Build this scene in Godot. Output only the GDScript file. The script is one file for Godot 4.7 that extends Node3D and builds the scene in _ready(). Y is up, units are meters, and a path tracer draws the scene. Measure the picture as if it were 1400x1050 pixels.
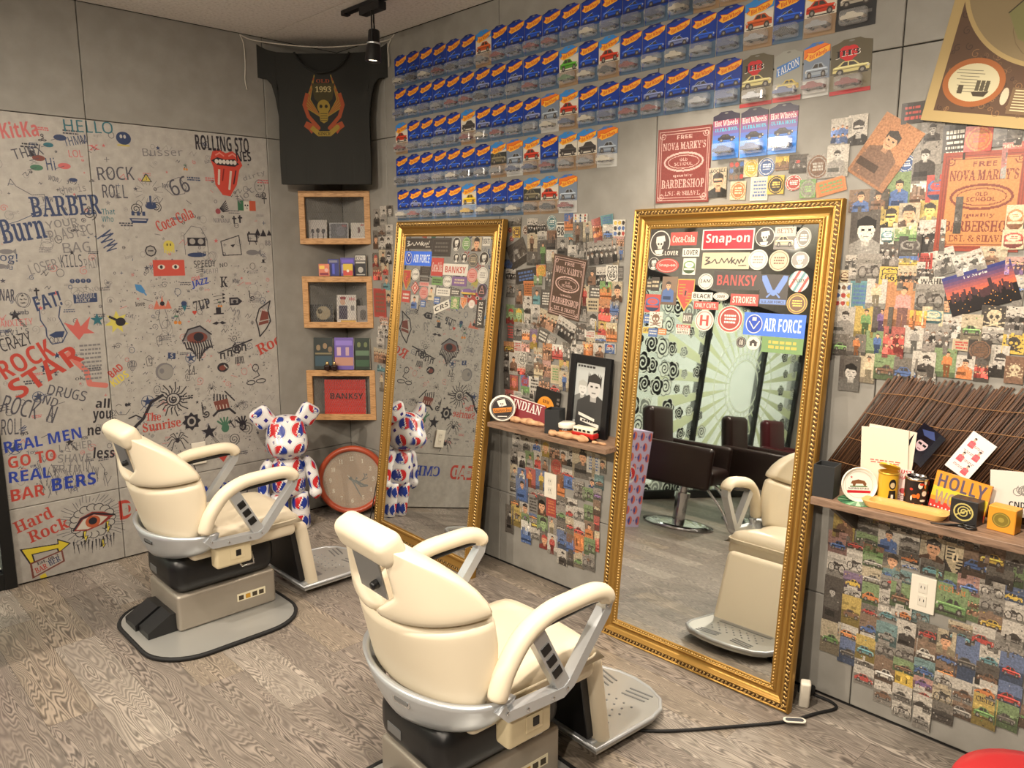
extends Node3D
# A barbershop corner: graffiti wall on the left, a wall of prints and leaning gold mirrors on the right.
# Corner of the two walls at the origin; left wall in the plane z = 0, right wall in the plane x = 0. Metres.

const ROOM_H := 2.715
var M := {}
var used := {}
var cut := Rect2i()
var im: Image
var rng := RandomNumberGenerator.new()
var fonts := []
var glyphs := {}

func _ready():
	rng.seed = 7
	camera_and_light()
	materials()
	room()
	mirrors()
	barber_chairs()
	corner_things()
	toy_cards()
	wall_prints()
	shelves()
	floor_things()
	behind_things()

func camera_and_light():
	var cam := Camera3D.new()
	cam.name = "camera"
	cam.fov = 52.91
	cam.position = Vector3(-2.581, 1.581, 4.130)
	cam.rotation_degrees = Vector3(-9.84, -44.1, 0)
	cam.current = true
	add_child(cam)
	var we := WorldEnvironment.new()
	we.name = "environment"
	var e := Environment.new()
	e.background_mode = Environment.BG_COLOR
	e.background_color = Color(0.02, 0.02, 0.02)
	e.tonemap_mode = Environment.TONE_MAPPER_LINEAR
	e.tonemap_exposure = 1.16
	e.sdfgi_enabled = true
	e.ssao_enabled = true
	e.ssil_enabled = true
	we.environment = e
	add_child(we)

# ---------------------------------------------------------------- node helpers
func numbered(n: String) -> String:
	used[n] = used.get(n, -1) + 1
	return n if used[n] == 0 else "%s_%03d" % [n, used[n]]

func tag(o, label: String, category: String, group := ""):
	o.set_meta("label", label)
	o.set_meta("category", category)
	if group != "":
		o.set_meta("group", group)
	return o

func thing(called: String, label: String, category: String, at := Vector3.ZERO, group := "", turn := Basis()):
	var o := Node3D.new()
	o.name = numbered(called)
	add_child(o)
	o.transform = Transform3D(turn, at)
	return tag(o, label, category, group)

func part(parent, called: String, mesh: Mesh, mat: Material, xf := Transform3D()):
	var o := MeshInstance3D.new()
	o.name = called
	o.mesh = mesh
	o.material_override = mat
	o.transform = xf
	parent.add_child(o, true)
	return o

func solo(called: String, mesh: Mesh, mat: Material, label: String, category: String, xf := Transform3D(), group := ""):
	var o = part(self, numbered(called), mesh, mat, xf)
	return tag(o, label, category, group)

func struct(called: String, mesh: Mesh, mat: Material, xf := Transform3D()):
	var o = part(self, called, mesh, mat, xf)
	o.set_meta("kind", "structure")
	return o

func at(x: float, y: float, z: float) -> Transform3D:
	return Transform3D(Basis(), Vector3(x, y, z))

# ---------------------------------------------------------------- mesh helpers (corners given counter-clockwise from outside)
func begin() -> SurfaceTool:
	var st := SurfaceTool.new()
	st.begin(Mesh.PRIMITIVE_TRIANGLES)
	return st

func done(st: SurfaceTool) -> ArrayMesh:
	st.generate_normals()
	return st.commit()

func tri(st, a, b, c):
	st.add_vertex(a); st.add_vertex(c); st.add_vertex(b)

func quad(st, a, b, c, d):
	tri(st, a, b, c); tri(st, a, c, d)

func quad_uv(st, p, uv):
	for i in [0, 2, 1, 0, 3, 2]:
		st.set_uv(uv[i]); st.add_vertex(p[i])

# box with edges cut at r; fine = extra loops for a rounder edge
func rbox(st, size: Vector3, r := 0.0, xf := Transform3D(), fine := false):
	var h := size * 0.5
	r = min(r, min(h.x, min(h.y, h.z)) * 0.999)
	st.set_smooth_group(0 if fine else -1)
	var cs := []
	for k in 3:
		if r <= 0.0:
			cs.append([-h[k], h[k]])
		elif fine:
			cs.append([-h[k], -h[k] + 0.35 * r, -h[k] + 0.7 * r, -h[k] + r, h[k] - r, h[k] - 0.7 * r, h[k] - 0.35 * r, h[k]])
		else:
			cs.append([-h[k], -h[k] + r, h[k] - r, h[k]])
	for axis in 3:
		for s in [-1, 1]:
			var a1 := (axis + 1) % 3
			var a2 := (axis + 2) % 3
			for i in cs[a1].size() - 1:
				for j in cs[a2].size() - 1:
					var q := []
					for ij in [[i, j], [i + 1, j], [i + 1, j + 1], [i, j + 1]]:
						var p := Vector3()
						p[axis] = s * h[axis]
						p[a1] = cs[a1][ij[0]]
						p[a2] = cs[a2][ij[1]]
						if r > 0.0:
							var inner := p.clamp(-h + Vector3(r, r, r), h - Vector3(r, r, r))
							var d := p - inner
							if d.length() > 1e-7:
								p = inner + d.normalized() * r
						q.append(xf * p)
					if s > 0:
						quad(st, q[0], q[1], q[2], q[3])
					else:
						quad(st, q[3], q[2], q[1], q[0])

func box_mesh(size: Vector3, r := 0.0, fine := false) -> ArrayMesh:
	var st := begin()
	rbox(st, size, r, Transform3D(), fine)
	return done(st)

func grid(st, nu: int, nv: int, f: Callable, flip := false, smooth := 0):
	st.set_smooth_group(smooth)
	var rows := []
	for j in nv + 1:
		var row := PackedVector3Array()
		for i in nu + 1:
			row.append(f.call(float(i) / nu, float(j) / nv))
		rows.append(row)
	for j in nv:
		for i in nu:
			if flip:
				quad(st, rows[j][i], rows[j + 1][i], rows[j + 1][i + 1], rows[j][i + 1])
			else:
				quad(st, rows[j][i], rows[j][i + 1], rows[j + 1][i + 1], rows[j + 1][i])

# lathe about y: profile from bottom to top as Vector2(radius, y), outside facing out
func lathe(st, prof: Array, n := 24, xf := Transform3D(), smooth := 0):
	st.set_smooth_group(smooth)
	for k in prof.size() - 1:
		for i in n:
			var a := TAU * i / n
			var b := TAU * (i + 1) / n
			var p0 = xf * Vector3(prof[k].x * cos(a), prof[k].y, prof[k].x * sin(a))
			var p1 = xf * Vector3(prof[k].x * cos(b), prof[k].y, prof[k].x * sin(b))
			var q0 = xf * Vector3(prof[k + 1].x * cos(a), prof[k + 1].y, prof[k + 1].x * sin(a))
			var q1 = xf * Vector3(prof[k + 1].x * cos(b), prof[k + 1].y, prof[k + 1].x * sin(b))
			if prof[k].x < 1e-6:
				tri(st, p0, q0, q1)
			elif prof[k + 1].x < 1e-6:
				tri(st, p0, q0, p1)
			else:
				quad(st, p0, q0, q1, p1)

# tube along points; radius a number or array; flat scales the section along side
func tube(st, pts: Array, rad, n := 8, side := Vector3.ZERO, flat := 1.0, closed := false):
	st.set_smooth_group(0)
	var rings := []
	var m := pts.size()
	var ref := side
	for k in m:
		var t: Vector3
		if closed:
			t = (pts[(k + 1) % m] - pts[(k - 1 + m) % m]).normalized()
		else:
			t = (pts[min(k + 1, m - 1)] - pts[max(k - 1, 0)]).normalized()
		if ref == Vector3.ZERO:
			ref = t.cross(Vector3.UP)
			if ref.length() < 0.1:
				ref = t.cross(Vector3.RIGHT)
		var b := (ref - t * ref.dot(t)).normalized()
		ref = b if side == Vector3.ZERO else side
		var nn := t.cross(b)
		var r: float = rad[k] if rad is Array else rad
		var ring := PackedVector3Array()
		for i in n:
			var a := TAU * i / n
			ring.append(pts[k] + b * cos(a) * r * flat + nn * sin(a) * r)
		rings.append(ring)
	for k in (m if closed else m - 1):
		var A: PackedVector3Array = rings[k]
		var B: PackedVector3Array = rings[(k + 1) % m]
		for i in n:
			var j := (i + 1) % n
			quad(st, A[i], A[j], B[j], B[i])
	if not closed:
		for e in [0, m - 1]:
			var c: Vector3 = pts[e]
			for i in n:
				var j := (i + 1) % n
				if e == 0:
					tri(st, c, rings[e][j], rings[e][i])
				else:
					tri(st, c, rings[e][i], rings[e][j])

func tube_mesh(pts: Array, rad, n := 8, side := Vector3.ZERO, flat := 1.0, closed := false) -> ArrayMesh:
	var st := begin()
	tube(st, pts, rad, n, side, flat, closed)
	return done(st)

# polygon in the local xy plane pushed from z = 0 to z = d
func extrude(st, poly: PackedVector2Array, d: float, xf := Transform3D()):
	st.set_smooth_group(-1)
	if not Geometry2D.is_polygon_clockwise(poly):
		pass
	else:
		poly = poly.duplicate()
		poly.reverse()
	var t := Geometry2D.triangulate_polygon(poly)
	for i in range(0, t.size(), 3):
		var a := poly[t[i]]
		var b := poly[t[i + 1]]
		var c := poly[t[i + 2]]
		if (b - a).cross(c - a) < 0:
			var s := b
			b = c
			c = s
		tri(st, xf * Vector3(a.x, a.y, d), xf * Vector3(b.x, b.y, d), xf * Vector3(c.x, c.y, d))
		tri(st, xf * Vector3(a.x, a.y, 0), xf * Vector3(c.x, c.y, 0), xf * Vector3(b.x, b.y, 0))
	var n := poly.size()
	for i in n:
		var a := poly[i]
		var b := poly[(i + 1) % n]
		quad(st, xf * Vector3(a.x, a.y, 0), xf * Vector3(b.x, b.y, 0), xf * Vector3(b.x, b.y, d), xf * Vector3(a.x, a.y, d))

func extrude_mesh(poly: PackedVector2Array, d: float) -> ArrayMesh:
	var st := begin()
	extrude(st, poly, d)
	return done(st)

func round_rect(w: float, h: float, r: float, seg := 5) -> PackedVector2Array:
	var p := PackedVector2Array()
	for k in 4:
		var c := Vector2([w / 2 - r, -w / 2 + r, -w / 2 + r, w / 2 - r][k], [h / 2 - r, h / 2 - r, -h / 2 + r, -h / 2 + r][k])
		for i in seg + 1:
			var a := PI / 2 * (k + float(i) / seg)
			p.append(c + Vector2(cos(a), sin(a)) * r)
	return p

func smooth_path(pts: Array, per := 6) -> Array:
	var out := []
	var n := pts.size()
	for i in n - 1:
		for k in per:
			out.append(pts[i].cubic_interpolate(pts[i + 1], pts[max(i - 1, 0)], pts[min(i + 2, n - 1)], float(k) / per))
	out.append(pts[n - 1])
	return out

# a flat printed sheet: front face carries uv of the cell, the rest the colour of the cell's margin
func sheet(w: float, h: float, d: float, cell: Rect2, bow := 0.0) -> ArrayMesh:
	var st := begin()
	var x := w / 2
	var y := h / 2
	st.set_smooth_group(-1)
	var n := 1 if bow == 0.0 else 4
	for i in n:
		var a := float(i) / n
		var b := float(i + 1) / n
		var za := d + bow * (2 * a - 1) * (2 * a - 1)
		var zb := d + bow * (2 * b - 1) * (2 * b - 1)
		var ua := cell.position.x + cell.size.x * a
		var ub := cell.position.x + cell.size.x * b
		var v0 := cell.position.y
		var v1 := cell.end.y
		var xa := -x + w * a
		var xb := -x + w * b
		quad_uv(st, [Vector3(xa, -y, za), Vector3(xb, -y, zb), Vector3(xb, y, zb), Vector3(xa, y, za)], [Vector2(ua, v1), Vector2(ub, v1), Vector2(ub, v0), Vector2(ua, v0)])
		var e := cell.position + Vector2(0.0008, 0.0008)
		var u4 := [e, e, e, e]
		quad_uv(st, [Vector3(xb, -y, zb - d), Vector3(xa, -y, za - d), Vector3(xa, y, za - d), Vector3(xb, y, zb - d)], u4)
		quad_uv(st, [Vector3(xa, y, za), Vector3(xb, y, zb), Vector3(xb, y, zb - d), Vector3(xa, y, za - d)], u4)
		quad_uv(st, [Vector3(xa, -y, za - d), Vector3(xb, -y, zb - d), Vector3(xb, -y, zb), Vector3(xa, -y, za)], u4)
		if i == 0:
			quad_uv(st, [Vector3(xa, -y, za - d), Vector3(xa, -y, za), Vector3(xa, y, za), Vector3(xa, y, za - d)], u4)
		if i == n - 1:
			quad_uv(st, [Vector3(xb, -y, zb), Vector3(xb, -y, zb - d), Vector3(xb, y, zb - d), Vector3(xb, y, zb)], u4)
	return done(st)

# an outline cut from a printed sheet (discs, ovals, shields)
func cutout(poly: PackedVector2Array, w: float, h: float, d: float, cell: Rect2) -> ArrayMesh:
	var st := begin()
	st.set_smooth_group(-1)
	var n := poly.size()
	var uv := func(p): return cell.position + cell.size * Vector2(p.x + 0.5, 0.5 - p.y)
	for i in n:
		var a := poly[i]
		var b := poly[(i + 1) % n]
		for s in [[Vector2.ZERO, a, b, d], [Vector2.ZERO, b, a, 0.0]]:
			for k in [0, 2, 1]:
				st.set_uv(uv.call(s[k])); st.add_vertex(Vector3(s[k].x * w, s[k].y * h, s[3]))
		quad_uv(st, [Vector3(a.x * w, a.y * h, 0), Vector3(b.x * w, b.y * h, 0), Vector3(b.x * w, b.y * h, d), Vector3(a.x * w, a.y * h, d)], [uv.call(a * 0.98), uv.call(b * 0.98), uv.call(b * 0.98), uv.call(a * 0.98)])
	return done(st)

func disc_outline(n := 24) -> PackedVector2Array:
	var p := PackedVector2Array()
	for i in n:
		p.append(Vector2(cos(TAU * i / n), sin(TAU * i / n)) * 0.5)
	return p

# ---------------------------------------------------------------- materials
func mat(r: float, g: float, b: float, rough := 0.6, metal := 0.0, spec := 0.5) -> StandardMaterial3D:
	var m := StandardMaterial3D.new()
	m.albedo_color = Color8(int(r), int(g), int(b))
	m.roughness = rough
	m.metallic = metal
	m.metallic_specular = spec
	return m

func picture(tex: Texture2D, rough := 0.5) -> StandardMaterial3D:
	var m := StandardMaterial3D.new()
	m.albedo_texture = tex
	m.roughness = rough
	return m

func noise_tex(size: int, freq: float, cols: Array, octaves := 4, sd := 1, warp := 0.0, w := 0) -> NoiseTexture2D:
	var n := FastNoiseLite.new()
	n.noise_type = FastNoiseLite.TYPE_SIMPLEX_SMOOTH
	n.seed = sd
	n.frequency = freq
	n.fractal_octaves = octaves
	if warp > 0.0:
		n.domain_warp_enabled = true
		n.domain_warp_amplitude = warp
		n.domain_warp_frequency = freq * 1.5
	var t := NoiseTexture2D.new()
	t.width = w if w > 0 else size
	t.height = size
	t.seamless = true
	t.noise = n
	var g := Gradient.new()
	g.offsets = PackedFloat32Array()
	g.colors = PackedColorArray()
	for i in cols.size():
		g.add_point(cols[i][0], Color8(cols[i][1], cols[i][2], cols[i][3]))
	while g.get_point_count() > cols.size():
		g.remove_point(g.get_point_count() - 1)
	t.color_ramp = g
	return t

func tri_mat(tex: Texture2D, scale: Vector3, rough := 0.7, world := true) -> StandardMaterial3D:
	var m := picture(tex, rough)
	m.uv1_triplanar = true
	m.uv1_world_triplanar = world
	m.uv1_scale = scale
	return m

func materials():
	M.cream = mat(220, 208, 184, 0.42)
	M.cream_plastic = mat(214, 200, 165, 0.4)
	M.silver = mat(196, 200, 204, 0.32, 0.55)
	M.silver_dark = mat(140, 142, 144, 0.35, 0.7)
	M.steel = mat(158, 150, 138, 0.42, 0.45)
	M.plate = mat(176, 176, 172, 0.38, 0.5)
	M.black = mat(20, 20, 22, 0.38)
	M.rubber = mat(16, 16, 17, 0.7)
	M.gold = mat(172, 134, 70, 0.36, 0.8)
	M.gold_dark = mat(84, 62, 36, 0.5, 0.6)
	M.gold_light = mat(188, 156, 98, 0.38, 0.75)
	M.mirror = mat(232, 234, 232, 0.015, 1.0)
	M.back_board = mat(70, 62, 52, 0.8)
	M.chrome = mat(215, 217, 220, 0.12, 1.0)
	M.white_plastic = mat(226, 220, 205, 0.4)
	M.brown_leather = mat(38, 24, 21, 0.33)
	M.wine_leather = mat(70, 20, 26, 0.35)
	M.string = mat(205, 200, 188, 0.9)
	M.red_plastic = mat(172, 42, 46, 0.3)
	M.blister = mat(255, 255, 255, 0.14)
	M.blister.transparency = BaseMaterial3D.TRANSPARENCY_ALPHA
	M.blister.albedo_color.a = 0.12
	M.pane = mat(235, 245, 240, 0.02)
	M.pane.transparency = BaseMaterial3D.TRANSPARENCY_ALPHA
	M.pane.albedo_color.a = 0.1
	var board := noise_tex(512, 0.012, [[0.0, 134, 131, 124], [0.5, 141, 138, 131], [1.0, 149, 146, 139]], 6, 3)
	M.board = tri_mat(board, Vector3(1.1, 1.1, 1.1), 0.55)
	var tile := noise_tex(512, 0.06, [[0.0, 196, 192, 186], [0.42, 222, 218, 212], [1.0, 232, 229, 224]], 4, 9)
	M.ceiling = tri_mat(tile, Vector3(1.6, 1.6, 1.6), 0.9)
	M.dark_gap = mat(46, 44, 42, 0.9)
	M.frame_black = mat(18, 19, 20, 0.4)
	var stripes := []
	for i in 54:
		var o := i / 53.0
		var lit := i % 3 != 2
		var v := 0.88 + 0.12 * sin(i * 2.3)
		stripes.append([o, int((176 if lit else 118) * v), int((166 if lit else 110) * v), int((154 if lit else 102) * v)])
	M.plank = []
	for k in 3:
		var grain := noise_tex(1024, [0.0034, 0.004, 0.003][k], stripes, 4, 21 + k, 10.0, 512)
		for t in [[1.0, 1.0, 1.0], [0.88, 0.87, 0.87], [0.95, 0.93, 0.9]]:
			var m := picture(grain, 0.42)
			m.albedo_color = Color(t[0], t[1], t[2])
			M.plank.append(m)
	var pine := noise_tex(256, 0.02, [[0.0, 150, 108, 66], [0.4, 182, 138, 90], [0.7, 196, 152, 104], [1.0, 168, 124, 78]], 3, 31)
	M.pine = tri_mat(pine, Vector3(3, 14, 3), 0.6, false)
	var walnut := noise_tex(256, 0.02, [[0.0, 88, 68, 54], [0.4, 120, 96, 78], [0.7, 138, 112, 92], [1.0, 104, 82, 66]], 4, 32)
	M.shelf_wood = tri_mat(walnut, Vector3(12, 12, 1.5), 0.55, false)
	var drift := noise_tex(256, 0.03, [[0.0, 120, 84, 58], [0.5, 196, 152, 112], [1.0, 222, 186, 148]], 3, 33)
	M.driftwood = tri_mat(drift, Vector3(6, 6, 3), 0.7, false)
	for n in [["droid_sans", "Droid Sans", 400, false], ["bold", "Droid Sans", 700, false], ["mono", "Droid Sans Mono", 400, false], ["serif", "Droid Serif", 700, false], ["italic", "Droid Serif", 700, true]]:
		var f := SystemFont.new()
		f.font_names = PackedStringArray([n[1]])
		f.font_weight = n[2]
		f.font_italic = n[3]
		fonts.append(f)

# ---------------------------------------------------------------- drawing on an Image
func span(x0: float, x1: float, y: int, c: Color):
	if y < cut.position.y or y >= cut.end.y:
		return
	var a: int = max(int(round(x0)), cut.position.x)
	var b: int = min(int(round(x1)), cut.end.x)
	if b > a:
		im.fill_rect(Rect2i(a, y, b - a, 1), c)

func poly(p: PackedVector2Array, c: Color):
	var lo := 1e9
	var hi := -1e9
	for q in p:
		lo = min(lo, q.y)
		hi = max(hi, q.y)
	var n := p.size()
	for y in range(max(int(floor(lo)), cut.position.y), min(int(ceil(hi)) + 1, cut.end.y)):
		var s := y + 0.5
		var xs := PackedFloat32Array()
		for i in n:
			var a := p[i]
			var b := p[(i + 1) % n]
			if (a.y <= s) != (b.y <= s):
				xs.append(a.x + (s - a.y) / (b.y - a.y) * (b.x - a.x))
		xs.sort()
		for i in range(0, xs.size() - 1, 2):
			span(xs[i], xs[i + 1], y, c)

func rect(x: float, y: float, w: float, h: float, c: Color):
	var r := Rect2i(int(round(x)), int(round(y)), int(max(1, round(w))), int(max(1, round(h)))).intersection(cut)
	if r.size.x > 0 and r.size.y > 0:
		im.fill_rect(r, c)

func oval(x: float, y: float, rx: float, ry: float, c: Color):
	for k in range(int(floor(y - ry)), int(ceil(y + ry)) + 1):
		var t = (k + 0.5 - y) / max(ry, 0.01)
		if abs(t) < 1.0:
			var d := rx * sqrt(1.0 - t * t)
			span(x - d, x + d, k, c)

func line(a: Vector2, b: Vector2, w: float, c: Color):
	var d := b - a
	if d.length() < 0.01:
		return
	var n := d.orthogonal().normalized() * w * 0.5
	poly(PackedVector2Array([a + n, b + n, b - n, a - n]), c)
	if w > 2.5:
		oval(b.x, b.y, w * 0.5, w * 0.5, c)

func path(pts: Array, w: float, c: Color, closed := false):
	for i in pts.size() - 1:
		line(pts[i], pts[i + 1], w, c)
	if closed:
		line(pts[-1], pts[0], w, c)

func curl(o: Vector2, r: float, turns: float, w: float, c: Color, a0 := 0.0):
	var pts := []
	var n := int(10 * abs(turns)) + 4
	for i in n + 1:
		var t := float(i) / n
		pts.append(o + Vector2.from_angle(a0 + TAU * turns * t) * r * (0.12 + 0.88 * t))
	path(pts, w, c)

func ring(o: Vector2, rx: float, ry: float, w: float, c: Color):
	var pts := []
	for i in 20:
		pts.append(o + Vector2(cos(TAU * i / 20), sin(TAU * i / 20)) * Vector2(rx, ry))
	path(pts, w, c, true)

func star(o: Vector2, r: float, c: Color, n := 5, inner := 0.42, a0 := -PI / 2):
	var p := PackedVector2Array()
	for i in n * 2:
		p.append(o + Vector2.from_angle(a0 + PI * i / n) * (r if i % 2 == 0 else r * inner))
	poly(p, c)

func glyph_tris(s: String, f: int) -> Array:
	var key := "%d%s" % [f, s]
	if not glyphs.has(key):
		var t := TextMesh.new()
		t.text = s
		t.font = fonts[f]
		t.font_size = 48
		t.pixel_size = 1.0
		t.depth = 0.0
		t.curve_step = 4.0
		var arr := t.get_mesh_arrays()
		var v: PackedVector3Array = arr[Mesh.ARRAY_VERTEX]
		var idx = arr[Mesh.ARRAY_INDEX]
		var out := PackedVector2Array()
		if idx == null:
			for q in v:
				out.append(Vector2(q.x, q.y))
		else:
			for i in idx:
				out.append(Vector2(v[i].x, v[i].y))
		var lo := Vector2(1e9, 1e9)
		var hi := -lo
		for q in out:
			lo = lo.min(q)
			hi = hi.max(q)
		glyphs[key] = [out, lo, hi]
	return glyphs[key]

# lettering laid into a w x h box centred on o
func words(s: String, o: Vector2, w: float, h: float, c: Color, f := 1, ang := 0.0):
	var g := glyph_tris(s, f)
	var tris: PackedVector2Array = g[0]
	if tris.size() < 3:
		return
	var mid: Vector2 = (g[1] + g[2]) * 0.5
	var sc := Vector2(w / max(g[2].x - g[1].x, 0.01), -h / max(g[2].y - g[1].y, 0.01))
	var X := Vector2.from_angle(ang)
	var Y := X.orthogonal() * -1.0
	if Y.y < 0:
		Y = -Y
	for i in range(0, tris.size() - 2, 3):
		var p := PackedVector2Array()
		for k in 3:
			var q := (tris[i + k] - mid) * sc
			p.append(o + X * q.x + Y * q.y)
		poly(p, c)

func hue(ch: String) -> Color:
	return hue_of(ch).lerp(Color8(158, 148, 134), 0.3)

func hue_of(ch: String) -> Color:
	match ch:
		"k": return Color8(30, 27, 28)
		"w": return Color8(222, 218, 208)
		"g": return Color8(134, 132, 128)
		"r": return Color8(178, 48, 44)
		"o": return Color8(206, 112, 54)
		"y": return Color8(214, 176, 60)
		"e": return Color8(92, 138, 74)
		"b": return Color8(54, 88, 158)
		"n": return Color8(104, 70, 52)
		"p": return Color8(206, 140, 134)
		"t": return Color8(76, 134, 146)
		"v": return Color8(102, 72, 132)
		"s": return Color8(206, 188, 152)
		"d": return Color8(72, 68, 66)
	return Color8(140, 136, 130)

func toned(c: Color, k: float) -> Color:
	return Color(clamp(c.r * k, 0, 1), clamp(c.g * k, 0, 1), clamp(c.b * k, 0, 1))
const GT = [
"KitKa|-1.733|2.103|-1.586|2.128|0.070|pr|1",
"HELLO|-1.477|2.152|-1.264|2.162|0.054|t|0",
"THMM|-1.483|2.077|-1.385|2.099|0.040|b|0",
"THNX|-1.695|2.003|-1.574|2.036|0.045|d|2",
"LOL|-1.467|2.026|-1.407|2.031|0.033|pr|0",
"Hi|-1.565|1.972|-1.529|1.975|0.056|b|0",
"the is|-1.524|1.856|-1.408|1.876|0.034|g|2",
"BARBER|-1.648|1.775|-1.350|1.800|0.091|b|3",
"That|-1.346|1.765|-1.286|1.768|0.028|t|0",
"Who|-1.349|1.731|-1.296|1.732|0.028|t|0",
"ROCK|-1.351|1.944|-1.183|1.955|0.062|d|2",
"ROLL|-1.335|1.863|-1.221|1.865|0.063|d|2",
"ROLLING STO|-0.867|2.134|-0.575|2.142|0.075|k|1",
"NES|-0.650|2.078|-0.566|2.085|0.050|k|1",
"66|-1.011|1.890|-0.919|1.924|0.081|d|2",
"Coca Cola|-1.094|1.698|-0.907|1.777|0.059|r|4",
"SPEEDY|-0.918|1.508|-0.800|1.511|0.035|k|0",
"DEATH|-0.874|1.469|-0.791|1.472|0.023|g|0",
"Burn|-1.776|1.661|-1.597|1.691|0.105|b|4",
"YOUR|-1.593|1.694|-1.456|1.718|0.034|g|2",
"PLASTIC|-1.583|1.644|-1.396|1.681|0.051|g|2",
"BAG|-1.530|1.591|-1.412|1.598|0.048|g|2",
"og!|-1.787|1.545|-1.719|1.541|0.046|b|0",
"LOSER!|-1.677|1.491|-1.545|1.526|0.047|g|2",
"KILLS|-1.544|1.529|-1.453|1.532|0.058|d|2",
"PAIN|-1.442|1.515|-1.383|1.524|0.049|g|2",
"NAR|-1.803|1.382|-1.746|1.379|0.053|d|1",
"FAT!|-1.671|1.333|-1.560|1.358|0.068|b|1",
"numb|-1.771|1.297|-1.698|1.300|0.023|d|2",
"ANXIETY|-1.816|1.250|-1.685|1.255|0.030|pr|2",
"Levi's|-1.820|1.210|-1.706|1.216|0.033|d|2",
"CRAZY|-1.825|1.151|-1.700|1.181|0.060|k|0",
"ROCK|-1.837|1.034|-1.620|1.130|0.089|r|1",
"STAR|-1.800|0.934|-1.504|1.098|0.094|r|1",
"DRUGS|-1.651|0.929|-1.491|0.872|0.050|d|2",
"AND|-1.708|0.901|-1.617|0.857|0.042|d|2",
"ROCK N|-1.839|0.888|-1.631|0.802|0.083|d|2",
"ROLL|-1.856|0.777|-1.763|0.769|0.076|d|2",
"all|-1.451|0.834|-1.388|0.825|0.048|k|1",
"you|-1.470|0.766|-1.387|0.758|0.059|k|1",
"need|-1.499|0.704|-1.375|0.695|0.055|k|1",
"less|-1.482|0.586|-1.385|0.571|0.056|k|1",
"REAL MEN|-1.854|0.679|-1.529|0.698|0.053|u|1",
"GO TO|-1.846|0.604|-1.649|0.609|0.056|r|1",
"REAL|-1.850|0.534|-1.678|0.527|0.053|u|1",
"BAR|-1.850|0.445|-1.710|0.447|0.057|r|1",
"BERS|-1.678|0.461|-1.483|0.457|0.062|u|1",
"LATHER|-1.631|0.635|-1.485|0.635|0.036|g|2",
"SHAVE|-1.641|0.586|-1.497|0.566|0.040|g|2",
"TRIM|-1.677|0.542|-1.548|0.520|0.036|g|2",
"Hard|-1.850|0.287|-1.690|0.331|0.061|r|3",
"Rock|-1.798|0.226|-1.625|0.263|0.062|r|3",
"JAZZ|-0.938|1.398|-0.846|1.418|0.042|u|1",
"K|-0.782|1.412|-0.742|1.411|0.055|k|3",
"7UP|-0.934|1.286|-0.846|1.301|0.051|k|4",
"LA|-0.985|0.949|-0.950|0.945|0.047|k|3",
"Rock|-0.592|1.020|-0.397|1.101|0.067|r|4",
"The|-1.223|0.729|-1.146|0.721|0.042|r|3",
"Sunrise|-1.242|0.674|-1.047|0.678|0.051|r|3",
"BAD|-1.376|0.965|-1.318|1.007|0.037|r|1",
"KIDS|-1.370|0.920|-1.293|0.967|0.037|y|1",
"??|-0.724|1.231|-0.682|1.228|0.056|g|3",
"Not|-0.652|1.843|-0.568|1.914|0.035|g|2",
"dirty|-0.616|1.961|-0.490|2.005|0.031|g|2",
"NIRVANA|-0.797|1.738|-0.704|1.737|0.023|g|1",
"88|-0.512|1.621|-0.477|1.621|0.028|g|1",
"Busser|-1.134|2.060|-0.935|2.077|0.036|g|2",
]
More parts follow.
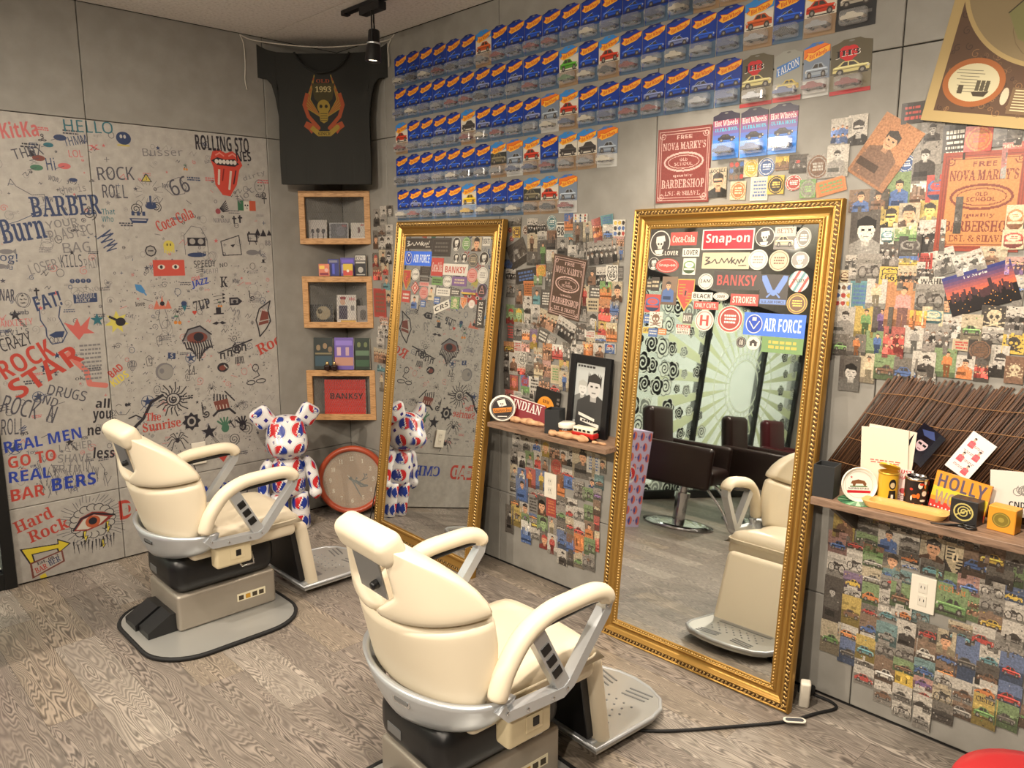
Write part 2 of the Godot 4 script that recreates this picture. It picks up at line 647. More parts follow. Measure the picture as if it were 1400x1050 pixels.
const GD = [
"tongue -0.708 1.986 0.237",
"eye -1.515 0.239 0.196",
"tentacle -0.927 1.101 0.102",
"sun -1.076 0.802 0.125",
"gem -0.989 0.669 0.068",
"hand_e -0.806 0.620 0.083",
"hand_k -0.704 0.612 0.080",
"hand_g -1.266 0.998 0.060",
"star_k -0.898 0.597 0.045",
"star_t -1.410 1.245 0.032",
"star_b -1.654 1.035 0.024",
"star_b -1.600 1.086 0.017",
"star_b -1.684 0.965 0.014",
"heart_r -0.932 1.254 0.023",
"cherry -1.023 1.221 0.046",
"cone -0.984 1.292 0.050",
"pop -1.197 1.387 0.051",
"flame -1.095 1.309 0.071",
"hat -0.801 1.255 0.040",
"stache -0.801 1.191 0.040",
"tv -0.584 1.648 0.052",
"cube -0.713 1.604 0.078",
"warn -1.126 1.937 0.032",
"slime -1.040 1.595 0.056",
"shades -1.048 1.491 0.090",
"visor -0.898 1.626 0.083",
"flag -0.604 1.814 0.067",
"ankh -0.502 1.870 0.040",
"cross -0.683 1.745 0.027",
"cross -0.650 1.750 0.027",
"comet -0.749 1.801 0.050",
"arrow -0.793 1.314 0.047",
"bullet -0.703 1.302 0.044",
"almond -0.546 1.192 0.104",
"clef -0.609 0.883 0.071",
"coffin -1.182 1.020 0.030",
"die -1.067 1.035 0.023",
"moon -1.110 0.955 0.046",
"ball -0.797 0.945 0.032",
"grill -0.819 0.738 0.074",
"maori -0.720 1.035 0.098",
"snail -0.724 1.101 0.041",
"spider -1.070 0.578 0.060",
"spider -1.024 0.456 0.065",
"spiral -0.684 0.583 0.038",
"spiral -0.760 0.532 0.034",
"pent -1.206 0.808 0.031",
"ball8 -1.218 2.119 0.038",
"ship -1.176 1.743 0.057",
"finger -1.114 1.813 0.036",
"boot -1.605 1.229 0.138",
"arm -1.486 1.043 0.197",
"splat -1.504 1.205 0.084",
"splat_y -1.321 1.228 0.058",
"smile -1.329 0.783 0.045",
"note -0.907 0.710 0.040",
"swirl_t -1.200 0.745 0.115",
"sign -1.739 0.098 0.124",
"heart_b -0.829 0.452 0.067",
"badge -1.132 1.577 0.029",
"fishk -0.589 1.568 0.036",
"sketch -1.094 1.176 0.061",
"sketch -0.581 1.346 0.057",
"sketch -0.837 1.550 0.054",
"sketch -1.606 1.621 0.053",
"sketch -1.473 1.379 0.049",
"burst -1.120 1.870 0.093",
"hex -0.984 1.902 0.088",
"bolt_k -1.343 1.651 0.056",
"bolt_k -1.323 1.605 0.049",
"face_g -0.525 1.928 0.036",
"heli -0.681 1.784 0.031",
"cone_k -0.552 1.681 0.020",
"cone_k -0.518 1.677 0.020",
"cone_k -0.483 1.678 0.016",
"blob_b -1.497 2.095 0.030",
"blob_t -1.548 2.058 0.023",
"blob_n -1.593 1.996 0.029",
"blob_e -1.605 1.953 0.029",
"blob_r -1.490 1.968 0.030",
"blob_k -1.458 1.907 0.020",
"curve -1.671 1.719 0.197",
"block -1.453 1.350 0.084",
"dots4 -1.468 1.435 0.077",
]
const PRINTS = {
"mu": """
1.498 1.712 .061 .037 0 scene d g
1.454 1.675 .028 .025 0 round r s
1.501 1.664 .048 .046 0 round n y
1.557 1.672 .033 .041 0 round n w
1.604 1.689 .061 .065 0 group k w
1.666 1.687 .056 .042 0 group k g
1.724 1.703 .055 .058 0 round t w
1.466 1.635 .028 .025 0 round r w
1.606 1.616 .064 .080 0 body n s
1.668 1.647 .058 .036 0 man g w
1.728 1.623 .055 .082 0 scene k n
1.668 1.572 .054 .098 0 body e k
1.509 1.565 .114 .106 .43 bike g k
1.445 1.515 .053 .041 0 round b k
1.606 1.543 .064 .058 0 body g k
1.663 1.489 .054 .047 0 round y o
1.563 1.463 .127 .061 .15 text b k
1.462 1.467 .062 .049 0 group k w
1.727 1.552 .058 .056 0 body s w
1.463 1.401 .059 .077 0 bike n g
1.523 1.365 .055 .102 0 man n d
1.583 1.403 .065 .067 0 text o o
1.721 1.461 .062 .118 0 group g d
1.643 1.445 .049 .041 0 body w e
1.576 1.342 .057 .051 0 man k w
1.635 1.374 .055 .075 0 man t d
1.694 1.362 .063 .078 0 text w d
1.779 1.671 .046 .059 0 num k w 98
1.828 1.703 .048 .068 0 scene o b
1.828 1.635 .051 .031 0 car o t
1.893 1.717 .077 .034 0 logos r w
1.882 1.652 .052 .089 0 body n d
1.935 1.659 .056 .080 0 body g s
1.991 1.665 .045 .091 .22 group o r
2.042 1.705 .061 .040 .12 text b t
2.049 1.655 .053 .060 0 car b w
2.107 1.671 .059 .062 0 logos k w
2.103 1.617 .057 .037 0 group n p
1.791 1.594 .073 .075 0 man k g
1.852 1.573 .048 .055 0 man g w
1.906 1.574 .057 .072 0 scene g d
2.093 1.557 .029 .080 0 body o s
2.117 1.569 .031 .052 0 body b g
2.009 1.572 .164 .092 .11 group k g
1.962 1.469 .051 .077 0 man n k
2.022 1.470 .059 .076 0 group k w
2.076 1.485 .058 .064 0 shield k w 66
2.118 1.488 .026 .052 0 text g d
1.984 1.402 .060 .050 0 text w d
2.045 1.414 .061 .069 0 scene o e
2.104 1.410 .053 .079 0 face n s
1.925 1.385 .054 .088 0 body r s
1.918 1.299 .046 .076 0 scene g k
1.973 1.347 .062 .055 0 text k s
1.974 1.277 .061 .079 0 face g g
2.038 1.325 .066 .099 0 group r o
2.093 1.345 .044 .050 0 scene b g
2.094 1.300 .037 .041 0 group g b
2.021 1.250 .060 .054 0 man r y
2.080 1.238 .054 .074 0 scene o s
1.962 1.221 .055 .029 0 text r w
2.020 1.205 .064 .030 0 car b w
1.954 1.166 .066 .080 0 group o s
2.014 1.151 .056 .062 0 man n w
2.072 1.168 .057 .040 0 cola w w PEPSI
1.854 1.201 .052 .081 0 group g d
1.910 1.225 .056 .071 0 group d k
1.860 1.146 .120 .045 0 group g w
1.463 1.278 .051 .085 0 face r e
1.520 1.277 .064 .060 0 face y e
1.578 1.314 .052 .054 0 man k w
1.631 1.290 .054 .078 0 man g w
1.573 1.249 .049 .071 0 group g w
1.461 1.192 .047 .081 0 text r d
1.513 1.199 .057 .085 0 bike k g
1.571 1.187 .052 .047 0 group o w
1.620 1.171 .044 .086 0 face y v
1.710 1.263 .112 .077 -0.29 group n s
1.629 1.227 .061 .034 -0.48 scene g n
1.678 1.190 .060 .060 -0.34 text w d
1.726 1.164 .051 .061 -0.30 group w g
1.437 1.073 .037 .046 0 man k d
1.488 1.042 .058 .102 0 man n w
1.598 1.075 .048 .062 0 man g g
1.651 1.096 .051 .069 0 group g s
1.653 1.028 .054 .069 0 scene s n
1.597 1.015 .052 .058 0 car k d
1.542 1.018 .050 .046 0 group r w
1.544 1.072 .053 .063 0 shield k w 66
1.435 1.020 .041 .059 0 man k g
1.439 .951 .041 .075 0 man d k
1.488 .946 .051 .069 0 face o r
1.564 .963 .049 .053 0 round r b
1.625 .959 .065 .060 0 text k w
1.692 .963 .064 .069 0 group n d
1.757 .961 .059 .059 0 car r g
1.703 1.038 .053 .083 0 group n p
1.761 1.020 .049 .078 0 text e s
1.812 1.067 .054 .062 0 man g y
1.816 .995 .054 .082 0 body b s
1.773 1.125 .061 .062 0 scene r w
1.712 1.119 .059 .073 0 group n o
1.824 1.132 .041 .076 0 group g d
1.459 .890 .059 .036 0 car n r
1.514 .892 .050 .031 0 text w w
1.566 .906 .053 .061 0 scene g e
1.608 .907 .031 .051 0 man k w
1.456 1.121 .066 .046 0 car y o
1.513 1.125 .050 .053 0 text r w
1.568 1.135 .052 .052 0 group p g
1.819 1.231 .105 .083 -0.41 group k w
1.825 1.418 .177 .250 -0.15 label n w NOVA_MARKY'S
""",
"ml": """
1.511 .652 .069 .063 0 man g w
1.574 .657 .059 .069 0 man d w
1.635 .666 .062 .059 0 man b w
1.693 .658 .056 .090 0 face y s
1.755 .652 .059 .067 0 group n g
1.807 .640 .045 .072 0 face n w
1.860 .650 .052 .090 0 face k w
1.487 .575 .051 .081 0 man k g
1.538 .564 .050 .084 0 man k w
1.591 .582 .054 .079 0 man g e
1.644 .586 .053 .092 0 man r w
1.694 .575 .047 .075 0 man n g
1.767 .582 .063 .070 0 round r n
1.835 .565 .073 .038 0 car r w
1.992 .644 .069 .085 0 text b w
2.045 .648 .037 .072 0 face g s
1.934 .632 .125 .135 0 man d s
1.485 .494 .056 .081 0 man g s
1.541 .502 .055 .047 0 man w b
1.481 .420 .047 .044 0 car g d
1.543 .422 .078 .115 0 man b b
1.600 .491 .063 .093 0 body o r
1.667 .496 .070 .092 0 body y b
1.799 .499 .042 .096 0 scene o n
1.850 .522 .061 .054 0 scene b b
1.905 .523 .064 .044 0 group d g
1.912 .484 .060 .050 0 bike k g
1.968 .494 .062 .056 0 bike k e
1.985 .553 .035 .043 0 face b g
2.026 .565 .049 .061 0 car n t
1.614 .418 .063 .047 0 car r g
1.674 .430 .057 .030 0 car p g
1.488 .347 .061 .048 0 car o d
1.504 .276 .066 .103 0 bike n y
1.560 .327 .055 .054 0 face s w
1.617 .360 .058 .097 0 text k g
1.679 .365 .066 .096 0 face n k
1.739 .380 .056 .088 0 text o r
1.804 .423 .067 .045 0 car g d
1.868 .432 .061 .038 0 car k w
1.803 .362 .063 .078 0 car e g
1.859 .384 .049 .054 0 car r w
1.913 .388 .060 .060 0 bike k w
1.972 .404 .058 .075 0 bike k e
2.022 .506 .045 .055 0 car v g
1.454 .247 .053 .136 0 man k d
1.567 .281 .051 .041 0 bike v e
1.622 .302 .058 .027 0 car o b
1.622 .268 .059 .041 0 car y g
1.684 .281 .066 .073 0 face g e
1.749 .282 .056 .092 0 body s g
1.808 .298 .054 .052 0 car g d
1.860 .318 .049 .077 0 car r s
1.917 .317 .064 .070 0 car r w
1.976 .330 .055 .075 0 man o n
1.574 .210 .064 .106 0 scene b w
1.636 .218 .058 .054 0 car g w
1.694 .200 .057 .080 0 face r d
1.752 .197 .060 .093 0 body r w
1.811 .236 .059 .085 0 car b b
1.866 .234 .049 .081 0 scene b n
1.920 .246 .060 .086 0 scene o o
1.982 .249 .062 .076 0 bike d e
1.813 .151 .059 .072 0 man k w
1.863 .163 .041 .072 0 bike n k
1.914 .168 .060 .071 0 car e s
1.977 .178 .067 .076 0 bike n g
2.018 .372 .031 .062 0 car r r
2.022 .286 .027 .087 0 scene r s
2.020 .444 .038 .068 0 car s n
""",
"rm": """
2.404 1.899 .218 .254 0 label r w NOVA_MARKY'S
2.557 1.826 .068 .098 0 face k s ROCKET
2.631 1.864 .058 .062 0 logos n d
2.688 1.868 .050 .056 0 round y s
2.746 1.868 .058 .058 0 round b w
2.805 1.876 .045 .043 0 scene n y
2.864 1.870 .060 .056 0 bike r k
2.931 1.855 .067 .073 0 round n g
2.641 1.793 .058 .060 0 round o s
2.724 1.795 .062 .075 0 text b w
2.786 1.805 .057 .058 0 round k y
2.850 1.808 .055 .049 0 round r w
2.902 1.785 .051 .056 0 round g e
2.980 1.788 .093 .045 .22 text e o
""",
"ru": """
2.998 1.957 .054 .083 0 group b w
3.056 1.960 .056 .086 0 face k w
2.998 1.868 .066 .093 0 man g w
3.218 1.992 .060 .057 0 text r k
3.280 1.928 .059 .058 0 man k g
3.341 1.893 .059 .095 0 text w k
3.405 1.898 .066 .066 0 round o r
3.475 1.897 .071 .048 0 car k d
3.270 1.842 .074 .112 0 man k g
3.198 1.758 .067 .113 0 man b e
3.145 1.881 .130 .187 -0.59 man n o
3.210 1.844 .049 .050 0 round b w
3.257 1.754 .050 .061 0 scene n w
3.425 1.720 .204 .262 0 label o s NOVA_MARKY'S
3.497 1.831 .052 .090 0 face w r POMADE
3.542 1.744 .035 .079 0 man g w
3.309 1.764 .062 .074 0 tin b r
3.080 1.738 .065 .065 0 man b n
3.140 1.739 .054 .057 0 man n k
3.105 1.638 .092 .148 0 face w k
3.177 1.683 .053 .063 0 face k y
3.234 1.689 .057 .065 0 face n s
3.289 1.697 .050 .061 0 face s y
3.347 1.683 .062 .099 0 bike n k
3.225 1.637 .066 .051 0 scene e s
3.174 1.625 .039 .047 0 tin t w
3.296 1.620 .083 .094 0 group k w
3.185 1.567 .057 .073 0 group d k
3.244 1.591 .061 .060 0 tin g k
3.244 1.548 .053 .027 0 scene y b
3.291 1.548 .039 .044 0 text r r
3.294 1.520 .043 .047 0 group k w
3.068 1.543 .038 .041 0 group g w
3.125 1.523 .071 .087 0 bike g g
3.048 1.496 .029 .038 0 tin n s
3.080 1.499 .036 .047 0 man g w
3.244 1.495 .052 .072 0 group k s
3.190 1.501 .056 .052 0 shield k y 66
3.473 1.565 .065 .050 0 man n s
3.344 1.547 .064 .071 .32 group g w
3.413 1.545 .075 .057 .35 group g w
3.048 1.434 .052 .074 0 logos n w
3.100 1.438 .053 .082 0 text b t
3.155 1.443 .058 .087 0 body s w
3.231 1.409 .087 .134 0 body p o
3.314 1.439 .077 .074 0 bike d g
3.314 1.488 .069 .024 0 text k w WAHL
3.450 1.470 .170 .110 .34 sunset v o
3.365 1.420 .048 .056 0 face t t
3.327 1.381 .055 .054 0 tin t s
3.054 1.348 .071 .091 0 man g w
3.121 1.351 .061 .092 0 body e y
3.180 1.361 .057 .078 0 body v k
3.286 1.370 .045 .048 0 scene o y
3.383 1.349 .056 .077 0 group g w
3.437 1.354 .052 .072 0 car e s
3.492 1.388 .061 .062 0 skull s k
3.545 1.382 .043 .075 0 group k w
3.497 1.336 .070 .043 0 bike g w
3.548 1.316 .051 .056 0 skull k y
3.052 1.270 .049 .065 0 car e d
3.104 1.274 .057 .064 0 body o d
3.163 1.284 .055 .073 0 body b e
3.220 1.291 .059 .093 0 group r r
3.278 1.305 .058 .079 0 body g w
3.342 1.313 .066 .084 0 group d g
3.464 1.290 .056 .055 0 round n k
3.517 1.261 .045 .086 0 face k w
3.413 1.300 .042 .032 0 text r s
3.089 1.176 .063 .108 0 face g k
3.143 1.200 .047 .090 0 body s s
3.199 1.210 .061 .076 0 car n e
3.262 1.210 .064 .068 0 car b d
3.315 1.231 .062 .073 0 man k w
3.374 1.242 .057 .081 0 body o e
3.428 1.234 .050 .065 0 man o w
3.473 1.231 .038 .064 0 group r k
3.558 1.240 .044 .073 0 skull s n
3.530 1.537 .043 .047 0 group v p
3.546 1.469 .024 .083 0 car b w
3.518 1.670 .041 .068 0 tin o s
3.519 1.611 .050 .052 0 tin r s
3.327 1.190 .050 .030 0 group g d
""",
"rl": """
3.109 .651 .069 .091 0 man n y
3.169 .691 .056 .033 0 car d g
3.231 .696 .054 .023 0 car n y
3.291 .695 .061 .037 0 car k d
3.350 .695 .047 .031 0 bike d w
3.182 .659 .072 .033 0 car k g
3.187 .622 .065 .039 0 car d e
3.256 .637 .066 .091 0 man b w
3.320 .661 .057 .033 0 car k w
3.320 .631 .055 .026 0 car k g
3.091 .582 .061 .074 0 car b p
3.151 .595 .057 .037 0 car r d
3.153 .524 .055 .103 0 bike k w
3.212 .586 .062 .039 0 scene e n
3.213 .552 .062 .041 0 car g e
3.272 .569 .052 .051 0 face s d
3.322 .597 .057 .034 0 car o k
3.327 .570 .050 .022 0 car b w
3.093 .500 .061 .080 0 bike k w
3.152 .462 .059 .054 0 car y v
3.212 .498 .059 .055 0 car g s
3.259 .525 .035 .031 0 car b t
3.309 .525 .057 .045 0 bike k t
3.275 .491 .062 .046 0 bike r g
3.215 .433 .059 .074 0 car o e
3.262 .435 .037 .070 0 bike g w
3.310 .462 .061 .080 0 car n e
3.153 .417 .061 .044 0 bike g w
3.091 .367 .062 .167 0 man d k
3.155 .345 .060 .113 0 car n y
3.214 .375 .056 .039 0 car r d
3.218 .316 .058 .081 0 car b n
3.276 .386 .063 .043 0 car t w
3.322 .405 .047 .046 0 car o w
3.370 .410 .054 .045 0 bike n t
3.395 .583 .064 .051 0 car t d
3.390 .646 .066 .073 0 face n s
3.407 .698 .032 .028 0 face n d
3.442 .698 .031 .025 0 group k g
3.490 .698 .060 .037 0 car k w
3.455 .632 .059 .110 0 crest s k
3.513 .635 .064 .105 0 car b n
3.554 .670 .064 .079 0 car y n
3.580 .608 .067 .056 0 car k d
3.611 .671 .047 .060 0 car k g
3.627 .620 .027 .063 0 car d e
3.440 .555 .060 .057 0 car b e
3.501 .560 .059 .059 0 car b p
3.456 .493 .087 .099 0 car e e TITLE
3.519 .492 .035 .084 0 group n e
3.564 .566 .062 .049 0 bike g w
3.568 .519 .061 .052 0 bike g g
3.621 .568 .049 .045 0 car y b
3.626 .511 .049 .063 0 bike k w
3.570 .467 .062 .056 0 car y n
3.091 .231 .064 .111 0 car e s
3.150 .273 .063 .048 0 car o w
3.154 .203 .062 .088 0 car d b
3.213 .279 .060 .024 0 car b w
3.213 .236 .061 .083 0 car t y
3.215 .184 .063 .042 0 car d w
3.216 .136 .062 .061 0 car r w
3.276 .314 .062 .073 0 car g t
3.339 .332 .063 .090 0 man k w
3.277 .259 .059 .055 0 bike d g
3.280 .176 .063 .108 0 car w n
3.281 .101 .056 .073 0 car n w
3.339 .267 .065 .051 0 bike d g
3.339 .222 .062 .044 0 car n e
3.341 .173 .057 .058 0 scene y y
3.342 .124 .057 .059 0 car d w
3.344 .068 .056 .052 0 bike k w
3.399 .367 .061 .056 0 car r d
3.400 .298 .064 .092 0 car w n
3.401 .240 .058 .057 0 car b t
3.402 .194 .058 .054 0 car v p
3.404 .152 .055 .043 0 car r w
3.457 .353 .050 .076 0 face s s
3.493 .392 .059 .048 0 car t d
3.461 .303 .059 .045 0 car b n
3.463 .257 .057 .052 0 car o n
3.459 .224 .050 .042 0 bike k w
3.518 .308 .060 .147 0 car d b
3.554 .408 .062 .067 0 car r w
3.607 .404 .037 .066 0 bike d g
3.630 .442 .054 .081 0 car k w
3.575 .347 .059 .067 0 car t w
3.577 .290 .058 .071 0 car n k
3.637 .333 .060 .095 0 car r b
3.645 .390 .035 .029 0 car b g
3.461 .172 .056 .067 0 bike k s
3.516 .209 .057 .069 0 car n w
3.517 .153 .060 .066 0 car g n
3.575 .242 .062 .054 0 car o w
3.581 .172 .061 .099 0 car e y TITLE
3.639 .251 .062 .076 0 car r b
3.639 .181 .058 .077 0 car d e
3.465 .113 .058 .064 0 car k d
3.406 .118 .054 .054 0 car k w
3.408 .066 .049 .069 0 car g w
3.681 .201 .026 .069 0 car e n
3.491 .419 .063 .027 0 car n s
""",
"co": """
0.362 1.762 .070 .090 0 man k g
0.427 1.774 .059 .095 0 man g w
0.487 1.797 .058 .055 0 face g d
0.345 1.640 .051 .097 0 face n d
0.408 1.687 .070 .056 0 car n g
0.477 1.692 .068 .056 0 man g w
0.403 1.620 .066 .079 0 face g w
0.472 1.619 .072 .078 0 man k w
0.406 1.543 .060 .074 0 man k s
0.465 1.543 .059 .073 0 face k g
0.337 1.525 .055 .075 0 face r d
0.351 1.450 .082 .075 0 group r n
0.428 1.475 .070 .063 0 man r s
0.434 1.398 .090 .080 0 man t g
0.368 1.279 .113 .152 0 text n r
0.450 1.309 .050 .087 0 face g s
0.408 1.167 .081 .065 0 group g p
0.374 1.109 .062 .059 0 group g w
0.421 1.108 .045 .051 0 face k w
0.366 1.043 .072 .060 0 man g w
0.357 .969 .125 .082 0 group n s
0.359 .898 .073 .049 0 scene t g
0.365 .814 .052 .110 0 body s g
""",
"sb": """
-0.314 1.620 .094 .099 0 oval k w FACE
-0.184 1.636 .118 .050 0 script r w Coca-Cola
-0.233 1.582 .073 .030 0 word k w LOVER
-0.146 1.584 .074 .031 0 word w k LOVER
-0.341 1.541 .050 .049 0 oval k w FACE
-0.248 1.534 .107 .056 0 ovalword r w Snap-on
-0.148 1.531 .056 .062 0 tin e w
-0.071 1.476 .064 .060 0 ovalword w k JAM
-0.341 1.459 .027 .042 0 word k s
-0.296 1.461 .039 .054 0 word k s
-0.228 1.437 .070 .109 0 man b n
-0.154 1.426 .081 .128 0 crest r y
-0.080 1.422 .089 .028 0 word w k BLACK
-0.001 1.423 .064 .030 0 ovalword w k
-0.060 1.387 .104 .029 0 word r w ONLY_CUTS.
-0.320 1.385 .072 .072 0 tin b r
-0.338 1.323 .044 .035 0 word b w
-0.279 1.323 .062 .061 0 skull n w
-0.135 1.335 .040 .040 0 word d w BUT
-0.061 1.331 .080 .079 0 ovalword w r H
-0.150 1.292 .061 .036 0 word w r BLACK_LIVES
-0.336 1.278 .049 .025 0 word y k SPAM
-0.287 1.271 .042 .034 0 word b w
-0.244 1.277 .038 .024 0 word o w
0.004 1.630 .211 .076 0 wordbox r w Snap-on
0.003 1.553 .193 .059 0 squig s k
0.056 1.483 .187 .067 0 word k r BANKSY
0.045 1.342 .104 .098 0 round r w
0.150 1.637 .073 .069 0 oval k w FACE
0.224 1.631 .076 .077 0 car s w BETTY
0.291 1.631 .053 .069 0 round g w
0.132 1.557 .075 .072 0 ovalword w g
0.211 1.554 .075 .072 0 ovalword s n
0.287 1.556 .063 .058 0 oval g w FACE
0.290 1.484 .072 .073 0 ovalword stripe t
0.292 1.409 .073 .070 0 round n y
0.094 1.414 .109 .041 0 word r w STROKER
0.203 1.453 .105 .105 0 wing b k
0.216 1.331 .228 .080 0 airforce b w AIR_FORCE
0.098 1.262 .038 .039 0 ovalword k w 40
0.146 1.262 .052 .047 0 house w k
0.254 1.263 .151 .055 0 word e y
""",
"ss": """
-0.240 1.622 .237 .057 0 squig k w
-0.037 1.605 .164 .094 0 plate k d
0.088 1.622 .067 .070 0 oval k w FACE
0.166 1.624 .065 .067 0 ovalword e w
0.247 1.622 .074 .070 0 face n s
0.320 1.637 .056 .042 0 word w k BEATS
-0.235 1.544 .244 .076 0 airforce b w AIR_FORCE
-0.056 1.504 .102 .092 0 script r w Coca-Cola
0.097 1.553 .051 .048 0 oval k w FACE
0.159 1.554 .052 .047 0 oval k w FACE
0.230 1.545 .075 .068 0 ovalword d s
0.312 1.553 .073 .067 0 oval k w FACE
0.096 1.494 .200 .057 0 word w r BANKSY
0.233 1.470 .079 .071 0 ovalword p r
0.312 1.473 .080 .079 0 ovalword w g
-0.322 1.430 .074 .115 0 crest r y
-0.247 1.459 .072 .062 0 ovalword w k JAM
-0.159 1.480 .091 .046 0 plate k d
-0.161 1.436 .083 .020 0 word k g
-0.047 1.431 .092 .041 0 word e k
0.040 1.432 .073 .059 0 ovalword w k JAM
0.136 1.437 .116 .046 0 word v s
-0.239 1.388 .076 .070 0 diamond r w
-0.158 1.411 .083 .020 0 word p r
-0.156 1.366 .078 .064 0 ovalword p r
-0.087 1.370 .064 .078 0 man s w
0.011 1.378 .115 .039 0 word w g
0.109 1.381 .079 .033 0 word d w
0.212 1.387 .122 .045 0 fish v y
0.317 1.399 .069 .066 0 oval k v TRI
-0.318 1.338 .076 .063 0 word r w
-0.233 1.314 .067 .072 0 man b w
-0.155 1.308 .042 .036 0 word b w
-0.036 1.332 .048 .037 0 word b w
0.117 1.329 .067 .061 0 skull s e
0.185 1.333 .054 .060 0 crest o w
0.249 1.331 .047 .042 0 ovalword w p
0.320 1.288 .060 .135 0 vword k w
0.008 1.302 .134 .042 .34 word w k CRS
""",
}

# ---------------------------------------------------------------- pictures for prints and stickers (drawn in a cell of the atlas)
func scribble_lines(x: float, y: float, w: float, h: float, rows: int, c: Color):
	var step := h / rows
	for i in rows:
		var px := x + rng.randf() * w * 0.1
		while px < x + w * 0.95:
			var l := w * rng.randf_range(0.08, 0.2)
			rect(px, y + i * step + step * 0.15, min(l, x + w - px), step * 0.55, c)
			px += l + w * 0.04

func skin(mono: bool) -> Color:
	return toned(hue("g"), 1.3) if mono else Color8(206, 158, 124)

func person(x: float, y: float, s: float, cloth: Color, flesh: Color, hair: Color, legs := false):
	# head centre at (x, y), head height s
	poly(PackedVector2Array([Vector2(x - s * 0.2, y + s * 0.35), Vector2(x + s * 0.2, y + s * 0.35), Vector2(x + s * 0.95, y + s * 0.75), Vector2(x + s * 1.05, y + s * 2.4), Vector2(x - s * 1.05, y + s * 2.4), Vector2(x - s * 0.95, y + s * 0.75)]), cloth)
	if legs:
		poly(PackedVector2Array([Vector2(x - s * 0.7, y + s * 2.2), Vector2(x + s * 0.7, y + s * 2.2), Vector2(x + s * 0.6, y + s * 5.2), Vector2(x + s * 0.1, y + s * 5.2), Vector2(x, y + s * 3.0), Vector2(x - s * 0.15, y + s * 5.2), Vector2(x - s * 0.6, y + s * 5.2)]), toned(cloth, 0.6))
	rect(x - s * 0.18, y + s * 0.3, s * 0.36, s * 0.4, toned(flesh, 0.85))
	oval(x, y, s * 0.38, s * 0.5, flesh)
	poly(PackedVector2Array([Vector2(x - s * 0.42, y + s * 0.05), Vector2(x - s * 0.4, y - s * 0.45), Vector2(x, y - s * 0.66), Vector2(x + s * 0.42, y - s * 0.42), Vector2(x + s * 0.42, y + s * 0.02), Vector2(x + s * 0.3, y - s * 0.2), Vector2(x - s * 0.3, y - s * 0.22)]), hair)
	rect(x - s * 0.22, y - s * 0.06, s * 0.14, s * 0.08, hair)
	rect(x + s * 0.08, y - s * 0.06, s * 0.14, s * 0.08, hair)
	rect(x - s * 0.12, y + s * 0.25, s * 0.24, s * 0.06, toned(flesh, 0.55))

func draw_car(x: float, y: float, w: float, h: float, c: Color, flip: bool):
	var f := -1.0 if flip else 1.0
	var P := func(u, v): return Vector2(x + w / 2 + f * (u - 0.5) * w, y + v * h)
	poly(PackedVector2Array([P.call(0.02, 0.95), P.call(0.98, 0.95), P.call(0.94, 1.02), P.call(0.06, 1.02)]), toned(hue("k"), 0.8))
	poly(PackedVector2Array([P.call(0.0, 0.55), P.call(0.05, 0.42), P.call(0.28, 0.38), P.call(0.42, 0.08), P.call(0.72, 0.06), P.call(0.88, 0.36), P.call(0.99, 0.44), P.call(1.0, 0.82), P.call(0.02, 0.84)]), c)
	poly(PackedVector2Array([P.call(0.33, 0.38), P.call(0.44, 0.14), P.call(0.56, 0.13), P.call(0.56, 0.38)]), toned(hue("d"), 0.7))
	poly(PackedVector2Array([P.call(0.6, 0.38), P.call(0.6, 0.13), P.call(0.7, 0.13), P.call(0.8, 0.38)]), toned(hue("d"), 0.7))
	line(P.call(0.02, 0.6), P.call(0.98, 0.6), max(1.0, h * 0.05), toned(c, 0.6))
	line(P.call(0.05, 0.46), P.call(0.95, 0.46), max(1.0, h * 0.04), toned(c, 1.5))
	for u in [0.2, 0.8]:
		var o: Vector2 = P.call(u, 0.82)
		oval(o.x, o.y, w * 0.1, h * 0.23, hue("k"))
		oval(o.x, o.y, w * 0.05, h * 0.12, hue("g"))
	var l: Vector2 = P.call(0.05, 0.56)
	oval(l.x, l.y, w * 0.03, h * 0.08, hue("w"))

func draw_bike(x: float, y: float, w: float, h: float, c: Color):
	var k := hue("k")
	for u in [0.2, 0.8]:
		ring(Vector2(x + u * w, y + h * 0.68), w * 0.17, h * 0.28, max(2.0, w * 0.05), k)
		oval(x + u * w, y + h * 0.68, w * 0.05, h * 0.08, hue("g"))
	line(Vector2(x + w * 0.2, y + h * 0.68), Vector2(x + w * 0.36, y + h * 0.2), max(1.5, w * 0.03), hue("g"))
	line(Vector2(x + w * 0.34, y + h * 0.16), Vector2(x + w * 0.46, y + h * 0.1), max(1.5, w * 0.03), k)
	oval(x + w * 0.45, y + h * 0.36, w * 0.14, h * 0.11, c)
	poly(PackedVector2Array([Vector2(x + w * 0.55, y + h * 0.36), Vector2(x + w * 0.86, y + h * 0.3), Vector2(x + w * 0.84, y + h * 0.42), Vector2(x + w * 0.55, y + h * 0.48)]), k)
	poly(PackedVector2Array([Vector2(x + w * 0.34, y + h * 0.48), Vector2(x + w * 0.62, y + h * 0.48), Vector2(x + w * 0.6, y + h * 0.76), Vector2(x + w * 0.38, y + h * 0.76)]), toned(hue("d"), 0.9))
	oval(x + w * 0.5, y + h * 0.6, w * 0.07, h * 0.09, hue("g"))
	line(Vector2(x + w * 0.48, y + h * 0.74), Vector2(x + w * 0.95, y + h * 0.72), max(1.5, w * 0.03), hue("g"))

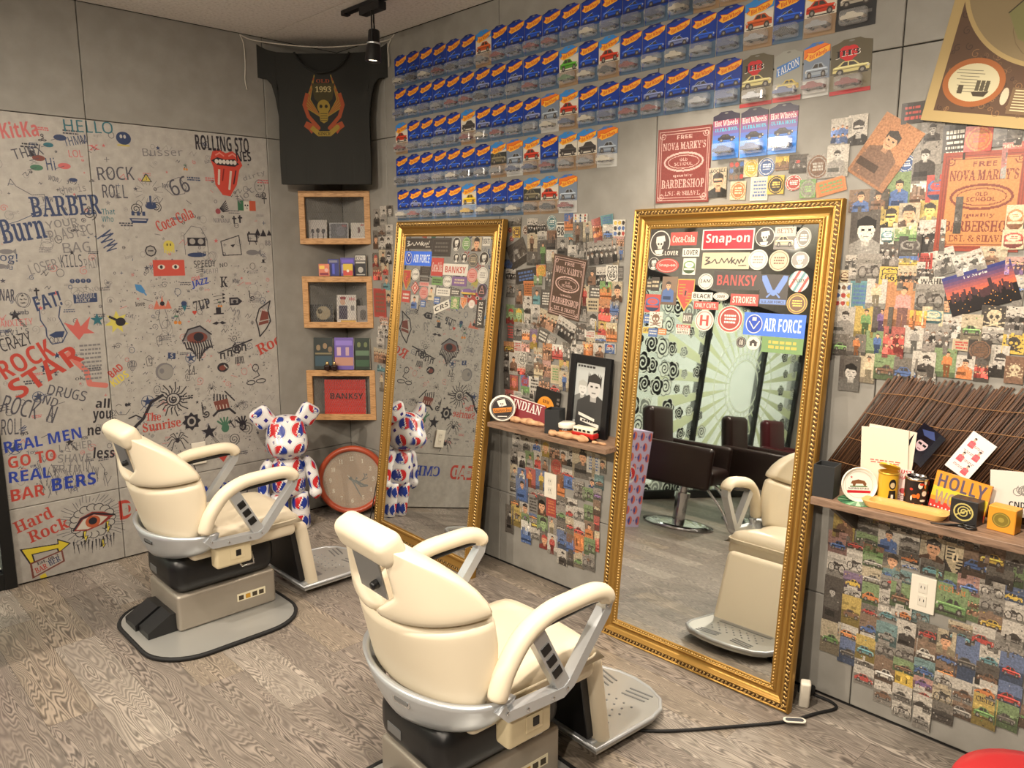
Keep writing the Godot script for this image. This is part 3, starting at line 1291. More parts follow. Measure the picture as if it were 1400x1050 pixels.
func draw_skull(o: Vector2, s: float, c: Color, k: Color):
	oval(o.x, o.y - s * 0.12, s * 0.42, s * 0.38, c)
	rect(o.x - s * 0.22, o.y + s * 0.12, s * 0.44, s * 0.3, c)
	oval(o.x - s * 0.17, o.y - s * 0.05, s * 0.11, s * 0.12, k)
	oval(o.x + s * 0.17, o.y - s * 0.05, s * 0.11, s * 0.12, k)
	poly(PackedVector2Array([o + Vector2(0, s * 0.05), o + Vector2(s * 0.06, s * 0.18), o + Vector2(-s * 0.06, s * 0.18)]), k)
	for i in 3:
		line(o + Vector2((i - 1) * s * 0.1, s * 0.24), o + Vector2((i - 1) * s * 0.1, s * 0.42), max(1.0, s * 0.03), k)

func draw_print(kind: String, x: float, y: float, w: float, h: float, f: String, b: String, text: String):
	var F := hue(f)
	var B := hue(b)
	if ["car", "bike", "face", "man", "body", "group"].has(kind):
		B = B.lerp(Color8(138, 130, 118), 0.32)
	var mono := "kgdw".contains(f) and "kgdw".contains(b)
	var s: float = min(w, h)
	var cx := x + w / 2
	var cy := y + h / 2
	var k := hue("k")
	var wh := hue("w")
	rect(x, y, w, h, B)
	match kind:
		"car":
			var horizon := y + h * rng.randf_range(0.42, 0.6)
			rect(x, horizon, w, y + h - horizon, toned(B, 0.66))
			for i in 4:
				rect(x + rng.randf() * w, y + h * rng.randf_range(0.1, 0.45), w * rng.randf_range(0.15, 0.4), h * 0.08, toned(B, rng.randf_range(0.75, 1.2)))
			if text == "TITLE":
				words("CUSTOM", Vector2(cx, y + h * 0.16), w * 0.8, h * 0.16, hue("o") if b == "e" else k, 4)
			if text == "BETTY":
				words("BETTY", Vector2(cx, y + h * 0.17), w * 0.8, h * 0.2, hue("n"), 3)
			var cw := w * rng.randf_range(0.76, 0.94)
			draw_car(cx - cw / 2, y + h * 0.38, cw, min(h * 0.5, cw * 0.62), F, rng.randf() < 0.5)
		"bike":
			rect(x, y + h * 0.72, w, h * 0.28, toned(B, 0.7))
			rect(x, y + h * 0.2, w, h * 0.12, toned(B, 0.88))
			draw_bike(x + w * 0.04, y + h * 0.5 - min(h * 0.42, w * 0.42), w * 0.92, min(h * 0.84, w * 0.84), F)
		"face":
			var pale := b == "k"
			var flesh := skin(mono) if not "teyor".contains(b) or b == f else toned(B, 1.25)
			if f == "w" and pale:
				flesh = wh
			var hair := k if not pale else toned(k, 0.5)
			if "ryo".contains(f):
				hair = F
			rect(x, y + h * 0.1, w * 0.2, h * 0.5, toned(B, 0.85))
			person(cx + w * rng.randf_range(-0.06, 0.06), y + h * 0.46, s * 0.72, toned(F, 0.7), flesh, hair)
			if f == "k":
				rect(cx - s * 0.25, y + h * 0.42, s * 0.5, s * 0.1, k)
			if text == "ROCKET" or text == "POMADE":
				words(text, Vector2(cx, y + h * 0.09), w * 0.86, h * 0.11, k if text == "ROCKET" else hue("s"), 3)
		"man":
			rect(x, y + h * 0.55, w, h * 0.45, toned(B, 0.85))
			person(cx + w * rng.randf_range(-0.08, 0.08), y + h * 0.32, s * 0.38, F, skin(mono), hue("k"))
			rect(x + w * rng.randf_range(0.0, 0.2), y + h * 0.7, w * 0.5, h * 0.12, toned(F, 0.6))
		"body":
			rect(x, y + h * 0.8, w, h * 0.2, toned(B, 0.7))
			person(cx + w * rng.randf_range(-0.1, 0.1), y + h * 0.18, min(h * 0.16, w * 0.3), F, skin(mono), hue("k") if f != "y" else hue("s"), true)
		"group":
			rect(x, y + h * 0.4, w, h * 0.6, toned(B, 0.75))
			var n := int(clamp(w / max(s, 1.0) * 4, 3, 7))
			for row in 2:
				for i in n:
					var tone := toned(F, rng.randf_range(0.5, 1.5))
					person(x + w * (i + 0.5 + 0.2 * row) / n, y + h * (0.28 + 0.27 * row) + rng.randf() * h * 0.08, s * 0.17, tone, skin(mono), hue("k") if rng.randf() < 0.7 else hue("n"))
		"scene":
			rect(x, y + h * 0.45, w, h * 0.55, F)
			for i in 7:
				var bw := w * rng.randf_range(0.08, 0.24)
				var bh := h * rng.randf_range(0.12, 0.5)
				rect(x + rng.randf() * (w - bw), y + h * 0.62 - bh, bw, bh, toned(F.lerp(B, 0.3), rng.randf_range(0.5, 1.35)))
			rect(x, y + h * 0.8, w, h * 0.08, toned(F, 0.6))
			oval(x + w * 0.7, y + h * 0.24, s * 0.1, s * 0.1, toned(B, 1.25))
		"sunset":
			for i in 8:
				rect(x, y + h * 0.075 * i, w, h * 0.08, Color8(48, 52, 112).lerp(Color8(226, 104, 62), i / 7.0))
			rect(x, y + h * 0.55, w, h * 0.45, Color8(24, 18, 20))
			for i in 26:
				var bw := w * 0.03
				rect(x + w * (0.05 + 0.034 * i), y + h * (0.55 - rng.randf_range(0.02, 0.16)), bw, h * 0.2, Color8(70, 44, 48))
			rect(x + w * 0.62, y + h * 0.3, w * 0.05, h * 0.3, Color8(60, 40, 46))
			for i in 90:
				rect(x + rng.randf() * w, y + h * rng.randf_range(0.56, 0.98), 2, 2, Color8(232, 164, 74))
			words("Los Angeles", Vector2(x + w * 0.48, y + h * 0.13), w * 0.36, h * 0.08, wh, 4)
		"text":
			var rows := 5 if h > w else 3
			rect(x + w * 0.06, y + h * 0.06, w * 0.88, h * 0.88, toned(B, 0.92))
			if text != "":
				words(text, Vector2(cx, cy), w * 0.84, h * 0.6, F, 1)
			else:
				scribble_lines(x + w * 0.12, y + h * 0.14, w * 0.76, h * 0.72, rows, F if f != b else toned(F, 0.6))
		"round":
			oval(cx, cy, w * 0.47, h * 0.47, F)
			oval(cx, cy, w * 0.4, h * 0.4, toned(B, 1.05) if f != b else toned(B, 1.3))
			oval(cx, cy, w * 0.36, h * 0.36, toned(F, 0.9))
			scribble_lines(cx - w * 0.24, cy - h * 0.18, w * 0.48, h * 0.36, 3, toned(B, 1.2) if f != b else wh)
		"logos":
			for i in 3:
				for j in 3:
					oval(x + w * (0.18 + 0.32 * i), y + h * (0.18 + 0.32 * j), s * 0.13, s * 0.13, [F, k, hue("b"), hue("r"), hue("y")][rng.randi() % 5])
		"num":
			rect(x + w * 0.1, y + h * 0.06, w * 0.8, h * 0.12, k)
			words(text, Vector2(cx, y + h * 0.6), w * 0.8, h * 0.6, k, 1)
		"shield":
			var p := PackedVector2Array()
			for q in [[-0.42, -0.3], [-0.3, -0.44], [-0.15, -0.38], [0, -0.46], [0.15, -0.38], [0.3, -0.44], [0.42, -0.3], [0.38, -0.1], [0.44, 0.12], [0.3, 0.34], [0, 0.46], [-0.3, 0.34], [-0.44, 0.12], [-0.38, -0.1]]:
				p.append(Vector2(cx + q[0] * w, cy + q[1] * h))
			poly(p, k)
			var p2 := PackedVector2Array()
			for q in p:
				p2.append(Vector2(cx, cy) + (q - Vector2(cx, cy)) * 0.86)
			var inner := hue("y") if b == "y" else wh
			poly(p2, inner)
			rect(cx - w * 0.32, cy - h * 0.17, w * 0.64, h * 0.04, k)
			words("US", Vector2(cx, cy - h * 0.25), w * 0.2, h * 0.09, k, 1)
			words(text, Vector2(cx, cy + h * 0.08), w * 0.5, h * 0.34, k, 1)
		"tin":
			oval(cx, cy + h * 0.2, w * 0.44, h * 0.22, toned(F, 0.6))
			rect(cx - w * 0.44, cy - h * 0.08, w * 0.88, h * 0.28, toned(F, 0.75))
			oval(cx, cy - h * 0.1, w * 0.44, h * 0.24, F)
			oval(cx, cy - h * 0.1, w * 0.34, h * 0.17, toned(B, 1.1) if f != b else wh)
			rect(cx - w * 0.4, cy + h * 0.1, w * 0.8, h * 0.12, B)
			scribble_lines(cx - w * 0.2, cy - h * 0.18, w * 0.4, h * 0.16, 2, F)
		"skull":
			draw_skull(Vector2(cx, cy), s * 0.7, F, B)
			for i in 7:
				var a := PI + PI * i / 6.0
				var o := Vector2(cx, cy) + Vector2(cos(a), sin(a)) * s * 0.43
				rect(o.x - s * 0.03, o.y - s * 0.03, s * 0.06, s * 0.06, F)
			line(Vector2(cx - s * 0.4, cy + s * 0.42), Vector2(cx + s * 0.4, cy + s * 0.2), s * 0.06, F)
			line(Vector2(cx + s * 0.4, cy + s * 0.42), Vector2(cx - s * 0.4, cy + s * 0.2), s * 0.06, F)
		"crest":
			var p := PackedVector2Array([Vector2(cx - w * 0.44, y + h * 0.08), Vector2(cx + w * 0.44, y + h * 0.08), Vector2(cx + w * 0.42, y + h * 0.55), Vector2(cx, y + h * 0.95), Vector2(cx - w * 0.42, y + h * 0.55)])
			poly(p, F)
			for i in 4:
				rect(cx - w * 0.36, y + h * (0.2 + 0.09 * i), w * 0.34, h * 0.04, toned(B, 0.8))
				rect(cx + w * 0.04, y + h * (0.46 + 0.09 * i), w * 0.3, h * 0.04, toned(B, 0.8))
			rect(cx - w * 0.14, y + h * 0.34, w * 0.28, h * 0.24, toned(F, 1.2))
			poly(PackedVector2Array([Vector2(cx - w * 0.06, y + h * 0.54), Vector2(cx - w * 0.02, y + h * 0.38), Vector2(cx + w * 0.07, y + h * 0.4), Vector2(cx + w * 0.03, y + h * 0.55)]), k)
		"label":
			rect(x, y, w, h, toned(F, 0.72) if f != "o" else Color8(140, 62, 44))
			var ink := hue("p").lerp(wh, 0.4) if f != "o" else Color8(206, 156, 98)
			if f == "o":
				rect(x + w * 0.08, y + h * 0.06, w * 0.84, h * 0.88, Color8(176, 122, 72))
				ink = Color8(112, 52, 38)
			for d in [0.035, 0.07]:
				path([Vector2(x + w * d, y + h * d), Vector2(x + w * (1 - d), y + h * d), Vector2(x + w * (1 - d), y + h * (1 - d)), Vector2(x + w * d, y + h * (1 - d))], max(2.0, w * 0.012), ink, true)
			for q in [[0.1, 0.09], [0.9, 0.09], [0.1, 0.91], [0.9, 0.91]]:
				curl(Vector2(x + w * q[0], y + h * q[1]), w * 0.06, 1.5, max(2.0, w * 0.012), ink)
			words("FREE", Vector2(cx, y + h * 0.12), w * 0.28, h * 0.05, ink, 1)
			words("NOVA MARKY'S", Vector2(cx, y + h * 0.235), w * 0.8, h * 0.1, ink, 3)
			ring(Vector2(cx, y + h * 0.45), w * 0.36, h * 0.12, max(3.0, w * 0.03), ink)
			ring(Vector2(cx, y + h * 0.45), w * 0.29, h * 0.085, max(2.0, w * 0.012), ink)
			words("OLD", Vector2(cx, y + h * 0.42), w * 0.14, h * 0.04, ink, 1)
			words("SCHOOL", Vector2(cx, y + h * 0.475), w * 0.34, h * 0.045, ink, 1)
			words("quality", Vector2(cx, y + h * 0.635), w * 0.36, h * 0.05, ink, 4)
			words("BARBERSHOP", Vector2(cx, y + h * 0.74), w * 0.8, h * 0.11, ink, 3)
			words("EST. & SHAVE", Vector2(cx, y + h * 0.865), w * 0.66, h * 0.06, ink, 3)
		"cola":
			rect(x + w * 0.08, y + h * 0.04, w * 0.84, h * 0.92, toned(hue("b"), 0.9))
			oval(cx, cy, s * 0.42, s * 0.42, wh)
			poly(PackedVector2Array([Vector2(cx - s * 0.38, cy - s * 0.12), Vector2(cx - s * 0.22, cy - s * 0.36), Vector2(cx + s * 0.22, cy - s * 0.36), Vector2(cx + s * 0.38, cy - s * 0.16), Vector2(cx, cy - s * 0.1)]), hue("r"))
			poly(PackedVector2Array([Vector2(cx - s * 0.38, cy + s * 0.16), Vector2(cx, cy + s * 0.12), Vector2(cx + s * 0.38, cy + s * 0.1), Vector2(cx + s * 0.22, cy + s * 0.36), Vector2(cx - s * 0.22, cy + s * 0.36)]), toned(hue("b"), 0.9))
			words(text, Vector2(cx, cy), s * 0.7, s * 0.14, toned(hue("b"), 0.8), 1)
		"oval":
			oval(cx, cy, w * 0.46, h * 0.46, F)
			if text == "TRI":
				path([Vector2(cx, y + h * 0.15), Vector2(x + w * 0.78, y + h * 0.7), Vector2(x + w * 0.22, y + h * 0.7)], max(2.0, s * 0.05), hue("p"), true)
				line(Vector2(x + w * 0.3, y + h * 0.5), Vector2(x + w * 0.7, y + h * 0.5), max(2.0, s * 0.05), hue("p"))
			else:
				poly(PackedVector2Array([Vector2(x + w * 0.3, y + h * 0.25), Vector2(x + w * 0.7, y + h * 0.2), Vector2(x + w * 0.76, y + h * 0.42), Vector2(x + w * 0.3, y + h * 0.5)]), B)
				draw_skull(Vector2(cx, y + h * 0.55), s * 0.42, B, F)
				poly(PackedVector2Array([Vector2(x + w * 0.25, y + h * 0.78), Vector2(x + w * 0.7, y + h * 0.74), Vector2(x + w * 0.62, y + h * 0.94), Vector2(x + w * 0.34, y + h * 0.92)]), B)
		"ovalword":
			if f == "stripe":
				rect(x, y, w, h, wh)
				for i in 5:
					poly(PackedVector2Array([Vector2(x + w * (0.3 * i - 0.4), y + h), Vector2(x + w * (0.3 * i - 0.26), y + h), Vector2(x + w * (0.3 * i + 0.3), y), Vector2(x + w * (0.3 * i + 0.16), y)]), hue("r") if i % 2 else hue("t"))
				words("JENSEN", Vector2(cx, cy), w * 0.66, h * 0.2, k, 3)
			else:
				rect(x, y, w, h, F)
				ring(Vector2(cx, cy), w * 0.42, h * 0.42, max(1.5, s * 0.03), B)
				if text != "":
					words(text, Vector2(cx, cy), w * (0.7 if text.length() > 2 else 0.46), h * (0.24 if text.length() > 2 else 0.5), B, 1 if text == "H" or text == "Snap-on" else 3)
				else:
					scribble_lines(x + w * 0.22, y + h * 0.3, w * 0.56, h * 0.4, 3, B)
		"word", "wordbox", "script", "vword", "squig", "plate":
			rect(x, y, w, h, F)
			if kind == "wordbox":
				rect(x, y, w, h, wh)
				rect(x + w * 0.025, y + h * 0.06, w * 0.95, h * 0.88, Color8(206, 32, 48))
			if kind == "plate":
				path([Vector2(x + w * 0.06, y + h * 0.08), Vector2(x + w * 0.94, y + h * 0.08), Vector2(x + w * 0.94, y + h * 0.92), Vector2(x + w * 0.06, y + h * 0.92)], 2.0, B, true)
				scribble_lines(x + w * 0.15, y + h * 0.2, w * 0.7, h * 0.6, 3, B)
			elif kind == "squig":
				var pts := []
				for q in [[0.06, 0.28], [0.16, 0.3], [0.08, 0.5], [0.17, 0.55], [0.07, 0.74], [0.22, 0.6], [0.28, 0.4], [0.32, 0.66], [0.38, 0.62], [0.42, 0.36], [0.48, 0.62], [0.54, 0.36], [0.58, 0.64], [0.64, 0.3], [0.63, 0.66], [0.7, 0.4], [0.65, 0.52], [0.72, 0.7], [0.76, 0.42], [0.8, 0.66], [0.83, 0.4], [0.87, 0.58], [0.92, 0.26]]:
					pts.append(Vector2(x + q[0] * w, y + q[1] * h))
				path(pts, max(2.5, h * 0.07), B)
				line(Vector2(x + w * 0.78, y + h * 0.8), Vector2(x + w * 0.94, y + h * 0.78), max(2.0, h * 0.06), B)
			elif kind == "vword":
				words("STUSSY", Vector2(cx, cy), h * 0.84, w * 0.5, B, 4, PI / 2)
			elif text != "":
				var ft := 1
				if kind == "script":
					ft = 4
				if text.contains("_") and text != "BLACK_LIVES":
					words(text.replace("_", " "), Vector2(cx, cy), w * 0.86, h * 0.6, B, 1)
				elif text == "BLACK_LIVES":
					rect(x, y, w, h * 0.34, B)
					words("BLACK", Vector2(cx, y + h * 0.18), w * 0.8, h * 0.22, F, 1)
					words("LIVES", Vector2(cx, y + h * 0.5), w * 0.8, h * 0.22, B, 1)
					words("MATTER", Vector2(cx, y + h * 0.82), w * 0.8, h * 0.22, k, 1)
				elif kind == "script" and h > w:
					words(text, Vector2(cx, y + h * 0.4), w * 0.84, h * 0.2, B, ft)
					poly(PackedVector2Array([Vector2(x, y + h * 0.66), Vector2(x + w * 0.4, y + h * 0.74), Vector2(x + w, y + h * 0.6), Vector2(x + w * 0.4, y + h * 0.82)]), B)
				else:
					words(text, Vector2(cx, cy), w * 0.84, h * 0.56, B if kind != "wordbox" else wh, ft)
			else:
				scribble_lines(x + w * 0.1, y + h * 0.2, w * 0.8, h * 0.62, 2, B)
		"wing":
			var q := toned(hue("b"), 1.25)
			for sgn in [-1.0, 1.0]:
				poly(PackedVector2Array([Vector2(cx, cy + h * 0.06), Vector2(cx + sgn * w * 0.3, y + h * 0.02), Vector2(cx + sgn * w * 0.46, y + h * 0.04), Vector2(cx + sgn * w * 0.44, y + h * 0.2), Vector2(cx + sgn * w * 0.2, cy + h * 0.12)]), q)
				line(Vector2(cx, cy + h * 0.02), Vector2(cx + sgn * w * 0.22, cy + h * 0.24), h * 0.06, q)
			oval(cx, cy + h * 0.1, w * 0.1, h * 0.1, q)
			rect(x + w * 0.04, y + h * 0.82, w * 0.92, h * 0.16, q)
			words("U.S. AIR FORCE", Vector2(cx, y + h * 0.9), w * 0.8, h * 0.08, k, 1)
		"airforce":
			rect(x, y, w, h, Color8(70, 112, 214))
			oval(x + h * 0.5, cy, h * 0.4, h * 0.42, wh)
			oval(x + h * 0.5, cy, h * 0.36, h * 0.38, Color8(44, 74, 170))
			path([Vector2(x + h * 0.26, y + h * 0.38), Vector2(x + h * 0.5, y + h * 0.72), Vector2(x + h * 0.74, y + h * 0.38)], max(2.0, h * 0.05), wh)
			rect(x + h * 0.4, y + h * 0.2, h * 0.2, h * 0.16, wh)
			words("AIR FORCE", Vector2(x + w * 0.64, cy), w * 0.6, h * 0.56, Color8(206, 214, 226), 1)
		"house":
			rect(x, y, w, h, F)
			poly(PackedVector2Array([Vector2(cx, y + h * 0.2), Vector2(x + w * 0.84, y + h * 0.44), Vector2(x + w * 0.16, y + h * 0.44)]), B)
			rect(x + w * 0.24, y + h * 0.44, w * 0.52, h * 0.26, B)
			rect(x + w * 0.42, y + h * 0.5, w * 0.16, h * 0.2, F)
		"diamond":
			rect(x, y, w, h, F)
			path([Vector2(cx, y + h * 0.14), Vector2(x + w * 0.86, cy), Vector2(cx, y + h * 0.86), Vector2(x + w * 0.14, cy)], max(2.0, s * 0.06), B, true)
			star(Vector2(cx, cy), s * 0.2, B)
		"fish":
			rect(x, y, w, h, F)
			rect(x, y + h * 0.52, w, h * 0.2, B)
			rect(x, y + h * 0.72, w, h * 0.28, k)
			oval(x + w * 0.14, y + h * 0.42, s * 0.07, s * 0.07, wh)

# ---------------------------------------------------------------- toy card pictures
func draw_card(x: float, y: float, w: float, h: float, v: String):
	var blue := Color8(26, 58, 150)
	var deep := Color8(16, 34, 104)
	var sky := Color8(58, 134, 206)
	var cx := x + w / 2
	match v:
		"A", "B":
			rect(x, y, w, h, deep)
			poly(PackedVector2Array([Vector2(x, y + h * 0.1), Vector2(x + w, y), Vector2(x + w, y + h * 0.5), Vector2(x, y + h * 0.6)]), blue)
			draw_car(x + w * 0.08, y + h * 0.36, w * 0.86, h * 0.22, Color8(40, 84, 190) if v == "A" else Color8(120, 130, 170), true)
			line(Vector2(x + w * 0.1, y + h * 0.5), Vector2(x + w * 0.6, y + h * 0.36), 2.0, Color8(170, 190, 230))
			rect(x, y + h * 0.6, w, h * 0.4, Color8(30, 66, 136) if v == "A" else Color8(72, 94, 122))
			poly(PackedVector2Array([Vector2(x, y + h), Vector2(x + w * 0.2, y + h * 0.7), Vector2(x + w, y + h * 0.64), Vector2(x + w, y + h)]), Color8(82, 104, 128))
		"P", "G", "R", "Y", "D", "W":
			rect(x, y, w, h, Color8(206, 198, 184))
			poly(PackedVector2Array([Vector2(x, y), Vector2(x + w, y), Vector2(x + w, y + h * 0.22), Vector2(x + w * 0.5, y + h * 0.3), Vector2(x, y + h * 0.24)]), sky)
			rect(x, y + h * 0.3, w, h * 0.32, Color8(214, 206, 190) if v != "D" else Color8(58, 60, 58))
			var cc: Color = {"P": Color8(200, 92, 48), "G": Color8(84, 150, 54), "R": Color8(190, 60, 40), "Y": Color8(226, 180, 40), "D": Color8(120, 112, 90), "W": Color8(70, 66, 66)}[v]
			draw_car(x + w * 0.04, y + h * 0.3, w * 0.92, h * 0.3, cc, rng.randf() < 0.5)
			rect(x, y + h * 0.62, w, h * 0.38, Color8(150, 124, 96) if v != "Y" else Color8(120, 150, 190))
		"J":
			rect(x, y, w, h, Color8(92, 84, 66))
			rect(x, y + h * 0.62, w, h * 0.3, Color8(120, 112, 92))
			rect(x, y + h * 0.92, w, h * 0.08, Color8(172, 36, 40))
			oval(x + w * 0.36, y + h * 0.24, w * 0.16, h * 0.12, Color8(196, 40, 44))
			oval(x + w * 0.52, y + h * 0.24, w * 0.16, h * 0.12, Color8(196, 40, 44))
			poly(PackedVector2Array([Vector2(x + w * 0.22, y + h * 0.28), Vector2(x + w * 0.66, y + h * 0.28), Vector2(x + w * 0.44, y + h * 0.46)]), Color8(196, 40, 44))
			words("JH3", Vector2(x + w * 0.42, y + h * 0.27), w * 0.6, h * 0.14, Color8(235, 230, 220), 4)
			words("JH3", Vector2(x + w * 0.41, y + h * 0.265), w * 0.58, h * 0.13, Color8(24, 22, 24), 4)
			draw_car(x + w * 0.06, y + h * 0.38, w * 0.9, h * 0.26, Color8(206, 194, 132), true)
		"K":
			rect(x, y, w, h, Color8(44, 44, 46))
			rect(x, y + h * 0.12, w, h * 0.1, Color8(66, 66, 68))
			draw_car(x + w * 0.1, y + h * 0.34, w * 0.8, h * 0.24, Color8(168, 160, 146), false)
			rect(x + w * 0.1, y + h * 0.7, w * 0.8, h * 0.06, Color8(96, 94, 92))
		"M":
			rect(x, y, w, h, Color8(46, 40, 60))
			for i in 5:
				rect(x, y + h * (0.18 + 0.1 * i), w, h * 0.1, Color8(150, 60, 90).lerp(Color8(58, 120, 210), i / 4.0))
			rect(x, y + h * 0.66, w, h * 0.34, Color8(62, 132, 220))
			words("Hot Wheels", Vector2(cx, y + h * 0.24), w * 0.88, h * 0.12, Color8(236, 214, 210), 4)
			words("ULTRA HOTS", Vector2(cx, y + h * 0.38), w * 0.84, h * 0.07, Color8(60, 196, 214), 4)
			draw_car(x + w * 0.2, y + h * 0.47, w * 0.66, h * 0.16, Color8(40, 36, 44), true)
		"S":
			rect(x, y, w, h, Color8(70, 116, 190))
			rect(x, y + h * 0.18, w, h * 0.5, Color8(120, 132, 150))
			poly(PackedVector2Array([Vector2(x, y + h * 0.1), Vector2(x + w, y + h * 0.02), Vector2(x + w, y + h * 0.2), Vector2(x, y + h * 0.28)]), Color8(226, 120, 40))
			draw_car(x + w * 0.06, y + h * 0.36, w * 0.88, h * 0.28, Color8(150, 160, 172), false)
			rect(x, y + h * 0.68, w, h * 0.32, Color8(186, 186, 182))
		"F":
			rect(x, y, w, h, Color8(150, 150, 142))
			poly(PackedVector2Array([Vector2(x + w * 0.1, y + h * 0.3), Vector2(x + w * 0.9, y + h * 0.16), Vector2(x + w * 0.9, y + h * 0.36), Vector2(x + w * 0.1, y + h * 0.5)]), Color8(70, 120, 190))
			words("FALCON", Vector2(cx, y + h * 0.33), w * 0.76, h * 0.14, Color8(236, 234, 226), 4, -0.25)
			draw_car(x + w * 0.1, y + h * 0.56, w * 0.8, h * 0.24, Color8(216, 184, 60), false)
			rect(x, y + h * 0.9, w, h * 0.1, Color8(180, 40, 40))
	if not "JKMF".contains(v):
		# flame shaped logo
		var fl := PackedVector2Array()
		for q in [[0.04, 0.26], [0.16, 0.2], [0.1, 0.15], [0.36, 0.17], [0.6, 0.12], [0.96, 0.07], [0.92, 0.17], [0.7, 0.25], [0.42, 0.29], [0.2, 0.32]]:
			fl.append(Vector2(x + q[0] * w, y + q[1] * h))
		poly(fl, Color8(206, 52, 36))
		var f2 := PackedVector2Array()
		for q in fl:
			f2.append(q + Vector2(w * 0.02, h * 0.012))
		poly(f2, Color8(240, 176, 58))
		words("Hot Wheels", Vector2(x + w * 0.54, y + h * 0.215), w * 0.66, h * 0.085, Color8(196, 40, 32), 4, -0.14)
	oval(cx, y + h * 0.04, w * 0.07, h * 0.016, Color8(120, 118, 112))

# ---------------------------------------------------------------- graffiti on the left wall
const GX0 := -1.88
const GY1 := 2.2
const GPX := 900.0

func gp(x: float, y: float) -> Vector2:
	return Vector2((x - GX0) * GPX, (GY1 - y) * GPX)

func ink(ch: String) -> Color:
	match ch:
		"k": return Color8(34, 32, 40)
		"d": return Color8(66, 66, 76)
		"g": return Color8(112, 110, 112)
		"r": return Color8(172, 62, 52)
		"pr": return Color8(184, 96, 96)
		"b": return Color8(44, 58, 92)
		"u": return Color8(34, 58, 150)
		"t": return Color8(40, 96, 108)
		"y": return Color8(206, 188, 66)
		"e": return Color8(64, 106, 84)
		"n": return Color8(112, 60, 52)
	return Color8(60, 60, 66)

func hand(o: Vector2, s: float, c: Color, open: bool):
	if open:
		oval(o.x, o.y + s * 0.2, s * 0.26, s * 0.3, c)
		for i in 5:
			var a := -PI / 2 + (i - 2.2) * 0.34
			line(o + Vector2(0, s * 0.1), o + Vector2(0, s * 0.2) + Vector2.from_angle(a) * s * (0.72 if i < 4 else 0.5), s * 0.12, c)
	else:
		for i in 5:
			var a := -PI / 2 + (i - 2.2) * 0.34
			ring(o + Vector2(0, s * 0.15) + Vector2.from_angle(a) * s * 0.42, s * 0.08, s * 0.26, 2.0, c)
		curl(o + Vector2(0, s * 0.2), s * 0.22, 2.0, 2.0, c)

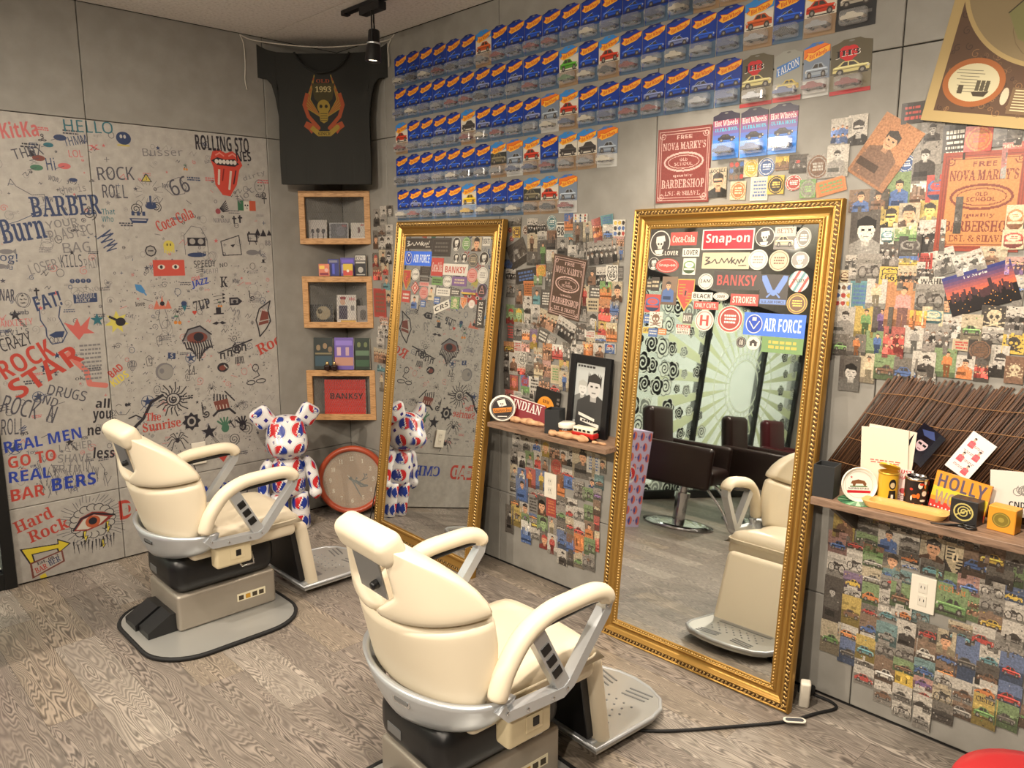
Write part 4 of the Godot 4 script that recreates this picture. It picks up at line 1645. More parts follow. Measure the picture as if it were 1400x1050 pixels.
func doodle(kind: String, o: Vector2, s: float):
	var k := ink("k")
	var w: float = max(2.0, s * 0.05)
	match kind:
		"tongue":
			var red := Color8(186, 66, 52)
			var V := func(a, b): return o + Vector2(a, b) * s
			poly(PackedVector2Array([V.call(-0.36, -0.28), V.call(-0.3, -0.46), V.call(-0.15, -0.52), V.call(0, -0.44), V.call(0.16, -0.5), V.call(0.3, -0.4), V.call(0.38, -0.2), V.call(0.3, -0.1), V.call(0.22, 0.24), V.call(0.05, 0.5), V.call(-0.12, 0.48), V.call(-0.28, 0.26), V.call(-0.3, -0.12)]), red)
			poly(PackedVector2Array([V.call(-0.34, -0.26), V.call(-0.2, -0.34), V.call(0, -0.3), V.call(0.2, -0.33), V.call(0.3, -0.22), V.call(0.2, -0.16), V.call(-0.2, -0.17)]), k)
			for i in 6:
				oval(o.x + (-0.22 + 0.085 * i) * s, o.y - 0.25 * s, s * 0.042, s * 0.05, Color8(200, 194, 184))
			line(V.call(-0.17, -0.08), V.call(-0.2, 0.24), s * 0.05, Color8(196, 180, 168))
			line(V.call(0.1, -0.06), V.call(0.04, 0.34), s * 0.05, Color8(196, 180, 168))
			line(V.call(-0.06, -0.1), V.call(-0.11, 0.16), s * 0.03, Color8(120, 30, 28))
			line(V.call(0.22, -0.08), V.call(0.15, 0.22), s * 0.03, Color8(60, 30, 40))
			for q in [-0.14, 0.16]:
				path([V.call(q - 0.1, -0.38), V.call(q, -0.44), V.call(q + 0.09, -0.38)], s * 0.03, Color8(208, 130, 116))
		"eye":
			for i in 46:
				var a := TAU * i / 46.0
				var r0 := s * rng.randf_range(0.62, 0.8)
				line(o + Vector2.from_angle(a) * Vector2(r0, r0), o + Vector2.from_angle(a + 0.05) * Vector2(s * rng.randf_range(0.85, 1.3), s * rng.randf_range(0.8, 1.1)), 2.0, ink("d"))
			for i in 16:
				var a := TAU * i / 16.0
				oval(o.x + cos(a) * s * 0.6, o.y + sin(a) * s * 0.5, s * 0.17, s * 0.14, k)
				oval(o.x + cos(a) * s * 0.6, o.y + sin(a) * s * 0.5, s * 0.145, s * 0.115, Color8(168, 164, 156))
			oval(o.x, o.y, s * 0.52, s * 0.4, Color8(160, 156, 148))
			poly(PackedVector2Array([o + Vector2(-0.66, 0.22) * s, o + Vector2(-0.4, -0.2) * s, o + Vector2(0, -0.34) * s, o + Vector2(0.36, -0.26) * s, o + Vector2(0.72, -0.06) * s, o + Vector2(0.3, 0.2) * s, o + Vector2(-0.2, 0.32) * s]), Color8(132, 50, 44))
			poly(PackedVector2Array([o + Vector2(-0.56, 0.2) * s, o + Vector2(-0.3, -0.12) * s, o + Vector2(0.05, -0.22) * s, o + Vector2(0.5, -0.04) * s, o + Vector2(0.2, 0.18) * s, o + Vector2(-0.2, 0.26) * s]), Color8(192, 186, 172))
			oval(o.x, o.y + s * 0.02, s * 0.24, s * 0.22, Color8(170, 84, 52))
			oval(o.x, o.y, s * 0.14, s * 0.13, k)
			path([o + Vector2(-0.66, 0.22) * s, o + Vector2(-0.36, -0.16) * s, o + Vector2(0.05, -0.27) * s, o + Vector2(0.72, -0.06) * s], s * 0.06, k)
			for q in [[-0.34, 0.3, 0.5], [0.42, 0.12, 0.5], [0.22, 0.75, 0.36]]:
				var b: Vector2 = o + Vector2(q[0], q[1]) * s
				poly(PackedVector2Array([b, b + Vector2(0.12, 0.0) * s, b + Vector2(0.06, 0.2) * s, b + Vector2(0.16, 0.18) * s, b + Vector2(0.02, q[2]) * s, b + Vector2(0.03, 0.26) * s, b + Vector2(-0.06, 0.28) * s]), k)
				poly(PackedVector2Array([b + Vector2(0.02, 0.02) * s, b + Vector2(0.1, 0.02) * s, b + Vector2(0.04, 0.22) * s, b + Vector2(0.12, 0.2) * s, b + Vector2(0.03, q[2] - 0.06) * s]), ink("y"))
			for i in 12:
				var b := o + Vector2(-0.7 + 0.12 * i, rng.randf_range(0.6, 0.75)) * s
				poly(PackedVector2Array([b, b + Vector2(0.05, 0) * s, b + Vector2(-0.04 + rng.randf() * 0.1, rng.randf_range(0.3, 0.6)) * s]), k)
		"tentacle":
			poly(PackedVector2Array([o + Vector2(-0.5, -0.05) * s, o + Vector2(-0.3, -0.4) * s, o + Vector2(0.1, -0.5) * s, o + Vector2(0.45, -0.25) * s, o + Vector2(0.5, 0) * s, o + Vector2(0, 0.06) * s]), ink("g"))
			oval(o.x, o.y - s * 0.12, s * 0.36, s * 0.2, ink("n"))
			oval(o.x + s * 0.05, o.y - s * 0.14, s * 0.18, s * 0.15, k)
			path([o + Vector2(-0.52, -0.02) * s, o + Vector2(-0.3, -0.42) * s, o + Vector2(0.12, -0.52) * s, o + Vector2(0.5, -0.2) * s], w, k)
			for i in 11:
				var u := -0.45 + 0.09 * i
				path([o + Vector2(u, 0) * s, o + Vector2(u + 0.06, 0.25) * s, o + Vector2(u * 0.6 + 0.02, 0.7 - abs(u)) * s], w * 0.9, k)
		"sun":
			for i in 18:
				var a := TAU * i / 18
				path([o + Vector2.from_angle(a) * s * 0.3, o + Vector2.from_angle(a + 0.12) * s * 0.42, o + Vector2.from_angle(a) * s * (0.6 if i % 2 else 0.74)], s * 0.045, k)
			ring(o, s * 0.28, s * 0.26, s * 0.05, k)
			curl(o, s * 0.18, 1.6, s * 0.05, k)
		"gem":
			star(o, s * 0.75, k, 8, 0.72)
			oval(o.x, o.y, s * 0.34, s * 0.4, Color8(160, 155, 148))
			oval(o.x, o.y, s * 0.2, s * 0.24, k)
		"hand_e": hand(o, s, ink("e"), true)
		"hand_k":
			hand(o, s, k, true)
			curl(o + Vector2(0, s * 0.2), s * 0.16, 1.5, w, Color8(160, 155, 148))
		"hand_g": hand(o, s, ink("d"), false)
		"star_k":
			star(o, s, k)
			for i in 3:
				line(o + Vector2(0.2 + 0.15 * i, 0.6) * s, o + Vector2(1.2 + 0.2 * i, 2.2) * s, 2.0, k)
		"star_t": star(o, s, ink("t"))
		"star_b": star(o, s, ink("b"))
		"heart_r", "heart_b":
			var c := ink("r")
			oval(o.x - s * 0.24, o.y - s * 0.15, s * 0.28, s * 0.28, c)
			oval(o.x + s * 0.24, o.y - s * 0.15, s * 0.28, s * 0.28, c)
			poly(PackedVector2Array([o + Vector2(-0.5, -0.05) * s, o + Vector2(0.5, -0.05) * s, o + Vector2(0, 0.6) * s]), c)
		"cherry":
			oval(o.x - s * 0.25, o.y + s * 0.3, s * 0.2, s * 0.2, Color8(190, 120, 50))
			oval(o.x + s * 0.2, o.y + s * 0.35, s * 0.2, s * 0.2, Color8(190, 120, 50))
			path([o + Vector2(-0.25, 0.15) * s, o + Vector2(0.1, -0.5) * s, o + Vector2(0.2, 0.2) * s], w, k)
			oval(o.x - s * 0.15, o.y - s * 0.4, s * 0.25, s * 0.1, ink("e"))
		"cone":
			poly(PackedVector2Array([o + Vector2(-0.3, -0.1) * s, o + Vector2(0.3, -0.1) * s, o + Vector2(0.02, 0.6) * s]), ink("t"))
			oval(o.x, o.y - s * 0.25, s * 0.3, s * 0.25, ink("b"))
		"pop":
			poly(PackedVector2Array([o + Vector2(-0.5, -0.5) * s, o + Vector2(0.1, -0.4) * s, o + Vector2(0.45, 0.2) * s, o + Vector2(0.2, 0.45) * s, o + Vector2(-0.4, 0.1) * s]), Color8(66, 122, 170))
			line(o + Vector2(0.3, 0.3) * s, o + Vector2(0.5, 0.6) * s, s * 0.14, Color8(66, 122, 170))
		"flame":
			for q in [[-0.4, 0.7], [0, 1.0], [0.4, 0.65]]:
				poly(PackedVector2Array([o + Vector2(q[0] - 0.25, 0.4) * s, o + Vector2(q[0] + 0.02, 0.4 - q[1]) * s, o + Vector2(q[0] + 0.1, 0.0) * s, o + Vector2(q[0] + 0.25, 0.4) * s]), Color8(186, 104, 84))
			oval(o.x, o.y, s * 0.16, s * 0.16, k)
			path([o + Vector2(-0.2, 0.4) * s, o + Vector2(-0.35, 1.0) * s, o + Vector2(-0.2, 1.8) * s, o + Vector2(0.2, 1.8) * s, o + Vector2(0.3, 1.0) * s, o + Vector2(0.15, 0.4) * s], 2.0, ink("d"))
		"hat":
			rect(o.x - s * 0.35, o.y - s * 0.5, s * 0.7, s * 0.85, k)
			rect(o.x - s * 0.7, o.y + s * 0.3, s * 1.4, s * 0.16, k)
		"stache":
			for q in [-1, 1]:
				poly(PackedVector2Array([o, o + Vector2(q * 0.4, -0.2) * s, o + Vector2(q * 1.0, 0.1) * s, o + Vector2(q * 0.4, 0.25) * s]), k)
		"tv":
			path([o + Vector2(-0.5, -0.4) * s, o + Vector2(0.5, -0.4) * s, o + Vector2(0.48, 0.35) * s, o + Vector2(-0.44, 0.35) * s], s * 0.14, k, true)
			line(o + Vector2(-0.3, 0.4) * s, o + Vector2(-0.36, 0.7) * s, s * 0.08, k)
			line(o + Vector2(0.35, 0.4) * s, o + Vector2(0.4, 0.7) * s, s * 0.08, k)
			oval(o.x - s * 0.35, o.y - s * 0.55, s * 0.1, s * 0.12, k)
		"cube":
			path([o + Vector2(-0.55, -0.25) * s, o + Vector2(0.55, -0.6) * s, o + Vector2(0.65, 0.5) * s, o + Vector2(-0.45, 0.55) * s], w, k, true)
			poly(PackedVector2Array([o + Vector2(0.0, -0.05) * s, o + Vector2(0.3, -0.1) * s, o + Vector2(0.15, 0.1) * s]), k)
		"warn":
			poly(PackedVector2Array([o + Vector2(0, -0.7) * s, o + Vector2(0.85, 0.6) * s, o + Vector2(-0.85, 0.6) * s]), k)
			poly(PackedVector2Array([o + Vector2(0, -0.5) * s, o + Vector2(0.65, 0.5) * s, o + Vector2(-0.65, 0.5) * s]), Color8(186, 170, 80))
			line(o + Vector2(0, -0.2) * s, o + Vector2(0, 0.35) * s, w, k)
		"slime":
			oval(o.x, o.y - s * 0.15, s * 0.5, s * 0.48, Color8(190, 176, 82))
			for i in 5:
				rect(o.x - s * 0.45 + i * s * 0.2, o.y, s * 0.12, s * rng.randf_range(0.4, 0.8), Color8(190, 176, 82))
			rect(o.x - s * 0.2, o.y - s * 0.35, s * 0.1, s * 0.2, k)
			rect(o.x + s * 0.1, o.y - s * 0.35, s * 0.1, s * 0.2, k)
		"shades":
			rect(o.x - s * 0.88, o.y - s * 0.45, s * 1.76, s * 0.9, Color8(182, 74, 62))
			for q in [-0.42, 0.38]:
				oval(o.x + q * s, o.y - s * 0.05, s * 0.2, s * 0.14, Color8(200, 192, 180))
				oval(o.x + q * s, o.y - s * 0.05, s * 0.08, s * 0.1, k)
		"visor":
			path([o + Vector2(-0.6, 0.7) * s, o + Vector2(-0.62, -0.3) * s, o + Vector2(-0.2, -0.8) * s, o + Vector2(0.3, -0.7) * s, o + Vector2(0.6, -0.1) * s, o + Vector2(0.62, 0.7) * s], 2.0, ink("d"))
			rect(o.x - s * 0.45, o.y - s * 0.2, s * 0.95, s * 0.42, k)
			oval(o.x - s * 0.2, o.y, s * 0.16, s * 0.15, Color8(150, 146, 140))
			oval(o.x + s * 0.25, o.y, s * 0.16, s * 0.15, Color8(150, 146, 140))
			oval(o.x, o.y + s * 0.7, s * 0.5, s * 0.12, ink("b"))
		"flag":
			rect(o.x - s * 0.8, o.y - s * 0.5, s * 0.5, s * 0.8, Color8(52, 100, 72))
			rect(o.x - s * 0.3, o.y - s * 0.45, s * 0.5, s * 0.8, Color8(190, 184, 172))
			rect(o.x + s * 0.2, o.y - s * 0.5, s * 0.55, s * 0.8, Color8(178, 82, 58))
			draw_skull(o + Vector2(-0.05, -0.1) * s, s * 0.6, Color8(196, 190, 180), k)
		"ankh":
			ring(o - Vector2(0, s * 0.35), s * 0.24, s * 0.28, s * 0.12, k)
			line(o, o + Vector2(0, s * 0.8), s * 0.12, k)
			line(o + Vector2(-0.35, 0.15) * s, o + Vector2(0.35, 0.15) * s, s * 0.12, k)
		"cross":
			line(o - Vector2(0, s * 0.7), o + Vector2(0, s * 0.7), s * 0.3, k)
			line(o + Vector2(-0.4, -0.2) * s, o + Vector2(0.4, -0.2) * s, s * 0.3, k)
		"comet":
			oval(o.x - s * 0.4, o.y + s * 0.3, s * 0.28, s * 0.28, Color8(140, 66, 72))
			for i in 6:
				line(o + Vector2(-0.2 + 0.06 * i, 0.05 + 0.06 * i) * s, o + Vector2(0.5 + 0.06 * i, -0.8 + 0.2 * i) * s, s * 0.1, k)
		"arrow":
			for i in 3:
				line(o + Vector2(-0.7, -0.4 + 0.4 * i) * s, o + Vector2(0.5, -0.6 + 0.4 * i) * s, w, k)
				poly(PackedVector2Array([o + Vector2(0.4, -0.8 + 0.4 * i) * s, o + Vector2(0.75, -0.62 + 0.4 * i) * s, o + Vector2(0.4, -0.45 + 0.4 * i) * s]), k)
		"bullet":
			poly(PackedVector2Array([o + Vector2(-0.8, -0.5) * s, o + Vector2(0.3, -0.5) * s, o + Vector2(0.9, 0) * s, o + Vector2(0.3, 0.45) * s, o + Vector2(-0.8, 0.45) * s]), k)
			rect(o.x - s * 0.6, o.y - s * 0.3, s * 0.9, s * 0.5, Color8(130, 126, 124))
			oval(o.x - s * 0.1, o.y, s * 0.25, s * 0.2, k)
		"almond":
			path([o + Vector2(0.45, -1.0) * s, o + Vector2(-0.2, -0.6) * s, o + Vector2(-0.42, 0) * s, o + Vector2(-0.3, 0.5) * s, o + Vector2(-0.25, 0.9) * s, o + Vector2(0.15, 0.5) * s, o + Vector2(0.42, 0.1) * s, o + Vector2(0.3, -0.5) * s], s * 0.07, k, true)
			poly(PackedVector2Array([o + Vector2(-0.05, -0.5) * s, o + Vector2(0.3, -0.4) * s, o + Vector2(0.3, 0.2) * s, o + Vector2(-0.3, 0.3) * s]), ink("n"))
			line(o + Vector2(-0.3, 0.1) * s, o + Vector2(0.35, 0.0) * s, s * 0.06, Color8(160, 155, 148))
		"clef":
			ring(o + Vector2(0, -0.55) * s, s * 0.25, s * 0.28, w * 1.4, k)
			path([o + Vector2(0.1, -0.3) * s, o + Vector2(0.3, 0.1) * s, o + Vector2(-0.2, 0.3) * s], w * 1.4, k)
			ring(o + Vector2(-0.45, 0.6) * s, s * 0.35, s * 0.16, w * 1.4, k)
			ring(o + Vector2(0.4, 0.55) * s, s * 0.4, s * 0.16, w * 1.4, k)
		"coffin":
			path([o + Vector2(-0.5, -0.5) * s, o + Vector2(0, -0.9) * s, o + Vector2(0.5, -0.5) * s, o + Vector2(0.4, 0.9) * s, o + Vector2(-0.4, 0.9) * s], w, k, true)
			line(o - Vector2(0, s * 0.4), o + Vector2(0, s * 0.4), w, k)
		"die":
			poly(PackedVector2Array([o + Vector2(-0.8, -0.8) * s, o + Vector2(0.9, -0.5) * s, o + Vector2(0.7, 0.9) * s, o + Vector2(-0.9, 0.6) * s]), ink("b"))
			words("S", o, s * 0.6, s * 1.0, Color8(170, 166, 160), 1)
		"moon":
			oval(o.x, o.y, s, s, ink("g"))
			oval(o.x + s * 0.1, o.y + s * 0.05, s * 0.85, s * 0.85, Color8(138, 135, 130))
			oval(o.x - s * 0.3, o.y - s * 0.1, s * 0.25, s * 0.3, ink("g"))
		"ball":
			oval(o.x, o.y, s * 1.0, s * 0.8, k)
			oval(o.x - s * 0.1, o.y + s * 0.1, s * 0.6, s * 0.45, ink("n"))
			line(o + Vector2(0.2, -0.4) * s, o + Vector2(0.7, 0.2) * s, s * 0.2, Color8(170, 166, 160))
		"grill":
			for i in 5:
				line(o + Vector2(-0.5 + 0.22 * i, -0.9 + 0.05 * i) * s, o + Vector2(-0.55 + 0.24 * i, -0.4 + 0.05 * i) * s, s * 0.1, k)
			poly(PackedVector2Array([o + Vector2(-0.6, -0.3) * s, o + Vector2(0.5, -0.4) * s, o + Vector2(0.6, 0.3) * s, o + Vector2(-0.4, 0.4) * s]), ink("n"))
			for i in 4:
				line(o + Vector2(-0.4 + 0.25 * i, 0.0) * s, o + Vector2(-0.35 + 0.25 * i, 0.3) * s, s * 0.06, Color8(190, 180, 168))
			path([o + Vector2(-0.7, 0.8) * s, o + Vector2(-0.3, 0.45) * s, o + Vector2(0.6, 0.4) * s, o + Vector2(1.0, 0.8) * s], s * 0.16, k)
			line(o + Vector2(0.3, -1.0) * s, o + Vector2(1.0, -0.2) * s, s * 0.1, k)
		"maori":
			line(o + Vector2(-1.0, 0.1) * s, o + Vector2(1.0, -0.5) * s, s * 0.08, k)
			for i in 4:
				var q := o + Vector2(-0.75 + 0.42 * i, 0.25 - 0.12 * i) * s
				path([q + Vector2(-0.12, 0.2) * s, q + Vector2(-0.12, -0.1) * s, q + Vector2(0.08, -0.12) * s, q + Vector2(0.1, 0.2) * s], s * 0.08, k)
			curl(o + Vector2(0.1, -0.05) * s, s * 0.3, 1.7, s * 0.08, k)
			for i in 6:
				line(o + Vector2(0.0 + 0.08 * i, 0.4) * s, o + Vector2(-0.05 + 0.1 * i, 0.8) * s, w, k)
		"snail":
			curl(o, s * 0.5, 1.5, w * 1.4, k)
			for i in 7:
				var a := -PI + PI * i / 6.0
				line(o + Vector2.from_angle(a) * s * 0.6, o + Vector2.from_angle(a) * s * 0.85, w, k)
		"spider":
			oval(o.x, o.y, s * 0.16, s * 0.22, k)
			for i in 8:
				var q := -1.0 if i < 4 else 1.0
				var a := -0.9 + 0.6 * (i % 4)
				path([o, o + Vector2(q * cos(a) * 0.5, sin(a) * 0.5 - 0.3) * s, o + Vector2(q * cos(a) * 0.95, sin(a) * 0.9 + 0.15) * s], s * 0.07, k)
		"spiral": curl(o, s, 2.2, w * 1.6, k)
		"pent":
			ring(o, s, s, w * 1.2, ink("b"))
			star(o, s, ink("b"), 5, 0.36)
		"ball8":
			oval(o.x, o.y, s * 0.9, s * 0.8, ink("b"))
			oval(o.x - s * 0.3, o.y - s * 0.2, s * 0.16, s * 0.24, Color8(176, 172, 166))
			oval(o.x + s * 0.15, o.y - s * 0.2, s * 0.16, s * 0.24, Color8(176, 172, 166))
			rect(o.x - s * 0.8, o.y + s * 0.8, s * 1.5, s * 0.2, Color8(176, 162, 90))
		"ship":
			for i in 3:
				rect(o.x - s * 0.6 + i * s * 0.45, o.y - s * 0.5, s * 0.26, s * 0.35, ink("b"))
			poly(PackedVector2Array([o + Vector2(-0.8, 0.1) * s, o + Vector2(0.8, 0.1) * s, o + Vector2(0.6, 0.5) * s, o + Vector2(-0.6, 0.5) * s]), ink("b"))
			rect(o.x - s * 0.6, o.y + s * 0.18, s * 1.2, s * 0.1, Color8(170, 166, 160))
		"finger":
			oval(o.x, o.y + s * 0.35, s * 0.75, s * 0.45, ink("b"))
			line(o + Vector2(0, 0.3) * s, o + Vector2(0, -0.9) * s, s * 0.3, ink("b"))
			for q in [-0.5, -0.25, 0.3, 0.55]:
				line(o + Vector2(q, 0.3) * s, o + Vector2(q, -0.1) * s, s * 0.22, ink("b"))
		"boot":
			path([o + Vector2(-0.5, -0.9) * s, o + Vector2(-0.5, -0.3) * s, o + Vector2(-0.3, 0.1) * s, o + Vector2(-0.3, 0.5) * s, o + Vector2(-0.1, 0.9) * s, o + Vector2(0.35, 0.85) * s, o + Vector2(0.6, 0.4) * s, o + Vector2(0.45, 0.0) * s, o + Vector2(0.3, -0.4) * s, o + Vector2(0.4, -0.9) * s], s * 0.05, ink("b"))
			poly(PackedVector2Array([o + Vector2(-0.2, 0.45) * s, o + Vector2(0.1, 0.3) * s, o + Vector2(0.5, 0.3) * s, o + Vector2(0.4, 0.6) * s, o + Vector2(0.0, 0.6) * s]), ink("b"))
			for i in 3:
				ring(o + Vector2(-0.12 + 0.2 * i, 0.72) * s, s * 0.08, s * 0.14, 2.0, ink("d"))
		"arm":
			var c := Color8(190, 110, 100)
			path([o + Vector2(-0.45, -0.35) * s, o + Vector2(-0.2, 0.0) * s, o + Vector2(0.05, 0.3) * s, o + Vector2(0.1, 0.7) * s, o + Vector2(0.55, 0.8) * s], s * 0.16, c)
			for i in 9:
				scribble_lines(o.x - s * 0.1, o.y - s * 0.55 + i * s * 0.13, s * 0.6, s * 0.1, 1, ink("g"))
		"splat":
			poly(PackedVector2Array([o + Vector2(-0.9, -0.6) * s, o + Vector2(-0.2, -0.3) * s, o + Vector2(0.1, -0.9) * s, o + Vector2(0.3, -0.2) * s, o + Vector2(1.1, -1.0) * s, o + Vector2(0.8, 0) * s, o + Vector2(1.3, 0.4) * s, o + Vector2(0.5, 0.4) * s, o + Vector2(0.1, 0.9) * s, o + Vector2(-0.4, 0.2) * s]), Color8(184, 92, 86))
		"splat_y":
			star(o, s, Color8(190, 180, 84), 7, 0.5)
			oval(o.x + s * 0.3, o.y, s * 0.4, s * 0.36, k)
			line(o + Vector2(-0.6, -0.5) * s, o + Vector2(0.3, 0) * s, s * 0.2, k)
		"smile":
			path([o + Vector2(-0.8, -0.1) * s, o + Vector2(-0.5, 0.5) * s, o + Vector2(0.3, 0.6) * s, o + Vector2(0.8, 0) * s], w, k)
			oval(o.x + s * 0.4, o.y - s * 0.5, s * 0.14, s * 0.2, k)
			path([o + Vector2(-0.7, -0.5) * s, o + Vector2(-0.4, -0.7) * s, o + Vector2(-0.1, -0.5) * s], w, k)
		"note":
			curl(o + Vector2(0, 0.3) * s, s * 0.5, 1.4, s * 0.18, k)
			line(o + Vector2(-0.4, 0.3) * s, o + Vector2(-0.5, -1.0) * s, s * 0.18, k)
		"swirl_t":
			path([o + Vector2(-1.0, 0.8) * s, o + Vector2(-0.3, 0.2) * s, o + Vector2(0.1, -0.5) * s, o + Vector2(0.6, -0.75) * s], s * 0.13, ink("k"))
			path([o + Vector2(-0.3, 0.2) * s, o + Vector2(-0.6, 0.0) * s, o + Vector2(-0.9, 0.1) * s], s * 0.06, k)
		"sign":
			poly(PackedVector2Array([o + Vector2(-0.95, -0.75) * s, o + Vector2(0.55, -0.62) * s, o + Vector2(0.55, -0.85) * s, o + Vector2(1.1, -0.5) * s, o + Vector2(0.55, -0.15) * s, o + Vector2(0.5, -0.36) * s, o + Vector2(-0.45, -0.36) * s, o + Vector2(-0.4, 0.0) * s, o + Vector2(-0.62, 0.05) * s]), k)
			poly(PackedVector2Array([o + Vector2(-0.86, -0.7) * s, o + Vector2(0.6, -0.57) * s, o + Vector2(0.6, -0.76) * s, o + Vector2(1.02, -0.5) * s, o + Vector2(0.6, -0.22) * s, o + Vector2(0.55, -0.4) * s, o + Vector2(-0.52, -0.4) * s, o + Vector2(-0.46, -0.04) * s, o + Vector2(-0.58, 0.0) * s]), Color8(206, 186, 52))
			poly(PackedVector2Array([o + Vector2(-0.62, 0.0) * s, o + Vector2(0.72, -0.28) * s, o + Vector2(0.78, 0.3) * s, o + Vector2(-0.58, 0.75) * s]), ink("n"))
			poly(PackedVector2Array([o + Vector2(-0.54, 0.06) * s, o + Vector2(0.66, -0.2) * s, o + Vector2(0.7, 0.25) * s, o + Vector2(-0.5, 0.66) * s]), Color8(172, 166, 158))
			words("BAR", o + Vector2(-0.2, 0.36) * s, s * 0.5, s * 0.26, ink("r"), 3, -0.28)
			words("BER", o + Vector2(0.35, 0.16) * s, s * 0.5, s * 0.26, ink("b"), 3, -0.28)
			words("Est. 08.2", o + Vector2(0.1, 0.02) * s, s * 0.9, s * 0.14, k, 4, -0.2)
			poly(PackedVector2Array([o + Vector2(-0.3, 0.7) * s, o + Vector2(-0.05, 0.62) * s, o + Vector2(0.02, 0.95) * s, o + Vector2(-0.2, 1.0) * s]), Color8(206, 186, 52))
		"badge":
			star(o, s, k, 8, 0.92)
			star(o, s * 0.8, Color8(150, 146, 140), 8, 0.92)
			scribble_lines(o.x - s * 0.5, o.y - s * 0.2, s, s * 0.4, 1, k)
		"octo":
			oval(o.x, o.y, s, s * 0.8, k)
			poly(PackedVector2Array([o, o + Vector2(1.1, -0.4) * s, o + Vector2(1.1, 0.3) * s]), Color8(150, 146, 140))
		"fishk":
			oval(o.x, o.y, s, s * 0.4, ink("g"))
			poly(PackedVector2Array([o + Vector2(0.8, 0) * s, o + Vector2(1.4, -0.5) * s, o + Vector2(1.4, 0.5) * s]), ink("g"))
		"sketch":
			for i in 4:
				ring(o + Vector2(rng.randf_range(-0.5, 0.5), rng.randf_range(-0.5, 0.5)) * s, s * rng.randf_range(0.2, 0.6), s * rng.randf_range(0.2, 0.6), 1.6, ink("g"))
			scribble_lines(o.x - s * 0.5, o.y + s * 0.5, s, s * 0.5, 3, ink("g"))
		"burst":
			for i in 14:
				var a := TAU * i / 14
				line(o + Vector2.from_angle(a) * s * 0.5, o + Vector2.from_angle(a) * s * rng.randf_range(0.8, 1.2), 2.0, ink("g"))
		"hex":
			path([o + Vector2(-1.0, 0.2) * s, o + Vector2(-0.7, -0.4) * s, o + Vector2(0.4, -0.9) * s, o + Vector2(1.0, 0.0) * s, o + Vector2(0.8, 0.6) * s, o + Vector2(-0.3, 0.8) * s], 2.0, ink("d"), true)
		"bolt_k":
			path([o + Vector2(-0.6, 0.3) * s, o + Vector2(0.5, -0.5) * s, o + Vector2(-0.2, 0.1) * s, o + Vector2(0.7, -0.2) * s, o + Vector2(-0.3, 0.6) * s, o + Vector2(0.6, 0.3) * s], s * 0.1, ink("b"))
		"face_g":
			ring(o, s * 0.8, s, 2.0, ink("d"))
			rect(o.x - s * 0.3, o.y - s * 0.2, s * 0.15, s * 0.15, k)
			rect(o.x + s * 0.2, o.y - s * 0.2, s * 0.15, s * 0.15, k)
			line(o + Vector2(-0.3, 0.4) * s, o + Vector2(0.3, 0.35) * s, 2.0, k)
		"heli": scribble_lines(o.x - s, o.y - s * 0.4, s * 2, s * 0.8, 2, ink("g"))
		"cone_k": poly(PackedVector2Array([o + Vector2(0, -1) * s, o + Vector2(0.9, 1) * s, o + Vector2(-0.9, 1) * s]), k)
		"blob_b", "blob_t", "blob_n", "blob_e", "blob_r", "blob_k":
			oval(o.x, o.y, s * 0.9, s * 0.45, ink({"b": "b", "t": "t", "n": "n", "e": "e", "r": "pr", "k": "b"}[kind[-1]]))
			line(o, o + Vector2(-1.3, 0.5) * s, 2.0, ink("d"))
		"curve":
			path([o + Vector2(-0.9, 0.3) * s, o + Vector2(-0.2, 0.05) * s, o + Vector2(0.5, -0.3) * s], s * 0.02, ink("b"))
			path([o + Vector2(0.2, -0.2) * s, o + Vector2(0.5, -0.3) * s], s * 0.07, ink("b"))
			path([o + Vector2(-0.45, -1.2) * s, o + Vector2(-0.35, -1.45) * s, o + Vector2(-0.2, -1.2) * s, o + Vector2(0.3, -0.9) * s, o + Vector2(0.7, -0.95) * s, o + Vector2(0.75, -0.75) * s], s * 0.02, ink("d"))
		"block":
			poly(PackedVector2Array([o + Vector2(-1.0, 0.4) * s, o + Vector2(-1.0, -0.4) * s, o + Vector2(1.0, -0.5) * s, o + Vector2(1.0, 0.35) * s]), ink("b"))
			words("YOUGUL", o + Vector2(0, -0.25) * s, s * 1.7, s * 0.42, Color8(166, 162, 156), 1)
			words("RISKY", o + Vector2(-0.2, 0.16) * s, s * 1.2, s * 0.34, Color8(166, 162, 156), 1)
		"dots4":
			for i in 4:
				oval(o.x + (-0.75 + 0.5 * i) * s, o.y, s * 0.22, s * 0.22, ink("b"))
				words("!", o + Vector2(-0.75 + 0.5 * i, 0) * s, s * 0.06, s * 0.26, Color8(170, 166, 160), 1)

